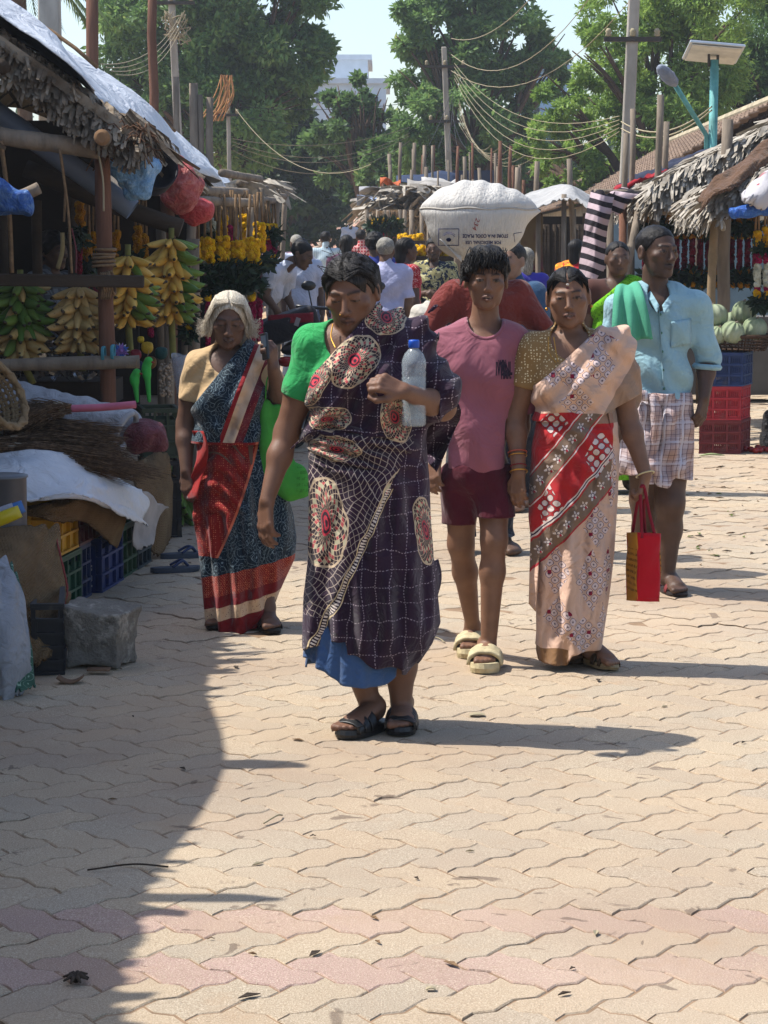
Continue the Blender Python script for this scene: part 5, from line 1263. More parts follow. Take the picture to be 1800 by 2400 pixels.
def build_old_woman():
 Y0 = 9.37; t, L = person('person', 'old white-haired woman in navy and red sari with a phone', Y0, 560, 1472); skin = (.12, .064, .043)
 H = Head(L(537, 750, -.03), 2, 16, 2, .96, 1.1, .9, .98, .004)
 tor = Prims(.05); tor.ell(L(536, 905, .01), (.13, .095, .14)).ell(L(540, 1010, .01), (.125, .1, .12)).ell(L(548, 1090, .01), (.145, .115, .13)).ell(L(510, 945, -.06), (.06, .05, .065)).ell(L(565, 945, -.06), (.06, .05, .065)).cone(L(470, 850, .02), L(605, 845, .02), .045, .045)
 neck = Prims(.02); neck.cone(L(537, 795, .0), L(538, 850, .03), .042, .05).cone(L(510, 842, .04), L(565, 842, .04), .04, .04)
 sr, er, wr = L(465, 858, .01), L(433, 1000, .03), L(437, 1102, -.04); sl_, el_, wl = L(612, 852, .01), L(660, 948, .0), L(640, 862, -.16)
 armr = Prims(.022); armr.chain([sr, (sr + er) / 2, er, er.lerp(wr, .3), wr], [.05, .047, .036, .036, .024]); arml = Prims(.022); arml.chain([sl_, (sl_ + el_) / 2, el_, el_.lerp(wl, .3), wl], [.05, .047, .036, .036, .024])
 hd = Prims(.007); hand(hd, wr, L(440, 1150, -.05) - wr, (-.6, -.7, 0), 1, (26, 28, 30, 34), .92); hand(hd, wl, L(636, 820, -.19) - wl, (.75, -.6, .1), 1, (50, 52, 54, 56), .9, tcurl=16)
 legs = Prims(.03); a1, a2 = L(628, 1425, -.05), L(525, 1445, .02); legs.chain([L(590, 1150, 0), L(610, 1300, -.02), a1], [.075, .05, .03]).chain([L(520, 1150, 0), L(522, 1300, .02), a2], [.075, .05, .03])
 h1 = L(622, 1448, .02); h1.z = 0; f1 = (.18, -1, 0); h2 = L(523, 1460, .1); h2.z = 0; f2 = (-.1, -1, 0)
 ft = Prims(.007); foot(ft, a1, h1, f1, .9, .022); foot(ft, a2, h2, f2, .9, .022)
 body_obj(t, [tor, neck, H, armr, arml, hd, legs, ft], .014, L(400, 1500, -.35), L(690, 650, .35), .005, skin, lambda V, col: H.paint(V, col, skin, (.075, .035, .03), old=1.5, eyes=.45, teeth=True, brow='#2c2724'))
 hair_cap(t, H, MHAIRW, 'loose')
 g = random.Random(8); ps = []
 for k in range(1000):
  sx = g.choice((-1, 1)); a = g.uniform(.0, 1.0); y0 = g.uniform(-.07, .06); z0 = .112 - (y0 / .1) ** 2 * .03
  p0 = np.array([sx * .004, y0, z0]); p1 = np.array([sx * .062, y0 * .95 - .012, .085 + g.uniform(-.01, .01)]); p2 = np.array([sx * .0855, y0 * .7, .02 + g.uniform(-.02, .02)]); p3 = np.array([sx * (.082 + g.random() ** 3 * .035), y0 * .5 - .005, -.045 + g.uniform(-.03, .03)])
  ps.append([p0, p1 * .98, p2, p3])
  if k % 7 == 0: q = np.array([sx * .085, g.uniform(-.04, .04), g.uniform(-.05, .01)]); ps.append([q, q + [sx * .014, -.005, -.012], q + [sx * .026, -.01, -.012 + g.uniform(-.015, .012)], q + [sx * (.03 + g.random() * .022), -.01, .0 + g.uniform(-.03, .02)]])
 strands(t, 'hair_strand', H, MHAIRW, ps, .0007)
 mb = fabric('cream_blouse', '#b79a72', .85, 240, .01); a0, b0 = A3(sr), A3(er); cr = a0 + (b0 - a0) * .56; nr = unit(b0 - a0); c0, d0 = A3(sl_), A3(el_); cl = c0 + (d0 - c0) * .62; nl = unit(d0 - c0)
 uar = Prims(.02); uar.chain([sr, (sr + er) / 2, er], [.05, .047, .036]); ual = Prims(.02); ual.chain([sl_, (sl_ + el_) / 2, el_], [.05, .047, .036]); nk = A3(L(533, 838, -.05)); zb = L(0, 1000, 0).z
 def bs(p): return smin(smin(tor(p), uar(p), .03), smin(ual(p), neck(p), .03), .03)
 def br(p):
  d = np.maximum(zb - p[:, 2], np.where(p[:, 0] < a0[0] + .03, (p - cr) @ nr, -1)); d = np.maximum(d, np.where(p[:, 0] > c0[0] - .03, (p - cl) @ nl, -1)); return np.maximum(d, -s_ell(p, nk, (.07, .15, .07)))
 sdf_obj(capped(bs, .009, br, lambda p: .004 * np.sin((p[:, 0] - p[:, 2]) * 70) * (p[:, 0] < L(500, 0).x) + .003 * vnoise(p, 45, 2)), L(410, 1010, -.25), L(700, 800, .25), .0055, 'blouse', mb, t)
 ms = sari_navy(L, Y0)
 q0 = A3(L(575, 800, 0)); q1 = A3(L(470, 930, 0)); dd = q1 - q0; nn = unit(np.array([dd[2], 0, -dd[0]])); nn = nn if nn[2] < 0 else -nn; xr = L(628, 0, 0).x
 def psrc(p): return smin(tor(p), neck(p) + .01, .04)
 def preg(p): return np.maximum(np.maximum(-((p - q0) @ nn), L(0, 1038, 0).z - p[:, 2]), p[:, 0] - xr)
 def pf(p):
  s = (p - q0) @ nn; return .008 * np.sin(s * 70 + 1.5 * np.sin(p[:, 0] * 22)) + .005 * vnoise(p, 28, 4)
 sdf_obj(capped(psrc, .03, preg, pf), L(440, 1050, -.25), L(680, 795, .25), .0055, 'pallu', ms, t)
 def disp(x, y, z, sn):
  f = np.clip(sn, 0, 1); lf = x < L(575, 0, 0).x
  return f * (.014 * np.sin((x * .5 + z) * 75 + 2 * np.sin(x * 25)) * lf * (z > L(0, 1200, 0).z) + .017 * np.sin(x * 85 + z * 8) * (~lf | (z < L(0, 1200, 0).z)))
 hx = [L(v, 1500, 0).x for v in (450, 480, 540, 610, 628, 660, 690)]; hz = [L(0, v, 0).z for v in (1300, 1462, 1476, 1462, 1372, 1350, 1290)]
 skirt(t, 'sari_skirt', ms, [(1018, 478, 606, .1), (1050, 466, 622, .115), (1100, 458, 648, .13), (1160, 454, 672, .14), (1210, 452, 686, .145), (1260, 462, 692, .15), (1310, 468, 688, .15), (1380, 476, 655, .15), (1440, 482, 632, .15), (1476, 486, 622, .15)], L, .01, 170, 110, lambda x, sn: np.where(sn > -.1, np.interp(x, hx, hz), L(0, 1440, 0).z), [(5, .03, .3, 1.), (9, .03, 1.7, 1.4)], disp)
 b = MB(); b.grid(lambda u, v: ORG[t] + L(450 + 12 * math.sin(v * 5) + 26 * u, 1010 + 160 * v, -.06 - .05 * u + .02 * math.sin(v * 9 + u * 3)), 8, 20); o = b.build('hip_fold', fabric('red_wrap', '#8a1a16', .9, 200, .01), t, True); thick(o, .003)
 mk = simple('slipper_black', '#1f1b19', .6, 30, .4)
 for hh, ff in ((h1, f1), (h2, f2)): sole(t, 'slipper_sole', hh, ff, .24, .09, mk, .001, .02); strap(t, 'slipper_strap', hh, ff, .11, .16, .088, .048, mk, .02)
 # phone
 pc = P(621, 812, Y0 - .19); tp = thing('mobile_phone', 'dark keypad mobile phone held up by the white-haired woman', 'phone', pc); rt = Matrix.Rotation(R(-58), 4, 'Z') @ Matrix.Rotation(R(-10), 4, 'Y')
 b = MB(); b.box(pc, (.046, .012, .105), rt); o = b.build('case', Mat('phone_black', '#16171a', .3, .5).done(), tp); bevel(o, .004, 2); b = MB(); b.box(pc + Vector((0, 0, .02)) + rt.to_3x3() @ Vector((0, -.0062, 0)), (.036, .003, .045), rt); b.build('screen', Mat('phone_screen', '#3a4450', .1, .6).done(), tp)
 # green cloth bag on her arm
 Yb = Y0 - .06; c = P(660, 1185, Yb); tg = thing('cloth_bag', 'bright green cloth bag hung from the white-haired woman\'s arm', 'bag', c); mg = Mat('lime_cloth', '#43913a', .9, .1); mg.vary(8, .4, dark=.6); X, Yy, Z = mg.xyz(mg.coord())
 mg.over(((Z * 42).frac().gt(.45)) * X.gt(.062) * Z.gt(.05) * Z.lt(.16) * mg.noise(120, 2, stretch=(1, 1, .5)).gt(.5) * .45, '#2c5a20'); mg.bump(mg.noise(11, 3, dist=1.3), .014, .6); mg = mg.done()
 bb = Prims(.04); l = lambda x, y, d=0: P(x, y, Yb + d) - c
 bb.cone(l(625, 945), l(630, 1100), .022, .045).cone(l(650, 960), l(668, 1110), .02, .05).cone(l(640, 1120), l(690, 1140), .05, .05).cone(l(690, 1140), l(700, 1110), .05, .03)
 def bf(p): return smax(bb(p) * 1.0 - .006 * np.sin(p[:, 0] * 60 + p[:, 2] * 18) - .004 * vnoise(p, 28, 2), p[:, 2] - l(0, 930).z, .006)
 sdf_obj(bf, (-.16, -.12, -.03), (.16, .12, .5), .006, 'sack', mg, tg)
 b = MB(); b.tube(bez([P(622, 935, Yb - .02), P(626, 890, Yb - .03), P(640, 872, Yb), P(655, 900, Yb + .02), P(652, 960, Yb + .03)], 6), .009, 6, flat=.35); b.build('handle', mg, tg, True)
 return t
build_old_woman()
# ---------------------------------------------------------------- man in the sky-blue shirt
def plaid_mat(L, Y0):
 m = Mat('plaid_lungi', '#b3a6a8', .9, .1); o = Ob(m, L, Y0); x, y = o.x + (m.noise(6, 2) - .5) * 26, o.y + (m.noise(5, 2) - .5) * 26
 x = x + (y - 1000) * .06
 def st(c, off, wv): return (((c + off) / 46).frac()).lt(wv)
 m.over(st(x, 0, .36) * .4, '#8a6450'); m.over(st(y, 10, .36) * .35, '#8a6a58'); m.over(((x / 11.5).line(.06)) * .7, '#3c2030'); m.over(((y / 11.5).line(.06)) * .6, '#3c2434'); m.over(st(x, 18, .1), '#b8b4bc'); m.over(st(y, 30, .1) * .7, '#b8b4bc'); m.over(m.noise(4, 2).sm(.55, .75) * .4, '#8a6238')
 m.bump(m.noise(12, 3, dist=1.2), .016, .6); return m.done()
def build_blue_man():
 Y0 = 10.35; t, L = person('person', 'man in sky-blue shirt with green towel on his shoulder', Y0, 1540, 1386); skin = (.082, .045, .03)
 H = Head(L(1540, 592, -.01), 32, 0, 0, 1.04, 1.12, 1.1, .95)
 tor = Prims(.055); tor.ell(L(1541, 770, .01), (.135, .085, .16)).ell(L(1546, 880, .01), (.12, .085, .14)).ell(L(1545, 970, 0), (.13, .1, .12)).cone(L(1462, 714, 0), L(1622, 710, 0), .046, .046)
 neck = Prims(.03); neck.cone(L(1535, 635, .01), L(1535, 700, .02), .055, .062).cone(L(1500, 695, .02), L(1580, 692, .02), .045, .045)
 sr, er, wr = L(1448, 720, 0), L(1420, 870, .03), L(1440, 960, -.05); sl_, el_, wl = L(1635, 718, 0), L(1658, 850, .03), L(1650, 930, -.05)
 armr = Prims(.02); armr.chain([sr, er, er.lerp(wr, .3), wr], [.05, .038, .038, .026]); arml = Prims(.02); arml.chain([sl_, el_, el_.lerp(wl, .3), wl], [.05, .038, .038, .026])
 hd = Prims(.008); hand(hd, wl, L(1642, 975, -.07) - wl, (.75, -.6, .1), -1, (34, 36, 38, 40), 1.05); hand(hd, wr, L(1445, 1005, -.06) - wr, (-.6, -.7, .1), 1, (24, 26, 28, 30), 1.05)
 a1, a2 = L(1562, 1355, -.04), L(1525, 1300, .25); legs = Prims(.03); legs.chain([L(1575, 1020, 0), L(1570, 1180, -.06), L(1568, 1240, -.03), a1], [.09, .062, .056, .034]).chain([L(1515, 1020, 0), L(1510, 1170, .05), L(1512, 1240, .14), a2], [.09, .062, .056, .034])
 h1 = L(1562, 1375, .03); h1.z = 0; f1 = (.15, -1, 0); h2 = L(1522, 1340, .3); h2.z = 0; f2 = (.1, -1, 0); ft = Prims(.008); foot(ft, a1, h1, f1, 1.0, .02); foot(ft, a2, h2, f2, 1., .02)
 body_obj(t, [tor, neck, H, armr, arml, hd, legs, ft], .014, L(1380, 1410, -.35), L(1710, 500, .45), .0054, skin, lambda V, col: H.paint(V, col, skin, (.06, .035, .03), stubble=.7))
 hair_cap(t, H, MHAIRK, 'crop')
 mb = fabric('sky_shirt', '#88aab4', .88, 280, .016, .2); shirt = Prims(.05); shirt.ell(L(1542, 770, 0), (.152, .115, .18)).ell(L(1548, 870, 0), (.14, .118, .15)).ell(L(1546, 935, 0), (.142, .118, .07)).cone(L(1460, 712, 0), L(1624, 708, 0), .058, .058).cone(L(1500, 690, .02), L(1580, 688, .02), .052, .052)
 s1 = Prims(.03); s1.chain([sr, er], [.06, .054]); s2 = Prims(.03); s2.chain([sl_, el_, el_.lerp(wl, .12)], [.06, .052, .051]); nk = A3(L(1545, 690, -.07)); zb = L(0, 938, 0).z; e2 = A3(el_.lerp(wl, .12)); n2 = unit(A3(wl) - A3(el_)); e1 = A3(er); n1 = unit(e1 - A3(sr))
 def src(p): return smin(shirt(p), smin(s1(p), s2(p), .02), .03)
 def reg(p):
  d = zb - p[:, 2]; d = np.maximum(d, np.where(p[:, 0] > A3(sl_)[0] - .0, (p - e2) @ n2, -1)); d = np.maximum(d, np.where(p[:, 0] < A3(sr)[0] + .02, (p - e1) @ n1, -1))
  v = np.abs(p[:, 0] - nk[0]) * 1.5 + (p[:, 2] - nk[2]) * -1.0 - .02       # open V
  return np.maximum(d, -np.maximum(np.maximum(v, p[:, 1] - .04), -(p[:, 2] - nk[2] + .075)) if False else -s_ell(p, nk, (.05, .12, .075)))
 def ex(p): return .008 * np.sin((p[:, 0] * .8 + p[:, 2]) * 36 + 1.5 * np.sin(p[:, 0] * 13)) * np.clip(1.4 - (p[:, 2] - zb) * 2.2, .2, 1) + .007 * vnoise(p, 22, 6)
 sdf_obj(capped(src, 0, reg, ex), L(1380, 945, -.28), L(1720, 655, .25), .006, 'shirt', mb, t)
 # collar, placket, pocket, buttons
 for sx, px0, px1, px2 in ((-1, 1512, 1525, 1545), (1, 1590, 1575, 1552)):
  b = MB(); b.grid(lambda u, v: ORG[t] + (L(px0, 662, .03).lerp(L(px2, 715, -.115), u)) + (Vector((-sx * .0, 0, .0)) + (L(px0 - 6 * sx * -1, 690, .0) - L(px0, 668, .03)) * .9) * v + Vector((0, -.012 * math.sin(u * 3.1), 0)), 8, 4); o = b.build('collar', mb, t, True); thick(o, .005)
 mbt = Mat('button', '#3c6a5c', .4).done()
 def surf(px, py):
  q = L(px, py, 0); p = np.array([[q.x, -.3, q.z]], np.float32)
  for _ in range(40): p[:, 1] += src(p) - ex(p)
  return Vector(p[0])
 pts = [surf(1538 + k * .9, 720 + k * 18) + ORG[t] - Vector((0, .001, 0)) for k in range(11)]
 b = MB(); b.tube(pts, .017, 6, flat=.12); b.build('placket', mb, t, True)
 for k in range(5): b = MB(); b.ball(surf(1541 + 2 * k, 735 + 43 * k) + ORG[t] - Vector((0, .004, 0)), (.006, .003, .006), 8, 5); b.build('button', mbt, t, True)
 b = MB(); b.grid(lambda u, v: surf(1566 + 50 * u, 752 + 60 * v - 6 * u) + ORG[t] - Vector((0, .005 + .004 * math.sin(math.pi * u) * math.sin(math.pi * v), 0)), 8, 8); o = b.build('pocket', mb, t, True); thick(o, .003)
 b = MB(); b.tube(bez([Vector(e2) + ORG[t] + Vector((math.cos(a) * .054, math.sin(a) * .054, -.004 * math.cos(a))) for a in [k * math.pi / 5 for k in range(11)]], 2), .014, 6); b.build('cuff', mb, t, True)
 mp = plaid_mat(L, Y0)
 def disp(x, y, z, sn): return np.clip(sn, 0, 1) * (.02 * np.sin(x * 55 + z * 16 + 1.5 * np.sin(z * 12)) + .012 * np.sin((x - z) * 48))
 hx = [L(v, 1100, 0).x for v in (1440, 1480, 1510, 1530, 1552, 1575, 1620)]; hz = [L(0, v, 0).z for v in (1110, 1108, 1100, 1130, 1134, 1112, 1124)]
 skirt(t, 'lungi', mp, [(918, 1468, 1616, .135), (940, 1462, 1622, .145), (1000, 1456, 1624, .155), (1060, 1450, 1622, .165), (1128, 1450, 1620, .165)], L, 0, 150, 60, lambda x, sn: np.where(sn > -.1, np.interp(x, hx, hz), L(0, 1118, 0).z), [(5, .03, .2, .5), (11, .02, .8, .6)], disp)
 b = MB(); b.grid(lambda u, v: ORG[t] + L(1516 + 26 * u + 10 * math.sin(v * 5), 930 + 205 * v, -.16 - .03 * math.sin(math.pi * u) - .02 * math.sin(v * 7)), 8, 24); o = b.build('lungi_fold', mp, t, True); thick(o, .004)
 b = MB(); b.tube(bez([L(1482, 936, -.13) + ORG[t], L(1498, 922, -.16) + ORG[t], L(1520, 934, -.165) + ORG[t], L(1545, 936, -.165) + ORG[t]], 5), [.012, .02, .024, .022, .018] * 3 + [.01], 8, jit=.12); b.build('lungi_knot', mp, t, True)
 # towel draped on the shoulder
 mt = Mat('green_towel', '#4f967a', .95, .1); oo = Ob(mt, L, Y0); d = oo.half(1498, 690, 1520, 800).abs(); mt.over(((d - 4).abs().lt(1.6)).mx((d - 9).abs().lt(1.2)), '#b9c9ae'); mt.vary(10, .3, dark=.7); mt.bump(mt.noise(120, 2), .003, .5); mt = mt.done()
 b = MB()
 def tw(u, v):
  prof = [L(1448, 700, .12), L(1446, 672, .03), L(1440, 690, -.09), L(1436, 745, -.145), L(1434, 795, -.15)]; prof2 = [L(1496, 690, .12), L(1494, 664, .03), L(1505, 690, -.115), L(1518, 745, -.155), L(1526, 796, -.16)]
  a = bez(prof, 6)[int(round(v * 24))]; c_ = bez(prof2, 6)[int(round(v * 24))]; return ORG[t] + a.lerp(c_, u) + Vector((0, -.012 * math.sin(u * 15) * (.3 + v) - .02, .005 * math.sin(u * 9)))
 b.grid(tw, 40, 24); o = solo(b, 'towel', mt, 'green towel draped over the blue-shirted man\'s shoulder', 'towel', (0, 0, 0), smooth=True); thick(o, .012)
 ms = simple('slipper_red', '#6a2a2c', .7, 20, .4)
 for hh, ff in ((h1, f1), (h2, f2)): sole(t, 'slipper_sole', hh, ff, .265, .1, simple('slipper_sole', '#2e2624', .7), .001, .018); strap(t, 'slipper_strap', hh, ff, .13, .165, .09, .045, ms, .018)
 return t
build_blue_man()
# ---------------------------------------------------------------- people further back
def crowd(label, px, py_top, Y, Ht, yaw, shirt, lower, hair, hairm, skin=(.1, .055, .036), kind='shirt', lean=0.0, arms='down', hp=0, fat=1.0, beard=0.0, hold=None, hy=0, h=.0115, extra=None):
 """a standing figure whose head top is seen at (px, py_top)"""
 top = P(px, py_top, Y); base = Vector((top.x, Y, 0)); Ht = Ht or top.z; zt = top.z; s = Ht / 1.65; z0 = max(zt - Ht, 0.0)
 base -= Vector((math.sin(R(yaw)), -math.cos(R(yaw)), 0)) * lean * .4 * Ht
 t = thing('person', label, 'person', base, None); t.rotation_euler.z = R(yaw)
 z = lambda f: z0 + f * Ht
 ln = lambda f: np.array([0, -lean * max(0, f - .52) * Ht, 0])
 def J(x, y, f): v = np.array([x * s, y * s, z(f)]) + ln(f); v[2] -= abs(lean) * max(0, f - .52) * Ht * .35; return Vector(v)
 H = Head(J(0, -.02, .925), hy, hp, 0, 1.0 * s ** .5)
 tor = Prims(.06); tor.ell(J(0, 0, .73), (.155 * fat, .11 * fat, .17 * s)).ell(J(0, 0, .6), (.145 * fat, .115 * fat, .14 * s)).ell(J(0, 0, .53), (.155 * fat, .12 * fat, .12 * s)).cone(J(-.15, 0, .805), J(.15, 0, .805), .055, .055)
 neck = Prims(.03); neck.cone(J(0, 0, .88), J(0, .01, .82), .05, .06)
 ar = []; hd = Prims(.008)
 poses = {'down': ((.21, .0, .63), (.22, -.05, .50)), 'fold': ((.23, -.05, .64), (.07, -.22, .66)), 'reach': ((.2, -.16, .66), (.16, -.38, .56)), 'out': ((.33, -.06, .66), (.1, -.27, .69))}
 for i, sx in enumerate((-1, 1)):
  po = poses[arms if isinstance(arms, str) else arms[i]]; sh = J(sx * .175, 0, .805); e = J(sx * po[0][0], po[0][1], po[0][2]); w_ = J(sx * po[1][0], po[1][1], po[1][2])
  a = Prims(.02); a.chain([sh, e, w_], [.055, .042, .028]); ar.append((a, sh, e, w_)); hand(hd, w_, (w_ - e) + Vector((0, 0, -.02)), (sx, -.3, 0), -sx, (28, 30, 32, 34), 1.0)
 legs = Prims(.03)
 for sx in (-1, 1): legs.chain([J(sx * .09, 0, .5), J(sx * .095, -.02 * sx, .27), J(sx * .1, .02 * sx, .05)], [.085, .06, .036]); foot(legs, J(sx * .1, .02 * sx, .05), J(sx * .1, .05, 0), (sx * .15, -1, 0), 1.0, .01)
 def fn_all(p):
  d = smin(tor(p), neck(p), .03)
  for f in (H, ar[0][0], ar[1][0], hd, legs): d = smin(d, f(p), .02)
  return d
 cols = lambda V: {'col': H.paint(V, np.tile(np.array(skin, np.float32), (len(V), 1)), skin, np.array(skin) * .6, stubble=beard)}
 lo, hi = (-.5, -.65 - abs(lean), z0 - .02), (.5, .4, z0 + Ht * 1.03)
 sdf_obj(fn_all, lo, hi, h, 'body', MSKIN, t, attrs=cols, slack=2.4)
 hair_cap(t, H, hairm, hair, max(.005, h * .7), amp=.004)
 if kind in ('shirt', 'tee'):
  zb = z(.50 if kind == 'shirt' else .52)
  def src(p):
   d = smin(tor(p) - .018, neck(p) - .004, .03)
   for a, sh, e, w_ in ar: d = smin(d, s_cone(p, A3(sh), A3(e), .07, .066), .03)
   return d
  nk = A3(J(0, -.06, .84))
  def reg(p):
   d = np.maximum(zb - p[:, 2], -s_ell(p, nk, (.05, .08, .05)))
   for a, sh, e, w_ in ar: n_ = unit(A3(e) - A3(sh)); d = np.maximum(d, np.where(np.sign(sh.x) * p[:, 0] > abs(sh.x), (p - A3(e)) @ n_ + .06, -1))
   return d
  sdf_obj(capped(src, 0, reg, lambda p: .008 * vnoise(p, 22, 3) + .006 * np.sin(p[:, 2] * 30 + p[:, 0] * 20)), lo, hi, h, 'shirt', shirt, t, slack=2.4)
 else:   # sari: blouse + pallu
  def src(p):
   d = smin(tor(p) - .01, neck(p) + .004, .03)
   for a, sh, e, w_ in ar: d = smin(d, s_cone(p, A3(sh), A3(sh).astype(float) * .45 + A3(e) * .55, .062, .056), .03)
   return d
  bl = lower[1] if isinstance(lower, tuple) else shirt; nk = A3(J(0, -.05, .84)); zb = z(.6)
  def reg(p):
   d = np.maximum(zb - p[:, 2], -s_ell(p, nk, (.075, .09, .07)))
   for a, sh, e, w_ in ar: n_ = unit(A3(e) - A3(sh)); m_ = A3(sh) * .45 + A3(e) * .55; d = np.maximum(d, np.where(np.sign(sh.x) * p[:, 0] > abs(sh.x), (p - m_) @ n_, -1))
   return d
  sdf_obj(capped(src, 0, reg), lo, hi, h, 'blouse', bl, t, slack=2.4)
  n_ = unit((.62, 0, -.78)); q0 = A3(J(.02, 0, .84))
  sdf_obj(capped(lambda p: smin(tor(p), neck(p) + .01, .03), .026, lambda p: np.maximum(-((p - q0) @ n_) - .0, z(.52) - p[:, 2]), lambda p: .008 * np.sin(((p - q0) @ n_) * 60)), lo, hi, h, 'pallu', shirt, t, slack=2.4)
 lm = lower[0] if isinstance(lower, tuple) else lower
 if kind == 'sari' or getattr(lm, 'name', '').startswith(('lungi', 'dhoti')):
  b = MB(); b.grid(lambda u, v: Vector((math.cos(u * 6.2832) * (.16 + .05 * v + .008 * math.sin(u * 60)) * s, math.sin(u * 6.2832) * (.13 + .07 * v + .008 * math.sin(u * 70)) * s, z(.55) + (z(.06) - z(.55)) * v)) + ORG[t], 60, 12, True); o = b.build('skirt', lm, t, True); thick(o, .004)
 else:
  def tf(p): return smax(smin(legs(p), tor(p) + .0, .03) - .022, np.maximum(p[:, 2] - z(.53), z(.05) - p[:, 2]), .005)
  sdf_obj(tf, lo, hi, h, 'trousers', lm, t, slack=2.4)
 if extra: extra(t, J, H)
 return t
MW1 = fabric('white_shirt', '#b9bfce', .85, 200, .02, .15); MW2 = fabric('dhoti_white', '#c0c4cc', .9, 200, .02, .15); MBLK = fabric('dark_trousers', '#23232a', .9, 200, .02); MGRY = fabric('grey_trousers', '#4a4a50', .9, 200, .02)
def stripes(name, c, c2, sx, sz, hor=False, plaid=False):
 m = Mat(name, c, .9, .1); x, y, z = m.xyz(m.coord()); a = (x / sx).frac().lt(.4)
 if hor: a = (z / sz).frac().lt(.45)
 if plaid: a = (a * .7).mx((z / sz).frac().lt(.4) * .7)
 m.over(a * .8, c2); m.bump(m.noise(12, 3, dist=1), .014, .5); return m.done()
def blotch(name, c, c2, c3, sc_):
 m = Mat(name, c, .9, .1); m.over(m.noise(sc_, 2, dist=1.5).gt(.5), c2); m.over(m.noise(sc_ * 1.3, 2, dist=1.2, stretch=(1.1, .9, 1.2)).gt(.58), c3); m.bump(m.noise(12, 3, dist=1), .012, .5); return m.done()
crowd('man in white shirt bending over the motorbike\'s red bag', 700, 576, 20.0, 1.78, 68, MW1, MBLK, 'crop', MHAIRK, lean=.85, arms='reach', hp=25)
crowd('man in white shirt and white dhoti standing behind the bending man', 706, 556, 25.0, None, 20, MW1, fabric('dhoti_cotton', '#c2c6cc', .9, 200, .02), 'crop', MHAIRK)
crowd('silver-haired man in white shirt walking away behind the purple sari', 903, 556, 20.5, None, 172, fabric('lavender_shirt', '#a7a9c6', .9, 220, .014), MGRY, 'short', MHAIRS, (.14, .078, .05), arms='down')
crowd('balding grey man in white seen beyond the bending man', 700 - 5, 548, 30.0, None, 200, MW1, MGRY, 'crop', MHAIRS)
crowd('man in pale striped shirt walking away down the street', 763, 541, 36.0, None, 180, stripes('pale_stripes', '#8fa3ac', '#b9c6cc', .03, .03), fabric('denim', '#33415a', .9, 200, .01), 'short', MHAIRK)
crowd('dark-haired woman seen from behind left of the purple sari\'s head', 812, 549, 27.0, None, 180, fabric('plum_sari', '#4a2440', .9, 200, .01), (fabric('plum_skirt', '#4a2440', .9), fabric('plum_blouse', '#3a1c34', .9)), 'long', MHAIRK, kind='sari')
crowd('person in red plaid shirt walking away', 846, 537, 38.0, None, 180, stripes('red_plaid', '#a02c34', '#d8bcb4', .05, .05, plaid=True), MBLK, 'short', MHAIRK)
crowd('person with curly dark hair and blue top beside the silver-haired man', 878, 546, 24.0, None, 178, fabric('royal_top', '#27357e', .9, 200, .01), MBLK, 'curly', MHAIRK)
crowd('woman in red patterned blouse turned towards the silver-haired man', 950, 556, 21.5, None, 115, fabric('coral_sari', '#b8363c', .9, 200, .012), (fabric('coral_skirt', '#a02c34', .9), blotch('red_print', '#7c1420', '#a3202c', '#c99a94', 60)), 'long', MHAIRK, (.09, .05, .034), kind='sari')
crowd('bearded man in yellow and navy leaf-print shirt', 1017, 556, 23.0, None, -6, blotch('leaf_print', '#9c9468', '#2c3340', '#c0b98c', 14), MBLK, 'short', MHAIRK, beard=1.0, arms='fold', fat=1.06)
crowd('far man in white shirt standing on the rubble heap', 821, 511, 62.0, 1.6, 10, MW1, fabric('white_lower', '#b4b8c0', .9), 'short', MHAIRK, h=.016)
crowd('person in pale pink shirt behind the left garlands', 652, 548, 32.0, None, 160, fabric('pale_pink', '#b0888c', .9, 200, .01), MBLK, 'short', MHAIRK)
crowd('grey-haired man in denim-blue shirt behind the boy', 1203, 566, 13.6, None, -40, fabric('denim_shirt', '#2f4a66', .9, 240, .012), MBLK, 'crop', MHAIRG, (.24, .14, .095), fat=1.05)
crowd('woman with grey ponytail and royal blue blouse seen from behind', 1232, 580, 21.0, None, 190, fabric('royal_sari', '#2c2a86', .9, 200, .01), (fabric('royal_skirt', '#2c2a6a', .9), fabric('royal_blouse', '#3a36a0', .9)), 'long', MHAIRS, kind='sari')
crowd('woman in orange and yellow sari with long black hair', 1350, 560, 24.0, None, 150, blotch('orange_sari', '#c8782c', '#d89a34', '#c23a30', 12), (blotch('orange_skirt', '#b86a2c', '#c88a34', '#b23a30', 12), fabric('red_blouse', '#a8222c', .9)), 'long', MHAIRK, kind='sari')
crowd('woman in lime green floral sari behind the blue-shirted man', 1447, 563, 14.5, None, 6, blotch('lime_sari', '#5f9a1e', '#6aa824', '#3c6a18', 38), (blotch('lime_skirt', '#5f9a1e', '#6aa824', '#3c6a18', 38), fabric('brown_blouse', '#4a2e28', .9)), 'pulled', MHAIRK, kind='sari')
crowd('stallholder in checked shirt in the dark banana stall', 118, 552, 14.6, 1.6, 60, stripes('check_shirt', '#6d7680', '#20242c', .06, .06, plaid=True), MBLK, 'curly', MHAIRK, arms='reach')
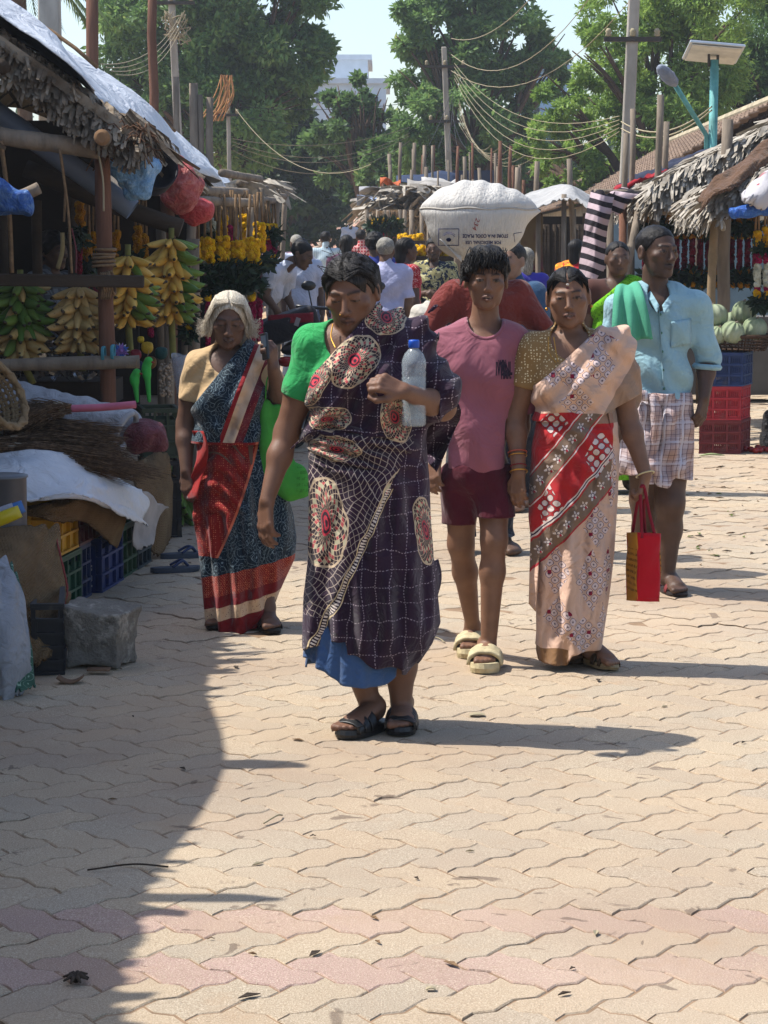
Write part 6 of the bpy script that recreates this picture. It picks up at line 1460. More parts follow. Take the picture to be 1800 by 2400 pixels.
# man carrying the sack
def build_carrier():
 Y0 = 11.6; red = fabric('brick_shirt', '#6c2e29', .92, 240, .022)
 t = crowd('barefoot man in brick-red shirt bent under a white sack', 1140, 560, Y0, 1.62, 8, red, MBLK, 'short', MHAIRK, arms=('out', 'out'), lean=.12, fat=1.02, h=.008)
 return t
build_carrier()
def sack_text():
 Y = 11.1; c = P(1120, 500, Y); t = thing('white_sack', 'big white woven sack with blue print carried on the red-shirted man\'s head', 'sack', c)
 l = lambda x, y, d=0: P(x, y, Y + d) - c
 m = Mat('woven_plastic', '#b5b2ac', .6, .3); m.vary(5, .35, dark=.7); m.over(m.noise(14, 5, rough=.7).sm(.58, .75) * .55, '#8a7868'); m.bump(m.noise(26, 3, stretch=(3, 3, .5)), .012, .7); x, y, z = m.xyz(m.coord()); m.bump((x * 900).sin() * (z * 900).sin(), .0006, .5); m = m.done()
 zs = l(0, 490).z
 def fn(p):
  # upper dome and hanging lower belly meeting on the seam
  up = s_ell(p, l(1120, 492), (.258, .17, .122)); lw = s_ell(p, l(1116, 518), (.236, .175, .185)); d = smin(up, lw, .03)
  k = smin(s_cone(p, A3(l(1020, 494)), A3(l(985, 491)), .055, .006), s_cone(p, A3(l(1220, 492)), A3(l(1268, 495, .02)), .055, .006), .01)
  d = smin(d, k, .05); ang = np.arctan2(p[:, 1], p[:, 0])
  d = d + .005 * np.exp(-((p[:, 2] - zs) / .012) ** 2) * 1.0 - .004 * np.sin(p[:, 0] * 70 + 2 * np.sin(p[:, 2] * 20)) * np.clip((p[:, 2] - zs) * 9, 0, 1) - .006 * vnoise(p, 16, 5)
  return d
 sdf_obj(fn, (-.36, -.22, -.27), (.38, .22, .16), .006, 'sack_body', m, t, slack=2.6)
 b = MB(); pts = []
 for k in range(41):
  x_ = l(978 + 300 * k / 40, 0).x; q = np.array([[x_, -.3, zs + .004 * math.sin(k * .5)]], np.float32)
  for _ in range(50): q[:, 1] += np.clip(fn(q), -.03, .03)
  if q[0, 1] < .1: pts.append(Vector(q[0]) + c)
 b.tube(pts, .005, 5); b.build('seam', simple('seam_thread', '#a8a298', .8, 30, .3), t, True)
 # hanging flap
 b = MB(); b.grid(lambda u, v: P(1030 + 55 * u + 50 * v * (1 - u), 560 + 50 * v + 6 * math.sin(u * 6) - 6 * u, Y - .1 + .05 * u), 8, 8); o = b.build('sack_flap', m, t, True); thick(o, .003)
 ink = Mat('blue_ink', '#262c52', .8).done(); rink = Mat('red_ink', '#8a3a34', .8).done()
 def prt(me, cx, cy, mat, ang=180, sx=1, nm='print'):
  cc = l(cx, cy); ca, sa = math.cos(R(ang)), math.sin(R(ang)); tri_subdiv(me, 2)
  on_surface(me, lambda X, Z: (cc.x + (X * ca - Z * sa) * sx, cc.z + X * sa + Z * ca), fn, .003, -.3); place(me, nm, mat, t)
 prt(text_mesh('STORE IN A COOL PLACE', .022, bold=.0006), 1135, 553, ink, 180, .84); prt(text_mesh('FOR MEDICINAL USE', .02, bold=.0005), 1130, 568, ink, 180, .9)
 prt(text_mesh('234', .04), 1112, 526, rink, 245, .7)
 # frame with an emblem of a shield and two curved lines
 fr_ = MB(); pw, ph = .046, .038
 for (a, b_) in (((-pw, -ph), (pw, -ph)), ((pw, -ph), (pw, ph)), ((pw, ph), (-pw, ph)), ((-pw, ph), (-pw, -ph))):
  fr_.box(((a[0] + b_[0]) / 2, (a[1] + b_[1]) / 2, 0), (abs(a[0] - b_[0]) + .003, abs(a[1] - b_[1]) + .003, .0001))
 for k in range(10):
  u = -.026 + k * .0052
  fr_.box((u, -.004 - .012 * (1 - (u / .026) ** 2), 0), (.0062, .0018, .0001)); fr_.box((u, -.011 - .012 * (1 - (u / .026) ** 2), 0), (.0062, .0018, .0001))
 fr_.ball((0, .012, 0), (.012, .009, .0001), 10, 6); prt(fr_.mesh('emblem'), 1050, 556, ink, 180, 1, 'emblem')
 fr2 = MB(); fr2.box((0, .02, 0), (.04, .0025, .0001)); fr2.box((-.02, 0, 0), (.0025, .04, .0001)); prt(fr2.mesh('print_frame'), 1213, 556, ink, 10, 1, 'print_frame')
sack_text()
# pale cloth sack carried low beside him
Yq = 12.6; c = P(1000, 760, Yq)
def sk(p): return smin(s_ell(p, (0, 0, .0), (.105, .11, .12)), s_ell(p, (.04, -.02, -.09), (.12, .11, .07)), .05) - .008 * np.sin(p[:, 2] * 60 + p[:, 0] * 30 + 2 * np.sin(p[:, 0] * 25)) - .006 * vnoise(p, 30, 2)
o = sdf_obj(sk, (-.2, -.2, -.25), (.2, .2, .2), .006, 'cloth_bundle', fabric('pale_cloth', '#b3ada2', .9, 200, .012, .2), None, c); tag(o, 'creased white cloth bundle carried behind the rose T-shirt boy', 'bundle')
# LEFT STALLS
def cm(pts, t):
 n = len(pts) - 1; f = min(max(t, 0), 1) * n; i = min(int(f), n - 1); t = f - i
 a = pts[max(i - 1, 0)]; b = pts[i]; c = pts[i + 1]; d = pts[min(i + 2, n)]
 return (b * 2 + (c - a) * t + (a * 2 - b * 5 + c * 4 - d) * t * t + (b * 3 - a - c * 3 + d) * t ** 3) * .5
def wr(x, y, s=0): return math.sin(x * 1.0 + 1.7 * math.sin(y * .8 + s)) * .5 + math.sin(y * 1.3 + 1.1 * math.sin(x * 1.4 + s * 2) + s) * .5
def sheet(b, rows, nu=40, nv=24, amp=.01, fr=14, seed=0, edge=0.0):
 """rows: list of rows of world points; crumpled surface through them"""
 g = random.Random(seed)
 jag = [g.uniform(-1, 1) for _ in range(nu + 1)]
 def fn(u, v):
  col = [cm(r, u) for r in rows]; p = cm(col, v); e = (v > .97) * edge * jag[int(round(u * nu))]
  q = amp * wr(u * fr, v * fr * .8, seed) + amp * .5 * wr(u * fr * 2.7, v * fr * 2.3, seed + 3)
  return p + Vector((q * .4, q * .5, q + e))
 b.grid(fn, nu, nv); return b
def rows_px(data): return [[P(*q) for q in r] for r in data]
def thatch(n, place_fn, L0, W0, seed, droop=.12):
 """n ragged leaf strips; place_fn(g)-> (point, dir along, side, normal)"""
 g = np.random.default_rng(seed); V = []; Q = []
 for i in range(n):
  p, d, s, nn = place_fn(g); L_ = L0 * g.uniform(.5, 1.3); w_ = W0 * g.uniform(.6, 1.5)
  d = unit(d + s * g.normal() * .16 + nn * g.normal() * .07); sk = unit(s + nn * g.normal() * .45)
  k = len(V); m = p + d * L_ * .5 + nn * g.uniform(-.01, .02); e = p + d * L_ - nn * droop * L_ * g.random()
  V += [p - sk * w_ / 2, p + sk * w_ / 2, m + sk * w_ * .55, m - sk * w_ * .55, e + sk * w_ * .3, e - sk * w_ * .3]; Q += [(k, k + 1, k + 2, k + 3), (k + 3, k + 2, k + 4, k + 5)]
 return np.array(V), np.array(Q)
MTHA = Mat('palm_thatch', '#6e6152', .95, .1); MTHA.over(MTHA.noise(7, 3).sm(.4, .65), '#8f8474'); MTHA.over(MTHA.noise(2.2, 3).sm(.55, .75) * .8, '#463a2e'); MTHA.bump(MTHA.noise(60, 3, stretch=(1, .2, 1)), .01, .7); MTHA = MTHA.done()
MTHP = Mat('pale_thatch', '#8c8478', .95, .1); MTHP.over(MTHP.noise(9, 3).sm(.4, .65), '#a9a296'); MTHP.over(MTHP.noise(3, 3).sm(.58, .75) * .7, '#5a4c40'); MTHP = MTHP.done()
MTARP = Mat('white_tarpaulin', '#bcc0c6', .5, .4); MTARP.vary(2.2, .25, dark=.72); MTARP.over(MTARP.noise(5, 5, rough=.7).sm(.6, .78) * .6, '#86807a'); MTARP.bump(MTARP.noise(7, 4, dist=1.2), .05, .7); MTARP.bump(MTARP.noise(30, 3), .01, .4); MTARP = MTARP.done()
MBURL = Mat('burlap', '#6f5a42', .98, .05); MBURL.vary(7, .45); MBURL.over(MBURL.noise(3, 3).sm(.55, .75) * .5, '#8d7a5c'); x_, y_, z_ = MBURL.xyz(MBURL.coord()); MBURL.bump((x_ * 520).sin() * (z_ * 520).sin() + (y_ * 520).sin(), .002, .8); MBURL.bump(MBURL.noise(12, 3), .015, .6); MBURL = MBURL.done()
MBRN = fabric('brown_blanket', '#5a4332', .98, 120, .02, .4)
def weave_mat(name, c1, c2, sc_=26, sock='Object'):
 m = Mat(name, c1, .9, .15); x, y, z = m.xyz(m.coord()); u = (x + y) * sc_; v = z * sc_
 a = ((u + v) * .5).floor() + ((u - v) * .5).floor(); ch = (a * .5).frac().gt(.25); m.over(ch * .7, c2); m.over(((u + v) * .5).line(.1).mx(((u - v) * .5).line(.1)) * .8, '#241c14'); m.vary(5, .4); m.bump(((u + v) * 3.14).sin() * .5 + ((u - v) * 3.14).sin() * .5, .01, .8); return m.done()
MMAT = weave_mat('woven_mat', '#9a8a70', '#766648', 22)
# ---- roof of the banana stall: eave along the street, slope rising to the left
EA = Vector((-1.22, 11.75, 2.07)); EB = Vector((-1.68, 26.0, 1.98)); UP = Vector((-math.cos(R(35)), 0, math.sin(R(35)))); SL = 3.6
NRM = Vector((math.sin(R(35)), 0, math.cos(R(35)))); AL = (EB - EA).normalized()
hut = thing('thatched_stall', 'banana stall with palm thatch roof under a white sheet on the left', 'stall', Vector((-2.4, 14, 0)))
def rp(s, t, h=0.0): return EA.lerp(EB, t) + UP * (s * SL) + NRM * h
def pl(g):
 s = g.random(); t = g.random() ** .9; p = rp(s + .05, t + .03, -.02 + .04 * g.random()); return np.array(p), -np.array(UP), np.array(AL), np.array(NRM)
V, Q = thatch(5200, pl, .42, .045, 1);
def plg(g):       # ragged near gable edge, several plaited layers
 s = g.random(); ly = g.integers(0, 6); p = rp(s, 0, -.1 + ly * .026) + Vector((0, .12 + .05 * ly * g.random(), 0)); return np.array(p), np.array((-.15, -1, -.10)) - np.array(UP) * .5, np.array(UP), np.array(NRM)
V2, Q2 = thatch(6500, plg, .2, .026, 2, .3)
def ple(g):       # fringe along the eave
 t = g.random(); p = rp(.03, t, .02 + .07 * g.random()); return np.array(p), -np.array(UP) + np.array((0, 0, -.5)), np.array(AL), np.array(NRM)
V3, Q3 = thatch(2400, ple, .19, .026, 3, .4)
Vt = np.concatenate([V, V2, V3]) - np.array(ORG[hut]); Qt = np.concatenate([Q, Q2 + len(V), Q3 + len(V) + len(V2)])
tag(place(np_mesh('thatch', Vt, Qt, False), 'thatch', MTHA, hut), kind='stuff')
b = MB(); b.add([rp(0, 0, -.01), rp(0, 1, -.01), rp(1.3, 1, -.01), rp(1.3, 0, -.01)], [(0, 1, 2, 3)]); o = b.build('roof_mat', MTHA, hut); thick(o, .05)
b = MB()
def tarp(u, v):
 t = -.004 + 1.0 * u; s = .05 - .1 * min(1, u * 2.5) + .04 * math.sin(u * 17) + .035 * math.sin(u * 41 + 1) + v * 1.2 - .04 * (u > .75) * math.sin((u - .75) * 12)
 h = .14 + .04 * wr(u * 30, v * 11, 1) + .03 * wr(u * 75, v * 27, 2) - .12 * max(0, 1 - v * 12) - .03 * max(0, 1 - u * 30)
 return rp(s, t, h)
b.grid(tarp, 150, 46); o = b.build('roof_sheet', MTARP, hut, True); thick(o, .006)
b = MB()
def tarp2(u, v): return rp(-.02 + v * 1.15, .86 + .3 * u, .18 + .05 * wr(u * 9, v * 12, 4) - .28 * max(0, 1 - v * 5))
b.grid(tarp2, 40, 40); o = b.build('roof_sheet', MTARP, hut, True); thick(o, .006)
MROPE = simple('coir_rope', '#7a6248', .95, 40, .5, .004, 120)
for t_, s0, s1 in ((.05, .12, 1.0), (.3, .05, 1.0)):
 b = MB(); b.tube([rp(s0 + (s1 - s0) * k / 20, t_ + .07 * k / 20, .17 + .02 * math.sin(k)) for k in range(21)], .011, 6); b.build('roof_rope', MROPE, hut, True)
# frame: eave beam, rafters, cross log, posts
def logp(pts, r, mat, nm='log', par=hut, n=10):
 b = MB(); pp = bez(pts, 5); b.tube(pp, [r * random.uniform(.93, 1.07) for _ in pp], n, jit=.03); return b.build(nm, mat, par, True)
le = P(239, 322, 11.62); logp([le, le.lerp(EB, .5) + Vector((.05, 0, 0)), EB - Vector((0, 0, .06))], .042, MGREYW, 'eave_beam')
b = MB(); b.lathe(le - Vector((0, .006, 0)), [(0, 0), (.038, 0), (.04, .01)], 16, Matrix.Rotation(R(90), 3, 'X').to_4x4() @ Matrix.Rotation(R(180), 4, 'X')); b.ball(le - Vector((0, .0, 0)), (.04, .008, .04), 14, 8); b.build('beam_end', simple('cut_wood', '#8a6a4c', .9, 18, .5), hut, True)
le2 = P(322, 320, 13.0); logp([le2, le2.lerp(EB, .6), EB + Vector((-.3, 0, .1))], .045, MGREYW, 'purlin')
for k in range(5): logp([rp(-.02, .01 + k * .24, -.07), rp(.5, .01 + k * .24, -.09), rp(1.25, .01 + k * .24, -.07)], .05, MDKW, 'rafter')
for k in range(4): logp([rp(.2 + .28 * k, 0, -.1) - Vector((0, .15, 0)), rp(.2 + .28 * k, .5, -.1), rp(.2 + .28 * k, 1, -.1)], .035, MDKW, 'purlin')
logp([P(-120, 280, 11.75), P(0, 318, 11.75), P(120, 335, 11.75), P(232, 352, 11.8)], .046, MGREYW, 'tie_beam')
logp([P(60, 395, 12.9), P(240, 470, 12.9), P(425, 535, 12.9)], .05, MDKW, 'lower_beam')
logp([Vector((P(258, 900, 11.85).x, 11.85, 0)), P(248, 700, 11.85), P(238, 330, 11.85)], .04, MWOOD, 'post', n=12)
for (x, y0, Y, r) in ((85, 470, 13.6, .03), (8, 500, 12.2, .02), (168, 430, 14.0, .03), (377, 500, 15.5, .035), (452, 560, 14.4, .04), (395, 700, 13.9, .03)):
 q = P(x, y0, Y); logp([Vector((q.x, Y, 0)), q.lerp(Vector((q.x, Y, 0)), .5), q], r, MDKW if x < 200 else MGREYW, 'post')
for k, t_ in enumerate((.28, .52, .78, 1.0)): p = EA.lerp(EB, t_); logp([Vector((p.x - .1, p.y, 0)), Vector((p.x - .08, p.y, 1.1)), Vector((p.x - .1, p.y, 2.1))], .05, MWOOD, 'post')
# back wall and gable mats keep the inside dark
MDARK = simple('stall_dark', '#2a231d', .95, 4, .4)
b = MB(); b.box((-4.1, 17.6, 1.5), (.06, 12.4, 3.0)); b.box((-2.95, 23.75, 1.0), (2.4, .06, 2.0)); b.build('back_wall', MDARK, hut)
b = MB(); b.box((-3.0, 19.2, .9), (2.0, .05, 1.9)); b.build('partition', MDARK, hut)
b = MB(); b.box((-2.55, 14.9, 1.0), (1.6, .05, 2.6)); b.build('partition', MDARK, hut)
b = MB(); sheet(b, rows_px([[(-60, 182, 12.3), (30, 196, 12.3), (100, 232, 12.3)], [(-60, 240, 12.35), (60, 262, 12.35), (184, 318, 12.35)]]), 20, 10, .012, 6, 1); o = b.build('gable_mat', MMAT, hut, True); thick(o, .01)
b = MB(); sheet(b, rows_px([[(-40, 120, 12.6), (80, 150, 12.6), (180, 190, 12.6)], [(-40, 185, 12.7), (60, 200, 12.7), (240, 300, 12.7)]]), 16, 8, .012, 6, 2); o = b.build('gable_mat', MTHA, hut, True); thick(o, .01)
# rope bindings
def coil(c, ax, r, n, h, tr, mat, name='binding', par=hut):
 b = MB(); ax = Vector(ax).normalized(); a = ax.cross(Vector((.2, 1, .1))).normalized(); d = ax.cross(a); pts = []
 for k in range(n * 10 + 1): t = 2 * math.pi * k / 10; pts.append(Vector(c) + a * math.cos(t) * r * random.uniform(.97, 1.05) + d * math.sin(t) * r * random.uniform(.97, 1.05) + ax * (h * k / (n * 10)))
 b.tube(pts, tr, 5); return b.build(name, mat, par, True)
coil(P(243, 625, 11.85), (0, 0, 1), .055, 3, .06, .008, MROPE); coil(P(243, 668, 11.82), (1, 0, .2), .058, 4, .05, .008, MROPE); coil(P(246, 600, 11.85), (.1, 0, 1), .05, 2, .05, .008, MROPE)
for k in range(5): b = MB(); q = P(236 + 5 * k, 640, 11.78); b.tube(bez([q, q + Vector((.01, -.01, -.06)), q + Vector((.0, 0, -.13))], 4), .006, 5); b.build('rope_end', MROPE, hut, True)
for (x0, y0, x1, y1, Y, r, mt) in ((140, 350, 168, 640, 11.7, .007, MROPE), (143, 360, 150, 520, 11.72, .006, MROPE), (2, 330, 28, 640, 11.7, .012, MROPE), (228, 345, 243, 495, 11.7, .005, MCABLEW), (146, 545, 135, 630, 11.9, .012, simple('stalk_tan', '#8a7a54', .8, 20, .3)), (168, 535, 178, 640, 11.9, .004, simple('pink_cord', '#8a4a50', .8))):
 b = MB(); a = P(x0, y0, Y); c = P(x1, y1, Y); b.tube(bez([a, a.lerp(c, .5) + Vector((.012, 0, 0)), c], 8), r, 6); b.build('hanging_rope', mt, hut, True)
b = MB()
for k in range(260):      # coir packing at the eave corner
 c = P(random.uniform(225, 345), random.uniform(290, 370), 11.7 + random.random() * .5); e = c + Vector((random.uniform(-.08, .1), random.uniform(-.05, .05), random.uniform(-.09, .04))); b.tube([c, c.lerp(e, .5) + Vector((0, 0, .02)), e], .0035, 4, cap=False)
tag(b.build('coir_packing', simple('coir', '#5d4433', .98, 40, .4), hut, True), kind='stuff')
# shelves
b = MB(); b.beam(P(-60, 655, 11.72), P(338, 660, 11.78), .05, .062); o = b.build('shelf_plank', MDKW, hut); bevel(o, .006)
logp([P(-60, 858, 11.7), P(150, 852, 11.72), P(327, 848, 11.75)], .034, MGREYW, 'shelf_log')
coil(P(240, 832, 11.74), (1, 0, 0), .04, 3, .012, .005, simple('turquoise_twine', '#4a8a96', .7)); coil(P(262, 828, 11.74), (1, 0, 0), .04, 3, .012, .005, simple('turquoise_twine2', '#4a8a96', .7))
# neighbouring hut, nearer than the frame shows: its eave throws the shade on the paving
EA0, EB0, EA_, EB_ = EA, EB, Vector((-1.97, 1.0, 2.26)), Vector((-2.2, 11.55, 2.26)); SL = 2.8; EA, EB = EA_, EB_; AL = (EB - EA).normalized()
hut2 = thing('thatched_hut', 'thatched hut just left of the frame shading the paving', 'stall', Vector((-3.2, 5, 0)))
V, Q = thatch(2600, pl, .5, .06, 11); V3, Q3 = thatch(2200, ple, .16, .05, 12, .5)
tag(place(np_mesh('thatch', np.concatenate([V, V3]) - np.array(ORG[hut2]), np.concatenate([Q, Q3 + len(V)]), False), 'thatch', MTHA, hut2), kind='stuff')
b = MB(); b.add([rp(0, 0), rp(0, 1), rp(1, 1), rp(1, 0)], [(0, 1, 2, 3)]); o = b.build('roof_mat', MTHA, hut2); thick(o, .06)
b = MB(); b.grid(lambda u, v: rp(.06 * math.sin(u * 19) + v, u, .1), 40, 4); o = b.build('roof_sheet', MTARP, hut2, True); thick(o, .005)
for k in range(4): p = EA.lerp(EB, k / 3); b = MB(); b.tube([Vector((p.x - .12, p.y, 0)), Vector((p.x - .12, p.y, 2.25))], .05, 10); b.build('post', MWOOD, hut2, True)
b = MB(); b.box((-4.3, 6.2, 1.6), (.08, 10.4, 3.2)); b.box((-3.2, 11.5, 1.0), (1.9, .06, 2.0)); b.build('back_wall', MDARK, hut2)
for (px, zz, r) in ((-1.62, 2.2, .14), (-1.6, 2.1, .2)):
 pass
# two bundles tied to that eave, whose shadows break the shade line
for (y, r, l) in ((5.72, .075, 'rolled sheet tied to the near hut eave, left of the frame'), (7.15, .13, 'tied cloth bundle on the near hut eave, left of the frame')):
 b = MB(); b.tube(bez([Vector((-2.1, y, 2.3)), Vector((-1.85, y, 2.3)), Vector((-1.69, y - .02, 2.26))], 4), [r * .6, r * .55, r * .5, r * .5, r * .5, r * .45, r * .4, r * .35, r * .2], 10, jit=.1); solo(b, 'tied_bundle', MBRN, l, 'bundle', (-1.7, y, 2.2), smooth=True)
EA, EB = EA0, EB0; AL = (EB - EA).normalized(); SL = 3.6
# ---- grey pipe, tarpaulin bags on the eave
b = MB(); a = P(-90, 205, 12.25); c = P(311, 492, 12.25); d = (c - a).normalized(); b.tube([a, a.lerp(c, .5), c], .056, 24, cap=False); b.tube([c, a.lerp(c, .5), a], .052, 24, cap=False)
solo(b, 'drain_pipe', simple('grey_pvc', '#6f7a8c', .45, 3, .2, spec=.4), 'long grey plastic pipe slung under the banana stall roof', 'pipe', c, smooth=True)
def bagmat(name, c, c2):
 m = Mat(name, c, .6, .3); m.over(m.noise(16, 4, dist=2.0).sm(.45, .7) * .75, c2); m.bump(m.noise(20, 4, dist=2.5), .03, .9); m.bump(m.noise(60, 3, dist=1), .006, .5); return m.done()
def bundle(name, label, c, fn, lo, hi, mat, cat='bag', h=.007):
 o = sdf_obj(fn, lo, hi, h, name, mat, None, c, slack=2.6); return tag(o, label, cat)
def crumple(p, a=.012, s=1): return a * (vnoise(p, 38, s) + .6 * vnoise(p, 80, s + 2))
c = P(308, 400, 12.05); bundle('plastic_bag', 'pale blue plastic sheet bundle hanging beside the stall post', c, lambda p: smax(smin(s_ell(p, (.0, 0, .02), (.14, .1, .085)), s_ell(p, (.03, 0, -.07), (.085, .07, .075)), .05) - crumple(p, .014, 2), -s_ell(p, (-.02, -.1, .03), (.075, .07, .035)), .01), (-.22, -.18, -.2), (.22, .18, .16), bagmat('pale_blue_plastic', '#6f9cc8', '#a9c4d8'))
c = P(352, 418, 12.95); b = MB(); b.lathe(c, [(0, 0), (.1, .0), (.115, .02), (.125, .1), (.128, .14), (.12, .14), (.105, .03), (0, .03)], 24, Matrix.Rotation(R(35), 4, 'Y') @ Matrix.Rotation(R(60), 4, 'X')); solo(b, 'rubber_tub', simple('black_rubber_tub', '#22222a', .6, 12, .3), 'black rubber tub wedged between the blue and red bags', 'tub', c, smooth=True)
c = P(422, 440, 13.3); bundle('plastic_bag', 'large faded red plastic bag hanging under the stall eave', c, lambda p: smin(s_ell(p, (0, 0, 0), (.125, .11, .135)), s_ell(p, (-.04, 0, .1), (.08, .08, .07)), .06) - crumple(p, .013, 4), (-.22, -.2, -.2), (.22, .2, .24), bagmat('red_plastic', '#a8504e', '#c08078'))
c = P(459, 494, 13.6); bundle('plastic_bag', 'small round red bag below the larger red bag', c, lambda p: s_ell(p, (0, 0, 0), (.105, .1, .085)) - crumple(p, .009, 6), (-.16, -.16, -.15), (.16, .16, .15), bagmat('red_plastic_small', '#b23a3c', '#c4605c'))
c = P(8, 462, 11.3); bundle('tarpaulin_roll', 'rolled blue tarpaulin at the left edge of the banana stall', c, lambda p: s_cone(p, (-.3, 0, .09), (.08, 0, -.03), .105, .06) - crumple(p, .016, 1), (-.45, -.2, -.25), (.25, .2, .25), bagmat('blue_tarpaulin', '#2f5aa0', '#6f92bc'))
b = MB(); b.tube(bez([P(20, 470, 11.5), P(60, 455, 11.5), P(92, 440, 11.5)], 4), [.03] * 9, 8); solo(b, 'short_log', MGREYW, 'short grey log end beside the rolled blue tarpaulin', 'log', P(60, 455, 11.5), smooth=True)
# ---- bananas
def ban_mat(name, c1, c2, spot):
 m = Mat(name, c1, .55, .35); r = E(m.nt, m.nt.nodes.new('ShaderNodeObjectInfo').outputs['Random']); m.over(r.sm(.2, 1.0) * .7, c2)
 x, y, z = m.xyz(m.coord()); m.over(m.noise(70, 3).sm(.62, .7) * spot, '#2a1d10'); m.over(z.lt(-.098) + z.gt(-.006), '#33281a'); return m.done()
MBY = ban_mat('banana_yellow', '#c2963a', '#d2b060', .6); MBGN = ban_mat('banana_green', '#4a6a26', '#6d8434', .2); MBS = ban_mat('banana_dusky', '#b89a62', '#a08550', .8)
def banana_mesh():
 b = MB(); pts = []; rr = []
 for k in range(9):
  t = k / 8; a = t * .9; pts.append(Vector((.045 * (1 - math.cos(a * 1.4)) * 1.6, 0, -.105 * t))); rr.append([.005, .009, .0145, .0172, .0178, .017, .0145, .009, .004][k])
 b.tube(pts, rr, 6); return b.mesh('banana')
bme = []
for mt in (MBY, MBGN, MBS): me = banana_mesh(); me.materials.append(mt); bme.append(me)
MSTALK = simple('banana_stalk', '#6b6a34', .7, 14, .4)
def bunch(label, px, py0, py1, Y, hands, per, green, tail, seed, spread=(0, 360), base=0):
 g = random.Random(seed); top = P(px, py0, Y); bot = P(px, py1, Y); t = thing('banana_bunch', label, 'bananas', top, 'banana bunches hanging in the left stall')
 b = MB(); tl = P(px + tail[0], tail[1], Y); b.tube(bez([top + Vector((0, 0, .06)), top.lerp(bot, .5), bot, tl], 6), [.016] * 10 + [.019] * 9, 9); b.build('stalk', MSTALK, t, True)
 for h in range(hands):
  f = h / max(1, hands - 1); c = top.lerp(bot, f * .82); n = per + g.choice((0, 1, 1, 2)); ph = g.uniform(0, 360); sz = 1.0 + .3 * math.sin(math.pi * f)
  for row in (0, 1):
   for k in range(n):
    a = R(ph + 360 * (k + .5 * row) / n + g.uniform(-6, 6)); gr = green(a, f, g)
    o = bpy.data.objects.new('banana', bme[1] if gr else bme[base]); link(o); o.parent = t; o.location = c - top + Vector((math.cos(a) * .02, math.sin(a) * .02, -.018 * row))
    o.rotation_euler = (Matrix.Rotation(a, 4, 'Z') @ Matrix.Rotation(R(-(38 + 20 * row * -1 + g.uniform(-8, 8)) - 6), 4, 'Y')).to_euler(); s = sz * g.uniform(1.1, 1.35); o.scale = (s, s, s)
 return t
bunch('spotted yellow banana bunch partly hidden behind the stall post', 300, 600, 745, 12.25, 4, 8, lambda a, f, g: math.cos(a) > .45 and g.random() < .5, (6, 830), 1)
bunch('tall yellow banana bunch with green side, rightmost in the stall', 402, 560, 745, 12.85, 6, 8, lambda a, f, g: math.cos(a) > .55 and g.random() < .75, (4, 840), 2)
bunch('dusky ripe banana bunch hanging below the shelf plank', 186, 672, 800, 11.95, 4, 9, lambda a, f, g: g.random() < .03, (8, 870), 3, base=2)
bunch('half-green banana bunch at the left edge below the shelf plank', 48, 660, 830, 11.95, 5, 8, lambda a, f, g: f < .55 and g.random() < .9 or g.random() < .15, (30, 900), 4, base=2)
bunch('green banana bunch standing on the ground behind the green crate', 418, 1090, 1200, 12.85, 4, 8, lambda a, f, g: True, (0, 1215), 5)
# ---- garlands
def flower_mat(name, c1, c2):
 m = Mat(name, c1, .85, .1); m.over(m.noise(22, 3).sm(.4, .65), c2); m.bump(m.vor(130), .01, .9); return m.done()
MFY = flower_mat('marigold_yellow', '#c48c06', '#e0b418'); MFG = flower_mat('garland_leaf', '#14281a', '#284428'); MFM = flower_mat('rose_magenta', '#7a0c34', '#a01c4a'); MFW = flower_mat('jasmine_white', '#9a9c88', '#c2c4b2'); MFR = flower_mat('rose_dark', '#4f0a1c', '#74122a'); MFO = flower_mat('marigold_deep', '#8f5c06', '#b07c10')
FB = []
for k in range(3):
 b = MB(); b.ball((0, 0, 0), 1, 7, 5, noise=.14); FB.append((b.arr().copy(), np.array([f for f in b.f])))
def petals(n, lo, hi, r, seed, ell=True):
 """n small flower heads filling a box-like column"""
 g = np.random.default_rng(seed); lo = np.array(lo); hi = np.array(hi); Vs = []; Qs = []; k = 0
 for i in range(n):
  u = g.random(3); c = lo + (hi - lo) * u; a = g.random() * 6.28
  cc = (lo + hi) / 2; h = (hi - lo) / 2; c[0] = cc[0] + h[0] * math.cos(a) * g.uniform(.6, 1); c[1] = cc[1] + h[1] * math.sin(a) * g.uniform(.6, 1)
  V, Q = FB[i % 3]; s = r * g.uniform(.8, 1.25); Vs.append(V * s + c); Qs.append(Q + k); k += len(V)
 return np.concatenate(Vs), np.concatenate(Qs)
def leafy(n, lo, hi, r, seed):
 g = np.random.default_rng(seed); lo = np.array(lo); hi = np.array(hi); c = lo + (hi - lo) * g.random((n, 3)); V, Q, lv = leaves(np.c_[c, np.full(n, r * .6)], 3, 1, r * 2.2, .5, seed=seed); return V, Q
MGL = leaf_mat('garland_leaves', '#122016', '#223822', '#33502c', .1)
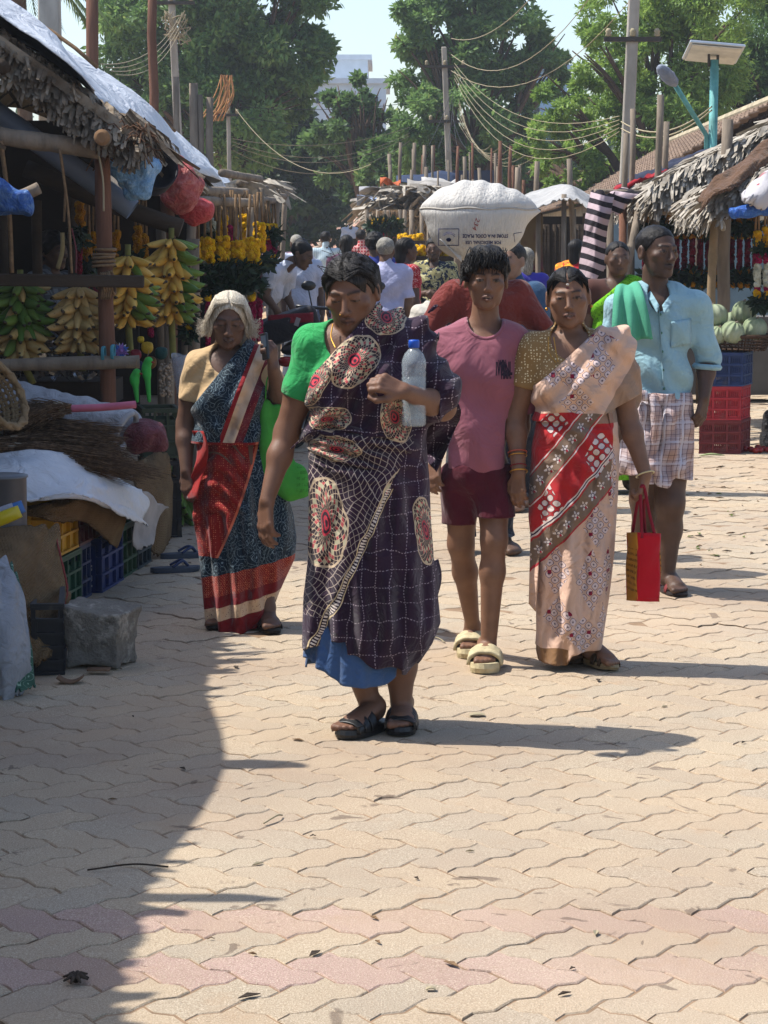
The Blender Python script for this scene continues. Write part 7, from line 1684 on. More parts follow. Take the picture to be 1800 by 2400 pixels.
def garland(label, px, w_px, Y, segs, hang_py, group, seed, deep=.9):
 """segs: (kind, py0, py1, width factor); one looped garland hanging from a cord"""
 w_ = w_px / PM(Y) / 2; top = P(px, segs[0][1], Y); t = thing('flower_garland', label, 'garland', top, group)
 b = MB(); h = P(px, hang_py, Y)
 for sx in (-.4, .4): b.tube([top + Vector((sx * w_, 0, -.01)), h + Vector((sx * w_ * .5, 0, 0))], .009, 5)
 b.build('cord', MROPE, t, True)
 for i, (kd, y0, y1, wf) in enumerate(segs):
  a = P(px, y1, Y); c = P(px, y0, Y); r = .02 if Y < 22 else .028; r = r * (.7 if kd in 'mr' else 1.0); ww = w_ * wf
  lo = (c.x - ww + r, Y - ww * deep + r, a.z + r * .5); hi = (c.x + ww - r, Y + ww * deep - r, c.z - r * .5); vol = (c.z - a.z) * ww * 4.2; n = int(max(8, vol / (r * r) * .7))
  if kd == 'g': V, Q = leafy(max(20, n), lo, hi, .03 * (Y / 15), seed + i); at = {'lv': np.random.default_rng(seed).random(len(V))}
  else: V, Q = petals(n, lo, hi, r, seed + i); at = None
  o = place(np_mesh('x', V - np.array(top), Q, kd != 'g', at), {'y': 'marigold_band', 'g': 'leaf_band', 'm': 'rose_band', 'w': 'jasmine_band', 'r': 'rose_band', 'o': 'marigold_band'}[kd], {'y': MFY, 'g': MGL, 'm': MFM, 'w': MFW, 'r': MFR, 'o': MFO}[kd], t); o.data.name = o.name
 return t
gl = 'marigold garlands of the left flower stall'
for i, (px, w_, y0, y1, lb) in enumerate([(461, 20, 561, 619, 'dim marigold garland, leftmost of the lower yellow row'), (487, 34, 557, 620, 'thick marigold garland, second from left in the lower yellow row'), (521, 38, 554, 613, 'marigold garland in the middle of the lower yellow row'), (557, 36, 562, 620, 'marigold garland left of the widest one in the lower row'), (591, 40, 554, 621, 'widest marigold garland in the lower yellow row')]):
 garland(lb, px, w_ * 1.15, 14.9 + .05 * i, [('y', y0, y1, 1.0), ('g', y1 - 4, 686, 1.15), ('y', 684 + (i % 2) * 4, 706, .5), ('m', 704, 830 - 8 * i, .45)], 455, gl, 20 + i)
garland('tall marigold garland hanging right of the lower yellow row', 608, 34, 15.6, [('y', 522, 590, 1.0), ('g', 586, 640, .8), ('m', 636, 664, .5), ('w', 662, 684, .4), ('m', 684, 800, .5)], 450, gl, 30)
garland('upper marigold garland hung behind the lower yellow row', 517, 38, 16.4, [('y', 489, 560, 1.0)], 440, gl, 31); garland('magenta rose garland hung among the yellow ones', 543, 22, 16.2, [('m', 528, 568, 1.0)], 445, gl, 32)
garland('upper right marigold garland behind the lower yellow row', 575, 34, 16.8, [('y', 500, 562, 1.0)], 446, gl, 33); garland('white jasmine garland half hidden by the red bag', 494, 26, 15.8, [('w', 512, 548, 1.1), ('g', 546, 600, 1.0)], 470, gl, 34)
for i, (px, Y) in enumerate([(628, 19.5), (642, 21.0)]): garland(['yellow, green and magenta garland just left of the pink-shirted person', 'slim striped garland at the far end of the left flower stall'][i], px, 22, Y, [('y', 525, 541, 1), ('g', 540, 556, 1), ('y', 555, 561, .9), ('m', 560, 598, .9), ('y', 597, 602, .9), ('g', 602, 625, 1), ('y', 622, 632, .6)], 470, gl, 40 + i)
for i, (px, Y, y0) in enumerate([(186, 13.6, 470), (204, 13.7, 548), (190, 14.2, 556), (222, 14.0, 545), (272, 14.4, 540), (322, 14.6, 530), (338, 14.8, 550)]): garland('dim marigold garland in shade behind the bananas, %s from the left' % ['first', 'second', 'third', 'fourth', 'fifth', 'sixth', 'seventh'][i], px, 24, Y, [('o', y0, y0 + 62, 1), ('g', y0 + 58, y0 + 110, 1.1), ('r', y0 + 108, y0 + 190, .6)], 440, 'dim garlands behind the bananas', 60 + i)
for i, (px, Y, a, c_) in enumerate([(352, 14.9, 660, 790), (442, 14.3, 690, 800)]): garland(['magenta rose string hanging right of the first yellow bunch', 'white and yellow flower spray hanging right of the tall bunch'][i], px, 26, Y, [('m', a, c_, .7)] if i == 0 else [('g', a, c_, 1.0), ('w', a + 20, a + 75, 1.0), ('y', a + 70, a + 90, .8)], 600, None, 80 + i)
# beams that carry the flower stall's garlands
ft = thing('flower_stall', 'wooden frame of the flower stall beyond the bananas on the left', 'stall', Vector((-1.6, 16, 0)))
for (x0, y0, Y0_, x1, y1, Y1_, r) in ((455, 470, 14.6, 590, 476, 15.6, .03), (520, 405, 17, 610, 420, 20, .03), (470, 447, 15.5, 575, 452, 17, .035), (540, 462, 17.5, 640, 470, 21, .03), (600, 455, 20, 668, 460, 24, .03), (560, 430, 19, 652, 445, 23, .025)):
 logp([P(x0, y0, Y0_), P((x0 + x1) / 2, (y0 + y1) / 2, (Y0_ + Y1_) / 2), P(x1, y1, Y1_)], r, MGREYW, 'beam', ft)
b = MB(); b.beam(P(528, 478, 16.2), P(588, 478, 16.4), .05, .045); b.build('plank', simple('raw_plank', '#7a5c40', .9, 10, .4), ft)
for (x, Y, y0) in ((452, 14.6, 470), (612, 19, 440), (650, 23, 450), (668, 27, 455), (590, 16.5, 470)): q = P(x, y0, Y); logp([Vector((q.x - .1, Y, 0)), Vector((q.x - .05, Y, q.z * .5)), q], .03, MGREYW, 'post', ft)
def plr(g): u = g.random(); return np.array(P(560 + 100 * u, 440 - 20 * g.random(), 19 + 6 * u + g.random())), np.array((g.normal() * .4, g.normal(), -.25)), np.array((1, 0, 0)), np.array((0, 0, 1))
V, Q = thatch(260, plr, .3, .05, 9); tag(place(np_mesh('roof_litter', V - np.array(ORG[ft]), Q, False), 'roof_litter', MTHP, ft), kind='stuff')
for k in range(16): q = P(505 + 8 * k + random.uniform(-3, 3), 470, 15.5 + .3 * k); b = MB(); b.tube([q, q - Vector((random.uniform(-.02, .02), 0, random.uniform(.12, .3)))], .012, 5); b.build('fibre_strand', MROPE, ft, True)
# GOODS LAID OUT IN FRONT OF THE LEFT STALL
def plastic(name, c):
 m = Mat(name, c, .5, .35); m.vary(6, .35, dark=.6); m.over(m.noise(9, 4).sm(.55, .75) * .35, '#6f6456'); return m.done()
def crate(label, org, ux, uy, Wd, Dp, Ht, mat, group, cols=4, rows=3, mark=None, rr=None, slots=False):
 """open plastic crate: corner org (world), ux along its front, uy going back"""
 org = Vector(org); ux = Vector(ux).normalized(); uy = Vector(uy).normalized(); t = thing('plastic_crate', label, 'crate', org, group); up = Vector((0, 0, 1))
 def wall(o, d, n, L_, cn):
  b = MB(); th_ = .006; M_ = Matrix((d, n, up)).transposed()
  def bar(a0, a1, z0, z1, dep, off=0): c = o + d * ((a0 + a1) / 2) + n * (off + dep / 2) + up * ((z0 + z1) / 2); b.box(c, (a1 - a0, dep, z1 - z0), M_)
  if slots:
   cw = L_ / cn
   for i in range(cn):
    for r in range(rows):
     z0 = .012 + r * (Ht - .024) / rows; z1 = .012 + (r + 1) * (Ht - .024) / rows; ns = 7
     bar(i * cw, (i + 1) * cw, z0, z0 + .018, .005, .008); bar(i * cw, (i + 1) * cw, z1 - .014, z1, .005, .008)
     for k in range(ns): a = i * cw + cw * (k + .15) / ns; bar(a, a + cw * .55 / ns, z0, z1, .005, .008)
  else: bar(.004, L_ - .004, .006, Ht * .8, th_, .016)
  for i in range(cn + 1): a = min(max(i * L_ / cn - .006, 0), L_ - .012); bar(a, a + .012, .003, Ht - .002, .016)
  for r in range(rows + 1): z = min(max(r * Ht / rows - .005, .001), Ht - .012); bar(.001, L_ - .001, z, z + .011, .0185, -.0025)
  return b.build('side_panel', mat, t)
 wall(org, ux, uy, Wd, cols); wall(org + uy * Dp, ux, -uy, Wd, cols); wall(org, uy, ux, Dp, cols + 1); wall(org + ux * Wd, uy, -ux, Dp, cols + 1)
 b = MB(); c = org + ux * Wd / 2 + uy * Dp / 2; b.box(c + up * .012, (Wd - .03, Dp - .03, .008), Matrix((ux, uy, up)).transposed()); b.build('floor_panel', mat, t)
 b = MB(); M_ = Matrix((ux, uy, up)).transposed(); r_ = .018
 b.box(c - uy * (Dp / 2 - r_ / 2) + up * (Ht + .004), (Wd + .006, r_, .012), M_); b.box(c + uy * (Dp / 2 - r_ / 2) + up * (Ht + .004), (Wd + .006, r_, .012), M_); b.box(c - ux * (Wd / 2 - r_ / 2) + up * (Ht + .0035), (r_, Dp - r_ * 2, .011), M_); b.box(c + ux * (Wd / 2 - r_ / 2) + up * (Ht + .0035), (r_, Dp - r_ * 2, .011), M_); b.build('rim', mat, t)
 return t
PC = {k: plastic('crate_' + k, v) for k, v in dict(yellow='#b98a14', maroon='#4a1620', brown='#4f241c', green='#1d4a38', blue='#142a52', blue2='#172c60', dgreen='#22452e', teal='#24343a', olive='#32402f', navy='#1c3462', red='#a82430', dred='#702226', black='#1c1e24').items()}
def LP(Z): return Vector((-1.335 + .127 * (Z - 9.71), Z, 0))         # front line of the crate row
dline = Vector((.127, 1, 0)).normalized(); back = Vector((-1, .127, 0)).normalized(); HC = .232
cg = 'plastic crates stacked under the display'
low = [(9.66, 10.0, 'green', 'green crate at the near end of the lower row'), (10.0, 10.235, 'blue', 'plain blue crate next to the near green one in the lower row'), (10.29, 10.70, 'blue2', 'blue crate with white letters on its end in the lower row'), (10.72, 11.02, 'dgreen', 'dark green crate beyond the lettered blue one in the lower row'), (11.03, 11.32, 'teal', 'dark crate at the far end of the lower row')]
for z0, z1, cn, lb in low: crate(lb, LP(z0) + back * (-.012 if cn == 'blue2' else .02 if cn == 'blue' else 0), dline, back, (LP(z1) - LP(z0)).length - .008, .42, HC, PC[cn], cg, 3, 3)
upc = [(9.60, 9.99, 'yellow', 'yellow crate on top of the near green crate'), (10.0, 10.24, 'maroon', 'maroon crate in the middle of the upper row'), (10.28, 10.66, 'brown', 'red-brown crate at the far end of the upper row')]
for z0, z1, cn, lb in upc: crate(lb, LP(z0) + Vector((0, 0, HC + .014)) + back * .01, dline, back, (LP(z1) - LP(z0)).length - .008, .42, HC, PC[cn], cg, 3, 3)
# white letters on the end of the lettered crate
def flat_text(txt, size, org, dx, dz, mat, nm, parent, bold=.0015):
 me = text_mesh(txt, size, nm, bold=bold); n = len(me.vertices); co = np.zeros(n * 3, np.float32); me.vertices.foreach_get('co', co); co = co.reshape(-1, 3)
 W = np.array(Vector(org) - ORG[parent]) + co[:, :1] * np.array(Vector(dx)) + co[:, 1:2] * np.array(Vector(dz)); me.vertices.foreach_set('co', W.astype(np.float32).ravel()); me.update(); return place(me, nm, mat, parent)
cr = [o for o in sc.objects if o.get('label', '').startswith('blue crate with white')][0]
e0 = LP(10.29) + back * .05 - dline * .006; MINK = Mat('white_letter', '#a8aab0', .7).done()
b = MB(); b.box(LP(10.29) + back * .06 - dline * .0015 + Vector((0, 0, .11)), (.09, .003, .2), Matrix((back, dline, Vector((0, 0, 1)))).transposed()); b.build('name_plate', PC['blue2'], cr)
flat_text('KMP', .062, e0 + Vector((0, 0, .085)), (0, 0, 1), back, MINK, 'lettering', cr); flat_text('00 202', .026, e0 + Vector((0, 0, .185)), (0, 0, 1), back, MINK, 'lettering', cr)
# dark crate under the burlap, nearer the camera
crate('black crate under the burlap sack at the lower left', P(62, 1598, 8.42) * Vector((1, 1, 0)) if False else Vector((G(62, 1600).x, 8.3, 0)), (1, .12, 0), (-.12, 1, 0), .115, .5, .25, PC['black'], None, 1, 5)
# board and covers over the crates
dz0 = 2 * HC + .03
b = MB(); b.box(LP(10.2) + back * .62 + Vector((0, 0, dz0 + .035)), (1.1, 1.75, .03), Matrix((-back, dline, Vector((0, 0, 1)))).transposed()); solo(b, 'display_board', MDKW, 'plank board laid across the crates under the brooms', 'board', LP(10.2))
b = MB(); sheet(b, rows_px([[(20, 1190, 9.9), (120, 1165, 9.8), (220, 1150, 9.95), (330, 1165, 10.8)], [(40, 1200, 9.55), (130, 1185, 9.5), (215, 1170, 9.75), (300, 1195, 10.4)], [(60, 1200, 9.5), (130, 1204, 9.48), (210, 1215, 9.8), (285, 1250, 10.5)], [(62, 1210, 9.5), (130, 1214, 9.48), (205, 1230, 9.83), (272, 1285, 10.5)]]), 50, 26, .014, 10, 3, .008); o = solo(b, 'burlap_cover', MBURL, 'folded brown burlap hanging over the upper crates', 'burlap', LP(10), smooth=True); thick(o, .012)
b = MB(); sheet(b, rows_px([[(-60, 1060, 9.6), (60, 1058, 9.7), (170, 1066, 9.9), (250, 1105, 10.3), (330, 1150, 10.9)], [(-60, 1105, 9.4), (60, 1110, 9.45), (180, 1120, 9.6), (260, 1150, 10.0), (350, 1180, 10.8)], [(-60, 1165, 9.3), (62, 1172, 9.35), (190, 1158, 9.45), (270, 1185, 9.9), (335, 1215, 10.6)], [(-60, 1200, 9.3), (62, 1178, 9.33), (195, 1164, 9.43), (285, 1205, 9.9), (345, 1238, 10.65)]]), 60, 30, .012, 9, 5, .006); o = solo(b, 'white_sheet', MTARP, 'curved white plastic sheet along the front of the brooms', 'sheet', LP(10), smooth=True); thick(o, .005)
b = MB(); sheet(b, rows_px([[(335, 1150, 10.9), (395, 1190, 11.2)], [(310, 1250, 10.8), (372, 1215, 11.1)], [(322, 1290, 10.85), (360, 1275, 11.0)]]), 14, 18, .01, 7, 6, .01); o = solo(b, 'paper_scrap', simple('stained_paper', '#9a9490', .9, 9, .4), 'torn white paper hanging from the end of the display', 'paper', LP(11), smooth=True); thick(o, .003)
b = MB(); sheet(b, rows_px([[(300, 1090, 11.5), (350, 1070, 11.9), (392, 1062, 12.1)], [(320, 1130, 11.3), (365, 1110, 11.6), (398, 1090, 12.0)], [(350, 1200, 11.35), (378, 1190, 11.5), (400, 1160, 12.0)], [(352, 1290, 11.35), (380, 1290, 11.45), (402, 1250, 11.9)]]), 30, 30, .016, 9, 8, .01); o = solo(b, 'burlap_cover', MBURL, 'burlap draped over the far end of the display', 'burlap', LP(11.3), smooth=True); thick(o, .012)
# big grey-white bag behind the brooms and the maroon one
c = P(170, 985, 10.8); m = Mat('grey_plastic_sack', '#8f9298', .6, .3); m.vary(6, .4); m.over(m.noise(14, 4).sm(.58, .72) * .5, '#57544e'); m.bump(m.noise(18, 4, dist=2), .02, .8); mgs = m.done()
bundle('plastic_sack', 'long crumpled grey-white sack lying behind the brooms', c, lambda p: s_cone(p, (-.28, .05, .05), (.24, .0, -.03), .13, .085) - crumple(p, .012, 3), (-.5, -.25, -.3), (.45, .3, .3), mgs, 'sack', .008)
c = P(335, 1022, 10.75); bundle('maroon_bag', 'maroon cloth bag with a grey rim at the end of the brooms', c, lambda p: smin(s_ell(p, (0, 0, 0), (.1, .1, .075), rotm(0, 0, -20)), s_ell(p, (.07, -.01, -.03), (.045, .05, .045)), .04) - crumple(p, .009, 5), (-.2, -.18, -.17), (.2, .18, .17), bagmat('maroon_cloth', '#5a2630', '#713640'))
b = MB(); ce = P(293, 1012, 10.65); b.tube([ce + Vector((.03 * math.sin(t) + .035 * math.cos(t), .085 * math.sin(t) * .9, .085 * math.cos(t))) for t in [k * 2 * math.pi / 24 for k in range(25)]], .014, 8); solo(b, 'bag_rim', simple('grey_band', '#8a8c90', .8, 12, .3), 'pale grey band round the mouth of the maroon bag', 'band', ce, smooth=True)
# brooms
MBRO = Mat('broom_fibre', '#4a3a2c', .95, .1); MBRO.over(MBRO.noise(40, 2).sm(.45, .65), '#6d5844'); MBRO = MBRO.done()
def broom(label, p0, p1, n, spread, seed, tie=True, handle=None):
 g = random.Random(seed); p0 = Vector(p0); p1 = Vector(p1); t = thing('broom', label, 'broom', p0, 'brooms piled on the display'); d = (p1 - p0); sd_ = d.cross(Vector((0, 0, 1))).normalized(); b = MB(); L_ = d.length
 for k in range(n):
  a = g.uniform(-1, 1); z = g.uniform(-1, 1); s = p0 + sd_ * a * .03 + Vector((0, 0, z * .022)); e = p0 + d * g.uniform(.7, 1.08) + sd_ * (a * spread + g.gauss(0, .02)) + Vector((0, 0, z * .03 + .01 + g.gauss(0, .012) - .04 * g.random())); mdl = s.lerp(e, .5) + Vector((0, 0, .02 + g.gauss(0, .008)))
  b.tube([s, mdl, e], [.0022, .002, .001], 3, cap=False)
 tag(b.build('bristles', MBRO, t, True), kind='stuff')
 if tie: coil(p0 + d * .12, d, .034, 4, .03, .004, simple('tie_twine', '#8a8270', .8), 'tie', t)
 if handle:
  b = MB(); b.tube(bez([Vector(q) for q in handle], 5), .017, 10); b.build('handle', simple('pink_plastic', '#a85a70', .5, 12, .25), t, True)
 return t
broom('broom with pink plastic handle on top of the pile', P(160, 957, 10.3), P(10, 985, 10.1), 200, .12, 1, True, [P(155, 958, 10.3), P(235, 955, 10.35), P(318, 948, 10.4)])
broom('broom pointing right, second from the back of the pile', P(10, 1010, 10.2), P(275, 1015, 10.35), 260, .13, 2); broom('broom pointing right in the middle of the pile', P(-10, 1040, 10.0), P(270, 1045, 10.25), 280, .14, 3)
broom('broom at the front of the pile whose tips hang over the sheet', P(-10, 1050, 9.8), P(325, 1105, 10.35), 340, .17, 4); broom('short broom tucked under the maroon bag', P(120, 1020, 10.4), P(300, 1080, 10.5), 220, .12, 5); broom('lowest broom lying along the white sheet', P(-20, 1060, 9.7), P(300, 1090, 10.1), 260, .1, 6)
# woven basket at the left edge
def basket(label, c, R0, R1, H_, tilt, mat, parts=28, rings_=9, cat='basket'):
 t = thing('woven_basket', label, cat, c); M_ = tilt
 def q(a, f, off): r = R0 + (R1 - R0) * f + off; return Vector(c) + M_ @ Vector((math.cos(a) * r, math.sin(a) * r, H_ * f))
 b = MB()
 for k in range(rings_):
  f = (k + .5) / rings_; b.tube([q(2 * math.pi * i / (parts * 2), f, .006 * (1 if (i + k) % 2 else -1)) for i in range(parts * 2 + 1)], H_ / rings_ * .42, 5, flat=.5, cap=False)
 b.build('weave', mat, t, True); b = MB()
 for i in range(parts): a = 2 * math.pi * i / parts; b.tube([q(a, 0, 0), q(a, .5, 0), q(a, 1.0, 0)], .006, 4)
 b.build('upright', mat, t, True); b = MB()
 for k in range(3): b.tube([q(2 * math.pi * i / 36, 1.0 + .02 * k, .01 * math.sin(i * 2.1 + k * 2)) for i in range(37)], .011, 6, cap=False)
 b.build('rim', mat, t, True); b = MB(); b.lathe(c, [(0, .004), (R0, .004)], parts, M_.to_4x4()); b.build('base', mat, t); return t
MCANE = simple('cane', '#7d6a4e', .85, 18, .5, .003, 60); MDCANE = simple('dark_cane', '#4a3628', .85, 18, .5, .003, 60)
basket('pale cane basket tilted at the left edge above the brooms', P(-72, 965, 9.6), .09, .145, .17, Matrix.Rotation(R(62), 3, 'Y') @ Matrix.Rotation(R(20), 3, 'X'), MCANE)
# steel drum, snack packets, sacks at the lower left
dc = Vector((P(10, 1180, 8.9).x, 8.9, P(0, 1250, 8.9).z)); t = thing('metal_drum', 'dull grey metal drum at the left edge below the sheet', 'drum', dc)
b = MB(); b.lathe(dc, [(.085, 0), (.086, .21), (.089, .215), (.089, .222), (.082, .222), (.08, .03), (0, .03)], 30); b.build('shell', simple('dull_steel', '#5a5a5e', .5, 5, .4, metal=.4), t, True); b = MB(); b.lathe(dc + Vector((0, 0, .2)), [(0, .035), (.06, .03), (.092, .024), (.092, .016)], 30); b.build('lid', simple('dull_steel_lid', '#6a6c70', .45, 5, .4, metal=.4), t, True)
for k, (cc, lb, dx) in enumerate((('#b8a81c', 'yellow snack packet beside the metal drum', 0), ('#8a90a0', 'silver snack packet beside the metal drum', -14), ('#2a62a4', 'blue snack packet tip beside the metal drum', 8))):
 q = P(12 + dx, 1212 - 6 * k, 8.6 + .02 * k); b = MB(); rt = Matrix.Rotation(R(-22), 3, 'Y'); b.grid(lambda u, v: q + rt @ Vector(((u - .5) * .12, -.012 * math.sin(math.pi * u) * math.sin(math.pi * v), (v - .5) * .045)), 8, 6); o = solo(b, 'snack_packet', Mat('packet%d' % k, cc, .3, .5).done(), lb, 'packet', q, smooth=True); thick(o, .01)
b = MB(); sheet(b, rows_px([[(-40, 1215, 8.9), (40, 1235, 8.85), (95, 1232, 8.9), (130, 1245, 9.0)], [(-40, 1300, 8.5), (40, 1330, 8.45), (95, 1350, 8.6), (148, 1350, 8.8)], [(0, 1400, 8.3), (60, 1430, 8.35), (120, 1455, 8.5), (156, 1410, 8.7)], [(30, 1500, 8.25), (70, 1540, 8.25), (118, 1530, 8.3), (142, 1480, 8.55)]]), 50, 40, .022, 8, 9, .015); o = solo(b, 'burlap_sack', MBURL, 'brown burlap sack with red stitched edge hanging over the black crate', 'sack', P(80, 1480, 8.5), smooth=True); thick(o, .014)
b = MB(); b.tube(bez([P(128, 1246, 8.97), P(150, 1340, 8.77), P(158, 1385, 8.7), P(150, 1420, 8.63), P(146, 1455, 8.57)], 6), .0045, 5, jit=.3); solo(b, 'stitching', simple('red_thread_edge', '#7a3430', .9, 60, .4), 'red stitching along the edge of the burlap sack', 'thread', P(150, 1400, 8.7), smooth=True)
b = MB()
for k in range(26): q = P(146 + random.uniform(-8, 8), 1462 + random.uniform(-10, 20), 8.56); b.tube([q, q + Vector((random.uniform(-.012, .012), 0, -.03)), q + Vector((random.uniform(-.02, .02), 0, -.07 - random.random() * .04))], .0012, 3, cap=False)
tag(solo(b, 'frayed_threads', simple('frayed', '#6a4a42', .9), 'frayed threads dangling from the burlap sack corner', 'threads', P(146, 1462, 8.56)), kind='stuff')
b = MB(); sheet(b, rows_px([[(-60, 1290, 8.3), (-20, 1290, 8.2), (10, 1310, 8.2)], [(-60, 1400, 8.0), (0, 1400, 7.95), (50, 1420, 8.05)], [(-60, 1520, 7.9), (20, 1520, 7.85), (70, 1530, 7.95)], [(-60, 1660, 7.85), (10, 1638, 7.85), (60, 1612, 7.95)]]), 36, 44, .022, 7, 12, .008); o = solo(b, 'white_sack', mgs, 'white woven sack bulging at the bottom left corner', 'sack', P(0, 1640, 7.9), smooth=True); thick(o, .012)
b = MB(); sheet(b, rows_px([[(22, 1325, 8.16), (36, 1345, 8.12)], [(38, 1420, 8.02), (58, 1440, 8.06)], [(42, 1520, 7.9), (76, 1535, 7.97)], [(36, 1622, 7.87), (84, 1610, 7.98)]]), 14, 40, .012, 6, 13, .01); m = Mat('green_print', '#33594c', .7, .2); m.over((m.noise(9, 1, dist=2) * 9).line(.05), '#8aa698'); m.vary(8, .3); o = solo(b, 'green_cloth', m.done(), 'dark green printed cloth hanging beside the white sack', 'cloth', P(60, 1610, 7.95), smooth=True); thick(o, .006)
# stone block
c = Vector((G(232, 1574).x, 8.5, .13)); m = Mat('rough_granite', '#77726a', .95, .15); m.over(m.noise(9, 5, rough=.7).sm(.5, .62) * .9, '#a39e94'); m.over(m.noise(40, 4, rough=.75).sm(.5, .7) * .5, '#4a4641'); m.bump(m.noise(22, 5, rough=.7), .03, .9); m.bump(m.noise(120, 3), .006, .6); mst = m.done()
def st(p):
 q = p @ rotm(-14); d = np.max(np.stack([np.abs(q[:, 0] + .05 * q[:, 2] * np.sign(-q[:, 0])) - .092, np.abs(q[:, 1]) - .09, np.abs(q[:, 2] + .06 * q[:, 0]) - .094]), 0) - .012
 return d - .009 * vnoise(p, 26, 4) - .005 * vnoise(p, 70, 6) - .014 * vnoise(p, 11, 2)
o = sdf_obj(st, (-.2, -.2, -.16), (.2, .2, .16), .006, 'stone_block', mst, None, c, slack=2.6); tag(o, 'rough grey stone block standing on the paving at left', 'stone'); o.location.z = .108
for k, (x, y, s, lb) in enumerate(((165, 1602, .05, 'curled brown peel lying in front of the stone block'), (232, 1580, .045, 'flat brown chip wedged under the stone block'))):
 q = G(x, y); b = MB(); b.grid(lambda u, v: q + Vector(((u - .5) * s * 1.8, (v - .5) * s * 1.2, .006 + .02 * (u - .5) ** 2 * 4 * (1 - k) + .012 * k)), 6, 4); o = solo(b, 'bark_chip', simple('bark_chip', '#6b5340', .9, 20, .4), lb, 'debris', q, smooth=True); thick(o, .006)
# slippers left on the ground
MSLP = simple('rubber_slipper', '#3a424e', .7, 12, .4)
for k, (x, y, a, lb) in enumerate(((362, 1343, 0, 'grey-blue rubber slipper nearer the camera beside the display'), (385, 1310, .1, 'grey-blue rubber slipper behind its pair beside the display'))):
 q = G(x, y); f = (1, .25 + a, 0); t = thing('rubber_slipper', lb, 'slipper', q, 'pair of rubber slippers'); sole(t, 'sole', Vector((0, 0, 0)), f, .24, .09, MSLP, .002, .024)
 F_ = Vector(f).normalized(); S_ = F_.cross(Vector((0, 0, 1)))
 for sg in (-1, 1): b = MB(); b.tube(bez([q + F_ * .16 + Vector((0, 0, .03)), q + F_ * .13 + S_ * sg * .025 + Vector((0, 0, .055)), q + F_ * .08 + S_ * sg * .04 + Vector((0, 0, .03))], 5), .007, 6); b.build('strap', simple('slipper_strap', '#2c3a5c', .6), t, True)
# green crate with its goods behind the old woman
crate('dull green crate raised behind the maroon bag', Vector((P(322, 0, 12.2).x, 12.2, P(0, 1075, 12.2).z)), (1, .18, 0), (-.18, 1, 0), .2, .34, .25, PC['olive'], None, 3, 3)
crate('black crate under the dull green crate', Vector((P(322, 0, 12.2).x, 12.2, 0)), (1, .18, 0), (-.18, 1, 0), .2, .34, P(0, 1078, 12.2).z - .02, PC['black'], None, 3, 4)
# toys and trinkets hung under the shelf
MPAR = simple('parrot_green', '#2c9a3c', .6, 14, .3)
for k, (x, y0, y1, lb) in enumerate(((317, 862, 934, 'smaller lime green toy parrot hanging under the shelf'), (345, 842, 944, 'larger lime green toy parrot hanging under the shelf'))):
 c = P(x, y0 + 30, 11.6); s = (y1 - y0) / PM(11.6); t = thing('toy_parrot', lb, 'toy', c, 'toy parrots')
 def pf(p, s=s): return smin(smin(s_ell(p, (.008, 0, .25 * s), (.021, .022, .022)), s_ell(p, (-.004, 0, .06 * s), (.024, .022, .2 * s)), .014), s_cone(p, (0, 0, -.1 * s), (.008, 0, -.66 * s), .016, .009), .02)
 sdf_obj(pf, (-.06, -.05, -.9 * s), (.06, .05, .5 * s), .004, 'toy_body', MPAR, t); b = MB(); b.tube([c + Vector((.022, -.008, .235 * s)), c + Vector((.038, -.014, .215 * s))], [.008, .002], 6); b.build('beak', simple('parrot_beak', '#8a2c24', .5), t, True); b = MB(); b.tube([c + Vector((0, 0, .3 * s)), P(x + 4, y0 - 20, 11.65)], .002, 4); b.build('cord', MROPE, t, True)
b = MB(); g = random.Random(2)
for k in range(240):
 q = P(g.uniform(-10, 240), g.uniform(800, 885), 12.05 + g.random() * .25); a = Vector((g.gauss(0, 1), g.gauss(0, 1), g.gauss(0, 1))).normalized() * .035; d = a.cross(Vector((g.random(), 1, g.random()))).normalized() * .02; b.add([q, q + a, q + a + d, q + d * 1.4], [(0, 1, 2, 3)])
tag(solo(b, 'foil_trinkets', Mat('silver_foil', '#8f9298', .25, .5, .85).done(), 'heap of glinting foil trinkets below the shelf log', 'trinkets', P(120, 850, 12.1)), kind='stuff')
b = MB(); b.box(P(110, 915, 12.4), (.75, .5, .12)); solo(b, 'trinket_tray', MDARK, 'dark tray board under the foil trinkets', 'tray', P(110, 915, 12.4))
for k, (x, y, r, cc, lb) in enumerate(((345, 815, .032, '#a8881c', 'round golden heart ornament under the bananas'), (330, 796, .018, '#b0941c', 'small golden ornament above the heart'), (318, 832, .03, '#7a1c2c', 'dark red ornament left of the golden heart'), (378, 828, .034, '#16403c', 'dark green ornament right of the golden heart'), (352, 850, .034, '#6a4a14', 'brown round ornament below the golden heart'), (322, 858, .03, '#161c4a', 'navy ornament beside the smaller parrot'))):
 q = P(x, y, 12.1 + .02 * k); b = MB(); b.ball(q, (r, r * .5, r), 14, 8); b.ball(q + Vector((-r * .35, 0, r * .35)), (r * .62, r * .45, r * .6), 12, 6); b.ball(q + Vector((r * .35, 0, r * .35)), (r * .62, r * .45, r * .6), 12, 6); solo(b, 'ornament', simple('ornament%d' % k, cc, .5, 60, .4), lb, 'ornament', q, 'hanging ornaments', True)
m = Mat('pinwheel', '#8c6ab0', .5); x, y, z = m.xyz(m.coord()); th = z.at2(x); r = (x * x + z * z).sqrt(); m.over((th * 3.2).sin().gt(.0) * r.gt(.018), '#3a62b8'); m.over(r.gt(.03) * (th * 6.4).cos().gt(.2), '#c0c4d4'); q = P(284, 822, 12.0); b = MB()
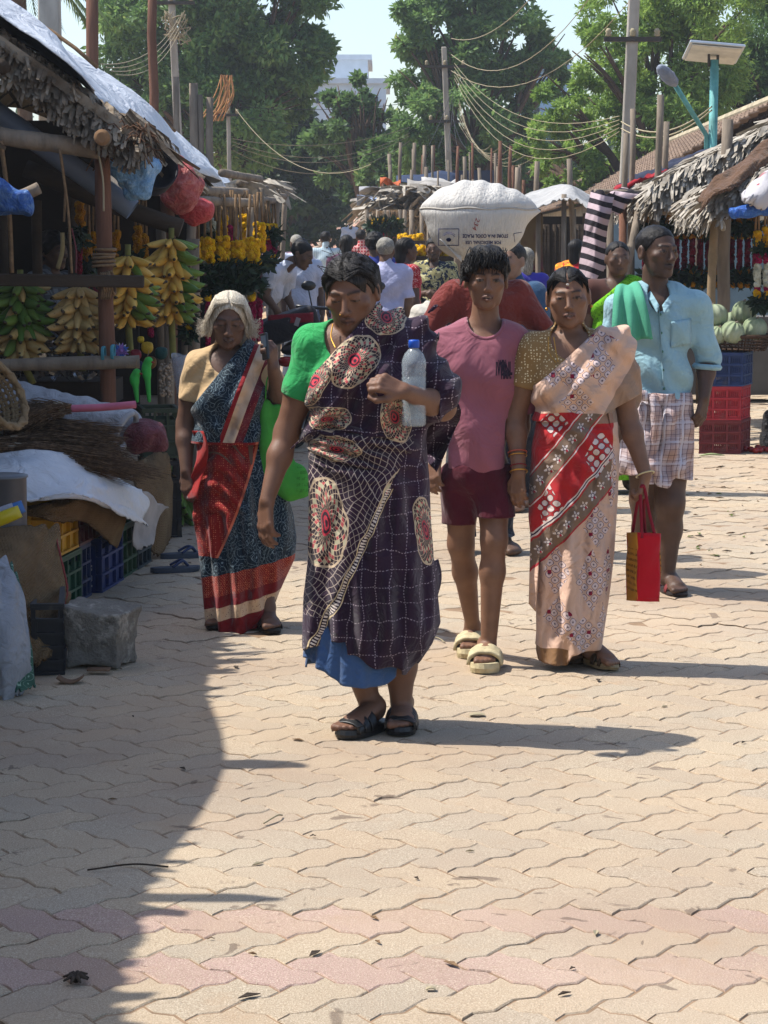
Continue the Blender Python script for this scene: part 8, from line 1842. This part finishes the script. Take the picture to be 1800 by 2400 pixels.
for k in range(14): a = k * 6.2832 / 14; e = Vector((math.cos(a), 0, math.sin(a))); s_ = Vector((-math.sin(a), 0, math.cos(a))); b.add([q, q + e * .022 + s_ * .008 + Vector((0, -.008, 0)), q + e * .043, q + e * .022 - s_ * .008], [(0, 1, 2, 3)])
b.ball(q + Vector((0, -.004, 0)), .008, 8, 5); o = solo(b, 'pinwheel', m.done(), 'purple and blue round paper ornament behind the stall post', 'ornament', q); thick(o, .002)
b = MB(); g = random.Random(5)
for k in range(90):
 q = P(g.uniform(375, 402), g.uniform(850, 930), 11.75 + g.random() * .1); b.ball(q, g.uniform(.005, .011), 6, 4)
tag(solo(b, 'shell_strings', simple('shells', '#8a7c6c', .6, 40, .6), 'strings of shells and beads between parrot and clear bag', 'beads', P(388, 890, 11.8), smooth=True), kind='stuff')
m = Mat('clear_film', '#a8aab2', .25, .6); m.set(Alpha=.42); m.bump(m.noise(20, 3, dist=2), .02, .9); c = P(428, 890, 12.0)
b = MB(); b.grid(lambda u, v: P(403 + 54 * v ** .5 * 0 + 403 * 0, 0, 1) * 0 + P(428 + (27 - 14 * (1 - v)) * math.cos(u * 6.2832) , 832 + 96 * (1 - v) + 5 * math.sin(u * 12), 12.0) + Vector((0, .05 * math.sin(u * 6.2832), 0)), 28, 14, True); o = solo(b, 'clear_bag', m.done(), 'clear plastic bag hanging beside the cream-sleeved woman', 'bag', c, smooth=True); thick(o, .003)
# dry debris and stains along the stall foot
for k in range(40):
 x, y = random.choice([(random.uniform(20, 1780), random.uniform(1400, 2380)), (random.uniform(330, 470), random.uniform(1230, 1330))]); q = G(x, y, .004)
 s = random.uniform(.008, .028); b = MB(); a = random.uniform(0, 6.28); d = Vector((math.cos(a), math.sin(a), 0)); n = Vector((-d.y, d.x, 0))
 b.add([q - d * s, q + n * s * .35 + Vector((0, 0, .004)), q + d * s, q - n * s * .35 + Vector((0, 0, .003))], [(0, 1, 2, 3)]); o = solo(b, 'leaf_litter', random.choice([MROPE, MDKW, MCABLEW]), 'small dry scrap of leaf lying on the paving', 'litter', q, 'litter scattered on the paving'); thick(o, .002)
for k, (x, y, ln, an, lb) in enumerate(((1018, 1500, .13, -.9, 'bent pale straw behind the purple sari\'s hem'), (300, 2035, .2, .15, 'thin dark twig on the shaded paving'), (640, 1480 + 440, .1, 1.1, 'short pale straw near the shade line'))):
 q = G(x, y, .006); d = Vector((math.cos(an), math.sin(an), 0)); b = MB(); b.tube(bez([q - d * ln / 2, q + Vector((.01, .01, .008)), q + d * ln / 2], 5), .0025, 5); solo(b, 'straw', MCABLEW if k != 1 else MDKW, lb, 'straw', q, smooth=True)
q = G(178, 2298, .004); b = MB()
for k in range(9): a = k * .75; b.tube([q, q + Vector((math.cos(a) * .012, math.sin(a) * .02, .012)), q + Vector((math.cos(a) * .028, math.sin(a) * .04, .006))], [.006, .005, .002], 5)
solo(b, 'dry_calyx', MDKW, 'withered dark calyx lying on the shaded paving at lower left', 'debris', q, smooth=True)
for k, (x, y, lb) in enumerate(((1118, 1675, 'pale fallen petal between the feet and the shadow'), (1010, 2318, 'small white scrap on the pink paver row'))):
 q = G(x, y, .005); b = MB(); b.grid(lambda u, v: q + Vector(((u - .5) * .05 * (1 - .6 * k), (v - .5) * .035 * (1 - .6 * k), .004 * math.sin(u * 3))), 4, 3); o = solo(b, 'petal', MCABLEW, lb, 'petal', q); thick(o, .002)
# RIGHT STALLS
sg_ = 'crates stacked under the gourd basket'
for k, (cn, lb, z, dx) in enumerate((('dred', 'dark red crate at the bottom of the gourd stack', 0, 0), ('red', 'bright red crate in the middle of the gourd stack', .247, -.004), ('navy', 'navy crate on top of the gourd stack', .494, .008))):
 crate(lb, Vector((G(1634, 1061).x + dx, 17.15, z)), (1, -.04, 0), (.36, 1, 0), .305, .36, .236, PC[cn], sg_, 3, 3, slots=True)
bc = Vector((G(1700, 1061).x + .1, 17.42, .745)); basket('dark cane basket heaped with gourds on the crate stack', bc, .2, .255, .11, Matrix.Identity(3), MDCANE, 30, 5)
m = Mat('ash_gourd', '#7f8c6c', .75, .2); m.over(m.noise(6, 4).sm(.4, .7) * .7, '#a3ab94'); x, y, z = m.xyz(m.coord()); m.over(m.noise(60, 3).sm(.6, .75) * .4, '#66745a'); th = y.at2(x); m.bump((th * 10).cos(), .01, .5); m = m.done()
for k, (x, y, r, Y, lb) in enumerate(((1676, 742, 33, 17.35, 'pale ash gourd at the left of the basket'), (1745, 731, 31, 17.5, 'ash gourd on top of the heap showing its ribbed blossom end'), (1717, 779, 30, 17.22, 'ash gourd at the front of the basket with its stem up'), (1769, 770, 31, 17.35, 'ash gourd at the right of the basket'), (1683, 785, 24, 17.25, 'small ash gourd low at the left front'), (1716, 752, 24, 17.6, 'ash gourd half hidden in the middle of the heap'))):
 c = P(x, y, Y); rr = r / PM(Y); t = thing('ash_gourd', lb, 'gourd', c, 'ash gourds in the basket'); b = MB(); b.lathe(c, [(0, -.8 * rr), (.35 * rr, -.86 * rr), (.8 * rr, -.6 * rr), (rr, -.05 * rr), (.88 * rr, .5 * rr), (.45 * rr, .84 * rr), (.12 * rr, .84 * rr), (0, .8 * rr)], 26); o = b.build('fruit', m, t, True)
 sub = o.modifiers.new('sub', 'SUBSURF'); sub.levels = 1; sub.render_levels = 1
 b = MB(); b.tube([c + Vector((0, 0, .8 * rr)), c + Vector((.01, -.01, .97 * rr))], [.01, .006], 6); b.build('stem', MGREYW, t, True); t.rotation_euler = (random.uniform(-.4, .3), random.uniform(-.3, .3), 0)
mtom = Mat('tomato', '#9a1c14', .3, .5).vary(9, .3).done()
for k, (x, y) in enumerate(((1748, 1052), (1760, 1053), (1771, 1056), (1781, 1055), (1790, 1052), (1798, 1054), (1776, 1049))):
 q = G(x, y + 7, 0); b = MB(); b.ball(q + Vector((0, 0, .022)), (.026, .026, .023), 12, 8); solo(b, 'tomato', mtom, 'red tomato beside the crate stack, %s from the left' % ['first', 'second', 'third', 'fifth', 'sixth', 'seventh', 'fourth'][k], 'tomato', q, 'tomatoes on the ground', True)
c = Vector((G(1806, 1052).x, 17.6, 0)); bundle('dark_sack', 'black plastic sack cut off by the right edge of the frame', c, lambda p: s_cone(p, (0, 0, .05), (0, 0, .24), .07, .05) - crumple(p, .01, 3), (-.15, -.15, -.04), (.15, .15, .36), bagmat('black_plastic', '#141418', '#2a2a30'), 'sack', .008)
q = G(1668, 1068, .01); b = MB(); b.tube(bez([q + Vector((-.09, 0, .0)), q + Vector((0, .0, .012)), q + Vector((.1, .02, 0))], 5), [.004, .01, .013, .015, .016, .016, .015, .013, .011, .008, .003], 6, flat=.5); solo(b, 'gourd_peel', simple('pale_peel', '#8f9a6c', .7, 9, .3), 'pale green peel lying before the crate stack', 'peel', q, smooth=True)
for k in range(46):
 x, y = random.uniform(1600, 1799), random.uniform(1070, 1330); q = G(x, y, .004); s = random.uniform(.01, .035); a = random.uniform(0, 6.28); d = Vector((math.cos(a), math.sin(a), 0)); n = Vector((-d.y, d.x, 0)); b = MB(); b.add([q - d * s, q + n * s * .4 + Vector((0, 0, .006)), q + d * s, q - n * s * .4 + Vector((0, 0, .003))], [(0, 1, 2, 3)]); o = solo(b, 'leaf_litter', random.choice([MROPE, MDKW, MTHP, simple('green_scrap', '#5a6a2c', .8)]), 'small dry scrap of leaf near the crate stack', 'litter', q, 'litter near the crate stack'); thick(o, .002)
# ---- thatched flower stall on the right
EAr, EBr = Vector((2.18, 18.6, 1.92)), Vector((2.12, 20.7, 1.93))
UPr = Vector((math.cos(R(26)), 0, math.sin(R(26)))); NRr = Vector((-math.sin(R(26)), 0, math.cos(R(26))))
rst = thing('flower_stall', 'thatched flower stall with woven gable mat on the right', 'stall', Vector((3.2, 20, 0)))
def roof(par, A_, B_, SLr, n1, n2, seed, mat, lay=5):
 AL_ = (B_ - A_).normalized()
 def rq(s, t, h=0.): return A_.lerp(B_, t) + UPr * (s * SLr) + NRr * h
 def f1(g): return np.array(rq(g.random() + .04, g.random(), .02 + .03 * g.random())), -np.array(UPr), np.array(AL_), np.array(NRr)
 def f2(g): s = g.random(); ly = g.integers(0, lay); return np.array(rq(s, 0, -.05 + ly * .035) + Vector((0, .1 + .05 * g.random(), 0))), np.array((.1, -1, -.1)) - np.array(UPr) * .8, np.array(UPr), np.array(NRr)
 def f3(g): return np.array(rq(.03, g.random(), .02 + .06 * g.random())), -np.array(UPr) + np.array((0, 0, -.4)), np.array(AL_), np.array(NRr)
 a = [thatch(n1, f1, .3, .035, seed), thatch(n2, f2, .22, .03, seed + 1, .35), thatch(n2 // 2, f3, .25, .03, seed + 2, .4)]; k = 0; Vs = []; Qs = []
 for V, Q in a: Vs.append(V); Qs.append(Q + k); k += len(V)
 tag(place(np_mesh('thatch', np.concatenate(Vs) - np.array(ORG[par]), np.concatenate(Qs), False), 'thatch', mat, par), kind='stuff')
 b = MB(); b.add([rq(0, 0, -.01), rq(1.1, 0, -.01), rq(1.1, 1, -.01), rq(0, 1, -.01)], [(0, 1, 2, 3)]); o = b.build('roof_mat', MTHA, par); thick(o, .05)
 for kk in range(3):
  b = MB(); b.tube([rq(.1 + .4 * kk, -.02, -.07), rq(.1 + .4 * kk, 1, -.07)], .035, 8); b.build('purlin', MDKW, par, True)
 for kk in range(4): b = MB(); b.tube([rq(-.03, .02 + .3 * kk, -.1), rq(1.05, .02 + .3 * kk, -.1)], .035, 8); b.build('rafter', MDKW, par, True)
 return rq
rq = roof(rst, EAr, EBr, 2.6, 3000, 3600, 40, MTHP)
rst2 = thing('thatched_stall', 'nearer low thatch roof entering at the right edge', 'stall', Vector((3.6, 17.4, 0)))
rq2 = roof(rst2, Vector((2.42, 16.9, 1.84)), Vector((2.4, 18.45, 1.86)), 2.4, 2400, 3000, 50, MTHP, 4)
b = MB(); sheet(b, rows_px([[(1555, 445, 19.2), (1630, 420, 19.2), (1690, 395, 19.2)], [(1565, 470, 19.3), (1630, 462, 19.3), (1690, 440, 19.3)], [(1570, 485, 19.3), (1620, 482, 19.3), (1650, 465, 19.3)]]), 20, 12, .012, 6, 4); o = b.build('gable_mat', MMAT, rst, True); thick(o, .01)
for (x, yt, Y, r, mt) in ((1460, 470, 19.0, .032, MWOOD), (1535, 460, 19.2, .04, MGREYW), (1430, 480, 19.6, .03, MGREYW), (1480, 520, 22, .03, MDKW), (1640, 480, 22.5, .04, MDKW)):
 q = P(x, yt, Y); b = MB(); b.tube([Vector((q.x + .03, Y, 0)), Vector((q.x + .01, Y, q.z * .5)), q], r, 10, jit=.05); b.build('post', mt, rst, True)
b = MB(); a = P(1500, 478, 18.8); c = P(1455, 700, 18.4); b.tube([a, a.lerp(c, .5), c, Vector((c.x - .1, 18.2, 0))], .03, 9, jit=.05); b.build('leaning_pole', MGREYW, rst, True)
for (x0, y0, Y0_, x1, y1, Y1_, r) in ((1395, 448, 18.9, 1515, 452, 19.0, .02), (1400, 462, 19.2, 1500, 470, 19.2, .025), (1480, 495, 19.2, 1800, 500, 19.6, .025), (1620, 480, 18.4, 1660, 470, 18.4, .03)):
 b = MB(); b.tube([P(x0, y0, Y0_), P(x1, y1, Y1_)], r, 8, jit=.06); b.build('beam', MGREYW, rst, True)
b = MB(); b.box((4.0, 24.0, .9), (3.4, .06, 1.7)); b.box((4.9, 21.5, 1.1), (.06, 6, 2.2)); b.build('back_wall', simple('pale_blue_panel', '#7d8f96', .8, 3, .4), rst)
b = MB(); b.box(P(1640, 470, 23.5), (.9, .03, .25)); b.build('sky_panel', simple('bluish_sheet', '#9fb6c0', .6, 3, .3), rst)
b = MB(); b.box((3.75, 22.9, .45), (2.6, .5, .75)); b.build('counter', simple('counter_grey', '#5c5a58', .9, 4, .4), rst)
# a bamboo pole with white plastic tied at its head
q = P(1675, 512, 18.0); t = thing('bamboo_pole', 'bamboo pole before the maroon garlands with white plastic on top', 'pole', Vector((P(1652, 900, 18.0).x, 18.0, 0))); b = MB(); p0 = ORG[t]; pts = []; rr = []
for k in range(25): f = k / 24; pts.append(p0.lerp(q, f)); rr.append(.033 + (.006 if k % 5 == 0 else 0))
b.tube(pts, rr, 10); b.build('culm', simple('bamboo', '#8a765a', .7, 8, .4), t, True)
c = P(1682, 488, 18.0) ; o = sdf_obj(lambda p: smin(s_ell(p, (0, 0, 0), (.07, .06, .075)), s_cone(p, (0, 0, -.03), (.05, 0, -.16), .035, .012), .03) - crumple(p, .012, 4), (-.15, -.12, -.22), (.18, .12, .14), .006, 'white_plastic', bagmat('white_film', '#a39a8c', '#c2bcb0'), None, c, slack=2.6); tag(o, 'white plastic knotted over the head of the bamboo pole', 'plastic')
# cloths on the thatch
def cloth(name, label, data, mat, amp=.02, fr=9, seed=1, th_=.012, nu=40, nv=20):
 b = MB(); rws = rows_px(data); sheet(b, rws, nu, nv, amp, fr, seed, .01); o = solo(b, name, mat, label, 'cloth', rws[0][0], smooth=True); return thick(o, th_)
cloth('brown_cloth', 'brown blanket trailing down the near thatch on the right', [[(1800, 330, 17.4), (1740, 375, 17.2), (1690, 410, 17.0), (1650, 448, 16.9), (1636, 470, 16.8)], [(1810, 360, 17.2), (1760, 392, 17.0), (1712, 432, 16.8), (1670, 452, 16.75), (1646, 478, 16.7)], [(1800, 385, 17.1), (1750, 415, 16.9), (1710, 440, 16.75), (1668, 462, 16.7), (1640, 492, 16.65)]], MBRN, .03, 10, 2)
m = Mat('red_blue_cloth', '#2c3246', .9); x, y, z = m.xyz(m.coord()); m.over(m.noise(3, 2).gt(.5), '#8c1c26'); m.vary(8, .3); cloth('red_cloth', 'red and navy cloth lying along the right thatch ridge', [[(1440, 440, 20.4), (1520, 400, 20.6), (1580, 380, 20.8), (1680, 345, 21)], [(1440, 452, 20.2), (1520, 420, 20.4), (1590, 396, 20.6), (1690, 355, 20.8)]], m.done(), .03, 12, 3, .02, 40, 8)
m = Mat('red_white_cloth', '#a9a6a8', .8); m.over(m.noise(4, 2, dist=1).sm(.55, .6), '#8a2c34'); m.over(m.noise(5, 2, stretch=(1.2, 1, .8)).sm(.62, .66) * .9, '#34584c'); m.bump(m.noise(10, 3, dist=1), .02, .6); cloth('red_white_cloth', 'white, red and green bedding bundled on the near thatch', [[(1820, 400, 16.9), (1780, 420, 16.8), (1740, 452, 16.7)], [(1830, 430, 16.7), (1790, 448, 16.6), (1755, 470, 16.55)], [(1830, 465, 16.7), (1790, 478, 16.6), (1758, 482, 16.6)]], m.done(), .03, 7, 4, .04, 26, 14)
c = P(1768, 498, 16.7); bundle('blue_roll', 'rolled bright blue tarpaulin under the near thatch eave', c, lambda p: s_cone(p, (-.13, 0, -.01), (.2, 0, .05), .045, .06) - crumple(p, .015, 2), (-.3, -.14, -.14), (.34, .14, .18), bagmat('bright_blue_plastic', '#2456a8', '#4a7cc0'), 'tarpaulin')
# maroon garlands
ORD = 'first second third fourth fifth sixth seventh eighth ninth tenth eleventh twelfth thirteenth fourteenth fifteenth'.split()
gr = 'maroon garlands of the right flower stall'
for i in range(15):
 x = 1512 + i * 18.5; garland('long maroon garland, %s from the left in the right stall' % ORD[i], x, 19, 20.2 + .05 * (i % 3), [('o', 503, 523, 1.1), ('g', 521, 547, 1.2), ('o', 545, 560, 1.0), ('r', 558, 634, .85), ('o', 632, 642, .7), ('g', 640, 664, .95), ('o', 662, 672, .9)], 470, gr, 200 + i)
for i, x in enumerate((1775, 1797)): garland(['yellow, rose and jasmine garland near the right edge', 'yellow, rose and jasmine garland cut by the right edge'][i], x, 21, 17.3, [('y', 532 + 10 * (1 - i), 578, 1.0), ('g', 576, 594, 1.1), ('m', 594, 618, 1.1), ('w', 616, 674, 1.0), ('m', 672, 682, .8), ('y', 680, 700, .9), ('g', 698, 722, 1.2)], 480, None, 230 + i)
# ---- awning stall and striped cloth
m = Mat('grey_awning', '#9b9a98', .7, .2); m.vary(4, .35); m.bump(m.noise(9, 3, dist=1), .04, .7); maw = m.done()
aw = thing('awning_stall', 'stall with sagging pale awning behind the sack carrier', 'stall', Vector((P(1290, 600, 26).x, 26.5, 0)))
b = MB(); sheet(b, rows_px([[(1185, 472, 28.5), (1250, 452, 28.5), (1330, 432, 28.5), (1400, 470, 27.5)], [(1190, 478, 26.5), (1260, 468, 26.2), (1330, 440, 26.2), (1395, 490, 25.5)], [(1196, 496, 25), (1262, 492, 24.8), (1335, 462, 24.8), (1392, 505, 24.4)]]), 40, 20, .03, 8, 5, .02); o = b.build('awning', maw, aw, True); thick(o, .01)
for (x, yt, Y) in ((1322, 455, 25.0), (1262, 490, 25.2), (1215, 495, 25.5), (1372, 500, 25.4), (1345, 490, 28)): q = P(x, yt, Y); b = MB(); b.tube([Vector((q.x, Y, 0)), q], .028, 8, jit=.05); b.build('post', MGREYW, aw, True)
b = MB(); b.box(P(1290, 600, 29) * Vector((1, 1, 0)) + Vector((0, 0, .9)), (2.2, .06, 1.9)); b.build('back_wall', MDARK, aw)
for k in range(14): q = P(1265 + k * 9, 555, 28.6); b = MB(); b.tube([Vector((q.x, 28.6, 0)), Vector((q.x + random.uniform(-.05, .05), 28.6, 1.75))], .025, 6); b.build('slat', MDKW, aw, True)
b = MB(); b.box(P(1290, 690, 25.6), (.75, .5, .16)); b.build('counter', simple('blue_counter', '#1c4a6a', .7, 5, .3), aw)
b = MB(); sheet(b, rows_px([[(1215, 500, 27), (1270, 500, 27)], [(1215, 640, 27), (1275, 640, 27)]]), 10, 14, .03, 5, 8); m = Mat('painted_cloth', '#4a2030', .9); m.over(m.noise(3, 2).sm(.45, .6), '#5a4a30'); o = b.build('hung_cloth', m.done(), aw, True); thick(o, .01)
m = Mat('striped_cloth', '#a8959a', .9); x, y, z = m.xyz(m.coord()); m.over((((z + .25 * x + .008 * (x * 20).sin()) * 11).frac()).lt(.48), '#161018'); m.bump(m.noise(8, 3, dist=1), .03, .6)
cloth('striped_cloth', 'black and pink striped cloth hanging from the right stall beam', [[(1385, 450, 18.7), (1410, 448, 18.6), (1440, 452, 18.7)], [(1376, 500, 18.6), (1402, 500, 18.4), (1434, 492, 18.6)], [(1366, 560, 18.6), (1395, 565, 18.4), (1418, 560, 18.55)], [(1355, 640, 18.6), (1390, 655, 18.4), (1418, 630, 18.55)]], m.done(), .03, 7, 3, .008, 24, 40)
cloth('striped_cloth', 'striped cloth laid over the stall beam behind the hanging one', [[(1430, 444, 19.2), (1470, 445, 19.2), (1505, 448, 19.2)], [(1430, 455, 18.85), (1468, 456, 18.85), (1500, 456, 18.9)], [(1432, 495, 18.85), (1450, 500, 18.85), (1468, 480, 18.9)]], m.m, .02, 6, 4, .008)
# ---- far right stalls under a litter of roofing
fs = thing('market_stall', 'far right stall with roof of scrap sheets and bare posts', 'stall', Vector((1.0, 46, 0)))
def flr(g): u = g.random(); return np.array(P(885 + 150 * u, 438 + 62 * g.random() ** 1.5 + (18 if u < .15 else 0), 43 + 7 * g.random())), np.array((g.normal(), g.normal() * .5, -.15)), np.array((.3, 1, 0)), np.array((0, 0, 1))
V, Q = thatch(1500, flr, .55, .14, 61, .5); tag(place(np_mesh('roof_litter', V - np.array(ORG[fs]), Q, False), 'roof_litter', MTHP, fs), kind='stuff')
for k, (x, y, s, cc) in enumerate(((905, 450, 1.0, '#8f8f92'), (985, 452, .8, '#9a9690'), (880, 470, .7, '#7d8ca6'), (1010, 440, .9, '#8a8680'), (940, 475, .9, '#a39e94'), (1030, 430, .7, '#a8a6a2'), (915, 428, .4, '#a8542c'), (1000, 425, 1.2, '#26344e'))):
 q = P(x, y, 44 + .4 * k); b = MB(); b.grid(lambda u, v: q + Vector(((u - .5) * s, (v - .5) * .8, .1 * wr(u * 5, v * 5, k) + .25 * (v - .5) * (k % 2))), 8, 6); o = b.build('roof_sheet', simple('scrap%d' % k, cc, .8, 4, .4), fs, True); thick(o, .01)
b = MB(); b.box(P(1090, 425, 60), (1.9, .1, .55)); b.build('blue_board', simple('dark_blue_board', '#1f2c44', .8, 4, .3), fs)
for k in range(16): q = P(868 + 15 * k, 505, 41.5 + .2 * (k % 4)); b = MB(); b.tube([Vector((q.x, q.y, 0)), Vector((q.x + random.uniform(-.08, .08), q.y, 2.1))], .035, 7, jit=.08); b.build('post', MGREYW, fs, True)
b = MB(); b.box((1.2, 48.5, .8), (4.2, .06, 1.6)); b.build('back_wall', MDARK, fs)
for i in range(6): garland('short yellow garland at the far right stalls, %s from the left' % ORD[i], 876 + 11 * i, 12, 41.2, [('y', 512, 528, 1), ('g', 526, 534, 1), ('y', 533, 538, .9), ('m', 537, 556, .9)], 495, 'garlands of the far right stalls', 300 + i)
for i, (x, y, Y) in enumerate(((962, 568, 40), (1000, 606, 24.5))):
 c = P(x, y, Y); t = thing('flower_tray', ['far tray of loose marigolds under the right stalls', 'tray of loose marigolds beside the leaf-print shirt'][i], 'tray', c); b = MB(); b.box(c, (.5, .4, .05)); b.build('tray', MDKW, t); V, Q = petals(70, np.array(c) + (-.22, -.18, .03), np.array(c) + (.22, .18, .12), .035, 5 + i); place(np_mesh('marigold_heap', V - np.array(c), Q, True), 'marigold_heap', MFY, t)
# long stalls continue beyond on both sides
for (x, Y, w_, h_, lb) in ((-5.2, 40, 3.2, 2.0, 'far left stall roofed with thatch beyond the garlands'), (-5.6, 52, 3.4, 2.1, 'farthest thatched stall on the left side')):
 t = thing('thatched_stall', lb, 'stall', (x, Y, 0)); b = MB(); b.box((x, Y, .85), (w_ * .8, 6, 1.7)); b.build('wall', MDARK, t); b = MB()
 b.add([(x + w_ / 2, Y - 3.5, h_ - .25), (x + w_ / 2, Y + 3.5, h_ - .25), (x, Y + 3.5, h_ + .9), (x, Y - 3.5, h_ + .9), (x - w_ / 2, Y - 3.5, h_ - .25), (x - w_ / 2, Y + 3.5, h_ - .25)], [(0, 1, 2, 3), (3, 2, 5, 4)]); o = b.build('roof', MTHA, t); thick(o, .15)
# ---- motorbike with the red and black bag
def motorbike():
 Y = 17.6; base = Vector((P(690, 900, Y).x, Y, 0)); t = thing('motorbike', 'parked black motorbike with its tail towards the camera', 'motorbike', base); mk = simple('bike_black', '#151517', .35, 9, .3, spec=.5); mt = simple('bike_tyre', '#1a1a1b', .85, 20, .3); ms = simple('bike_metal', '#77797c', .3, 9, .3, metal=.8)
 ax = Vector((.35, .94, 0)); sd_ = Vector((.94, -.35, 0)); R_ = Matrix((ax, -sd_, Vector((0, 0, 1)))).transposed()
 for k, f in enumerate((0, 1.22)):
  c = base + ax * f + Vector((0, 0, .29)); b = MB(); b.tube([c + ax * math.cos(a) * .25 + Vector((0, 0, math.sin(a) * .25)) for a in [i * 2 * math.pi / 24 for i in range(25)]], .045, 8, cap=False); w_ = b.build('wheel', mt, t, True)
  b = MB(); b.tube([c + ax * math.cos(a) * .2 + Vector((0, 0, math.sin(a) * .2)) for a in [i * 2 * math.pi / 24 for i in range(25)]], .014, 6, cap=False)
  for i in range(8): a = i * math.pi / 4; b.tube([c, c + ax * math.cos(a) * .2 + Vector((0, 0, math.sin(a) * .2))], .006, 5)
  b.build('rim', ms, w_, True)
 b = MB(); b.tube(bez([base + ax * -.1 + Vector((0, 0, .74)), base + ax * .25 + Vector((0, 0, .76)), base + ax * .55 + Vector((0, 0, .72))], 5), [.07, .09, .11, .12, .13, .13, .13, .13, .12, .1, .06], 10, flat=.5); b.build('seat', mk, t, True)
 b = MB(); b.ball(base + ax * .78 + Vector((0, 0, .78)), (.2, .13, .12), 16, 10, R_); b.build('tank', simple('bike_red', '#5a1018', .3, 9, .2, spec=.5), t, True)
 b = MB(); b.tube([base + ax * 1.22 + Vector((0, 0, .29)), base + ax * 1.05 + Vector((0, 0, .98))], .025, 8); b.build('fork', ms, t, True); b = MB(); hb = base + ax * 1.0 + Vector((0, 0, 1.02)); b.tube(bez([hb - sd_ * .36 + Vector((0, 0, .02)) - ax * .1, hb - sd_ * .1, hb + sd_ * .1, hb + sd_ * .36 + Vector((0, 0, .02)) - ax * .1], 5), .014, 7); b.build('handlebar', mk, t, True)
 for sg in (-1, 1): b = MB(); q = hb + sd_ * sg * .26; b.tube([q, q + Vector((sg * .03, 0, .15))], .006, 5); b.ball(q + Vector((sg * .03, 0, .18)), (.06, .015, .04), 10, 6); b.build('mirror', mk, t, True)
 b = MB(); b.box(base + ax * .58 + Vector((0, 0, .42)), (.34, .2, .28), R_); b.build('engine', ms, t); b = MB(); b.tube([base + ax * .6 + sd_ * .15 + Vector((0, 0, .3)), base + sd_ * .16 + Vector((0, 0, .36))], .04, 8); b.build('exhaust', ms, t, True); b = MB(); b.ball(base + ax * -.16 + Vector((0, 0, .66)), (.05, .07, .04), 10, 6, R_); b.build('tail_lamp', Mat('tail_lamp', '#7a0c10', .2).done(), t, True)
 b = MB(); b.box(base - ax * .22 + Vector((0, 0, .5)), (.02, .2, .13), R_); b.build('number_plate', simple('plate_white', '#a8a8a4', .6, 9, .2), t)
 c = P(680, 762, 17.7); tb = thing('tank_bag', 'black and red zipped bag lying on the motorbike', 'bag', c); mb_ = fabric('bag_black', '#1c1b20', .8, 150, .01); rt = rotm(10, 0, -18)
 sdf_obj(lambda p: np.linalg.norm(np.maximum(np.abs(p @ rt) - A3((.16, .1, .05)), 0), axis=1) - .05 - .006 * vnoise(p, 30, 2), (-.3, -.22, -.2), (.3, .22, .2), .007, 'bag_body', mb_, tb)
 for k, (a0, a1) in enumerate((((-.05, -.155, -.02), (-.02, -.155, .05)), ((.05, -.155, .0), (.07, -.155, .06)))): b = MB(); b.beam(c + Vector(a0), c + Vector(a1), .035, .006, (0, 1, 0)); b.build('pale_patch', simple('bag_patch', '#7a7678', .8), tb)
 b = MB(); b.grid(lambda u, v: c + Vector((-.16 + .34 * u, -.152 - .004 * math.sin(u * 8), .01 + .07 * v + .02 * u)), 12, 4); o = b.build('red_panel', fabric('bag_red', '#6a1220', .8, 150, .01), tb, True); thick(o, .008)
motorbike()
# ---- dusty midday air
b = MB(); b.box((0, 335, 6.5), (620, 750, 15.5)); hz = b.build('haze', None); tag(hz, kind='stuff')
hm = bpy.data.materials.new('haze_air'); hm.use_nodes = True; hn = hm.node_tree; hn.nodes.clear(); pv = hn.nodes.new('ShaderNodeVolumePrincipled'); ho = hn.nodes.new('ShaderNodeOutputMaterial')
pv.inputs['Color'].default_value = (.86, .92, 1, 1); pv.inputs['Density'].default_value = .0008; pv.inputs['Anisotropy'].default_value = .3; hn.links.new(pv.outputs[0], ho.inputs['Volume']); hz.data.materials.append(hm)
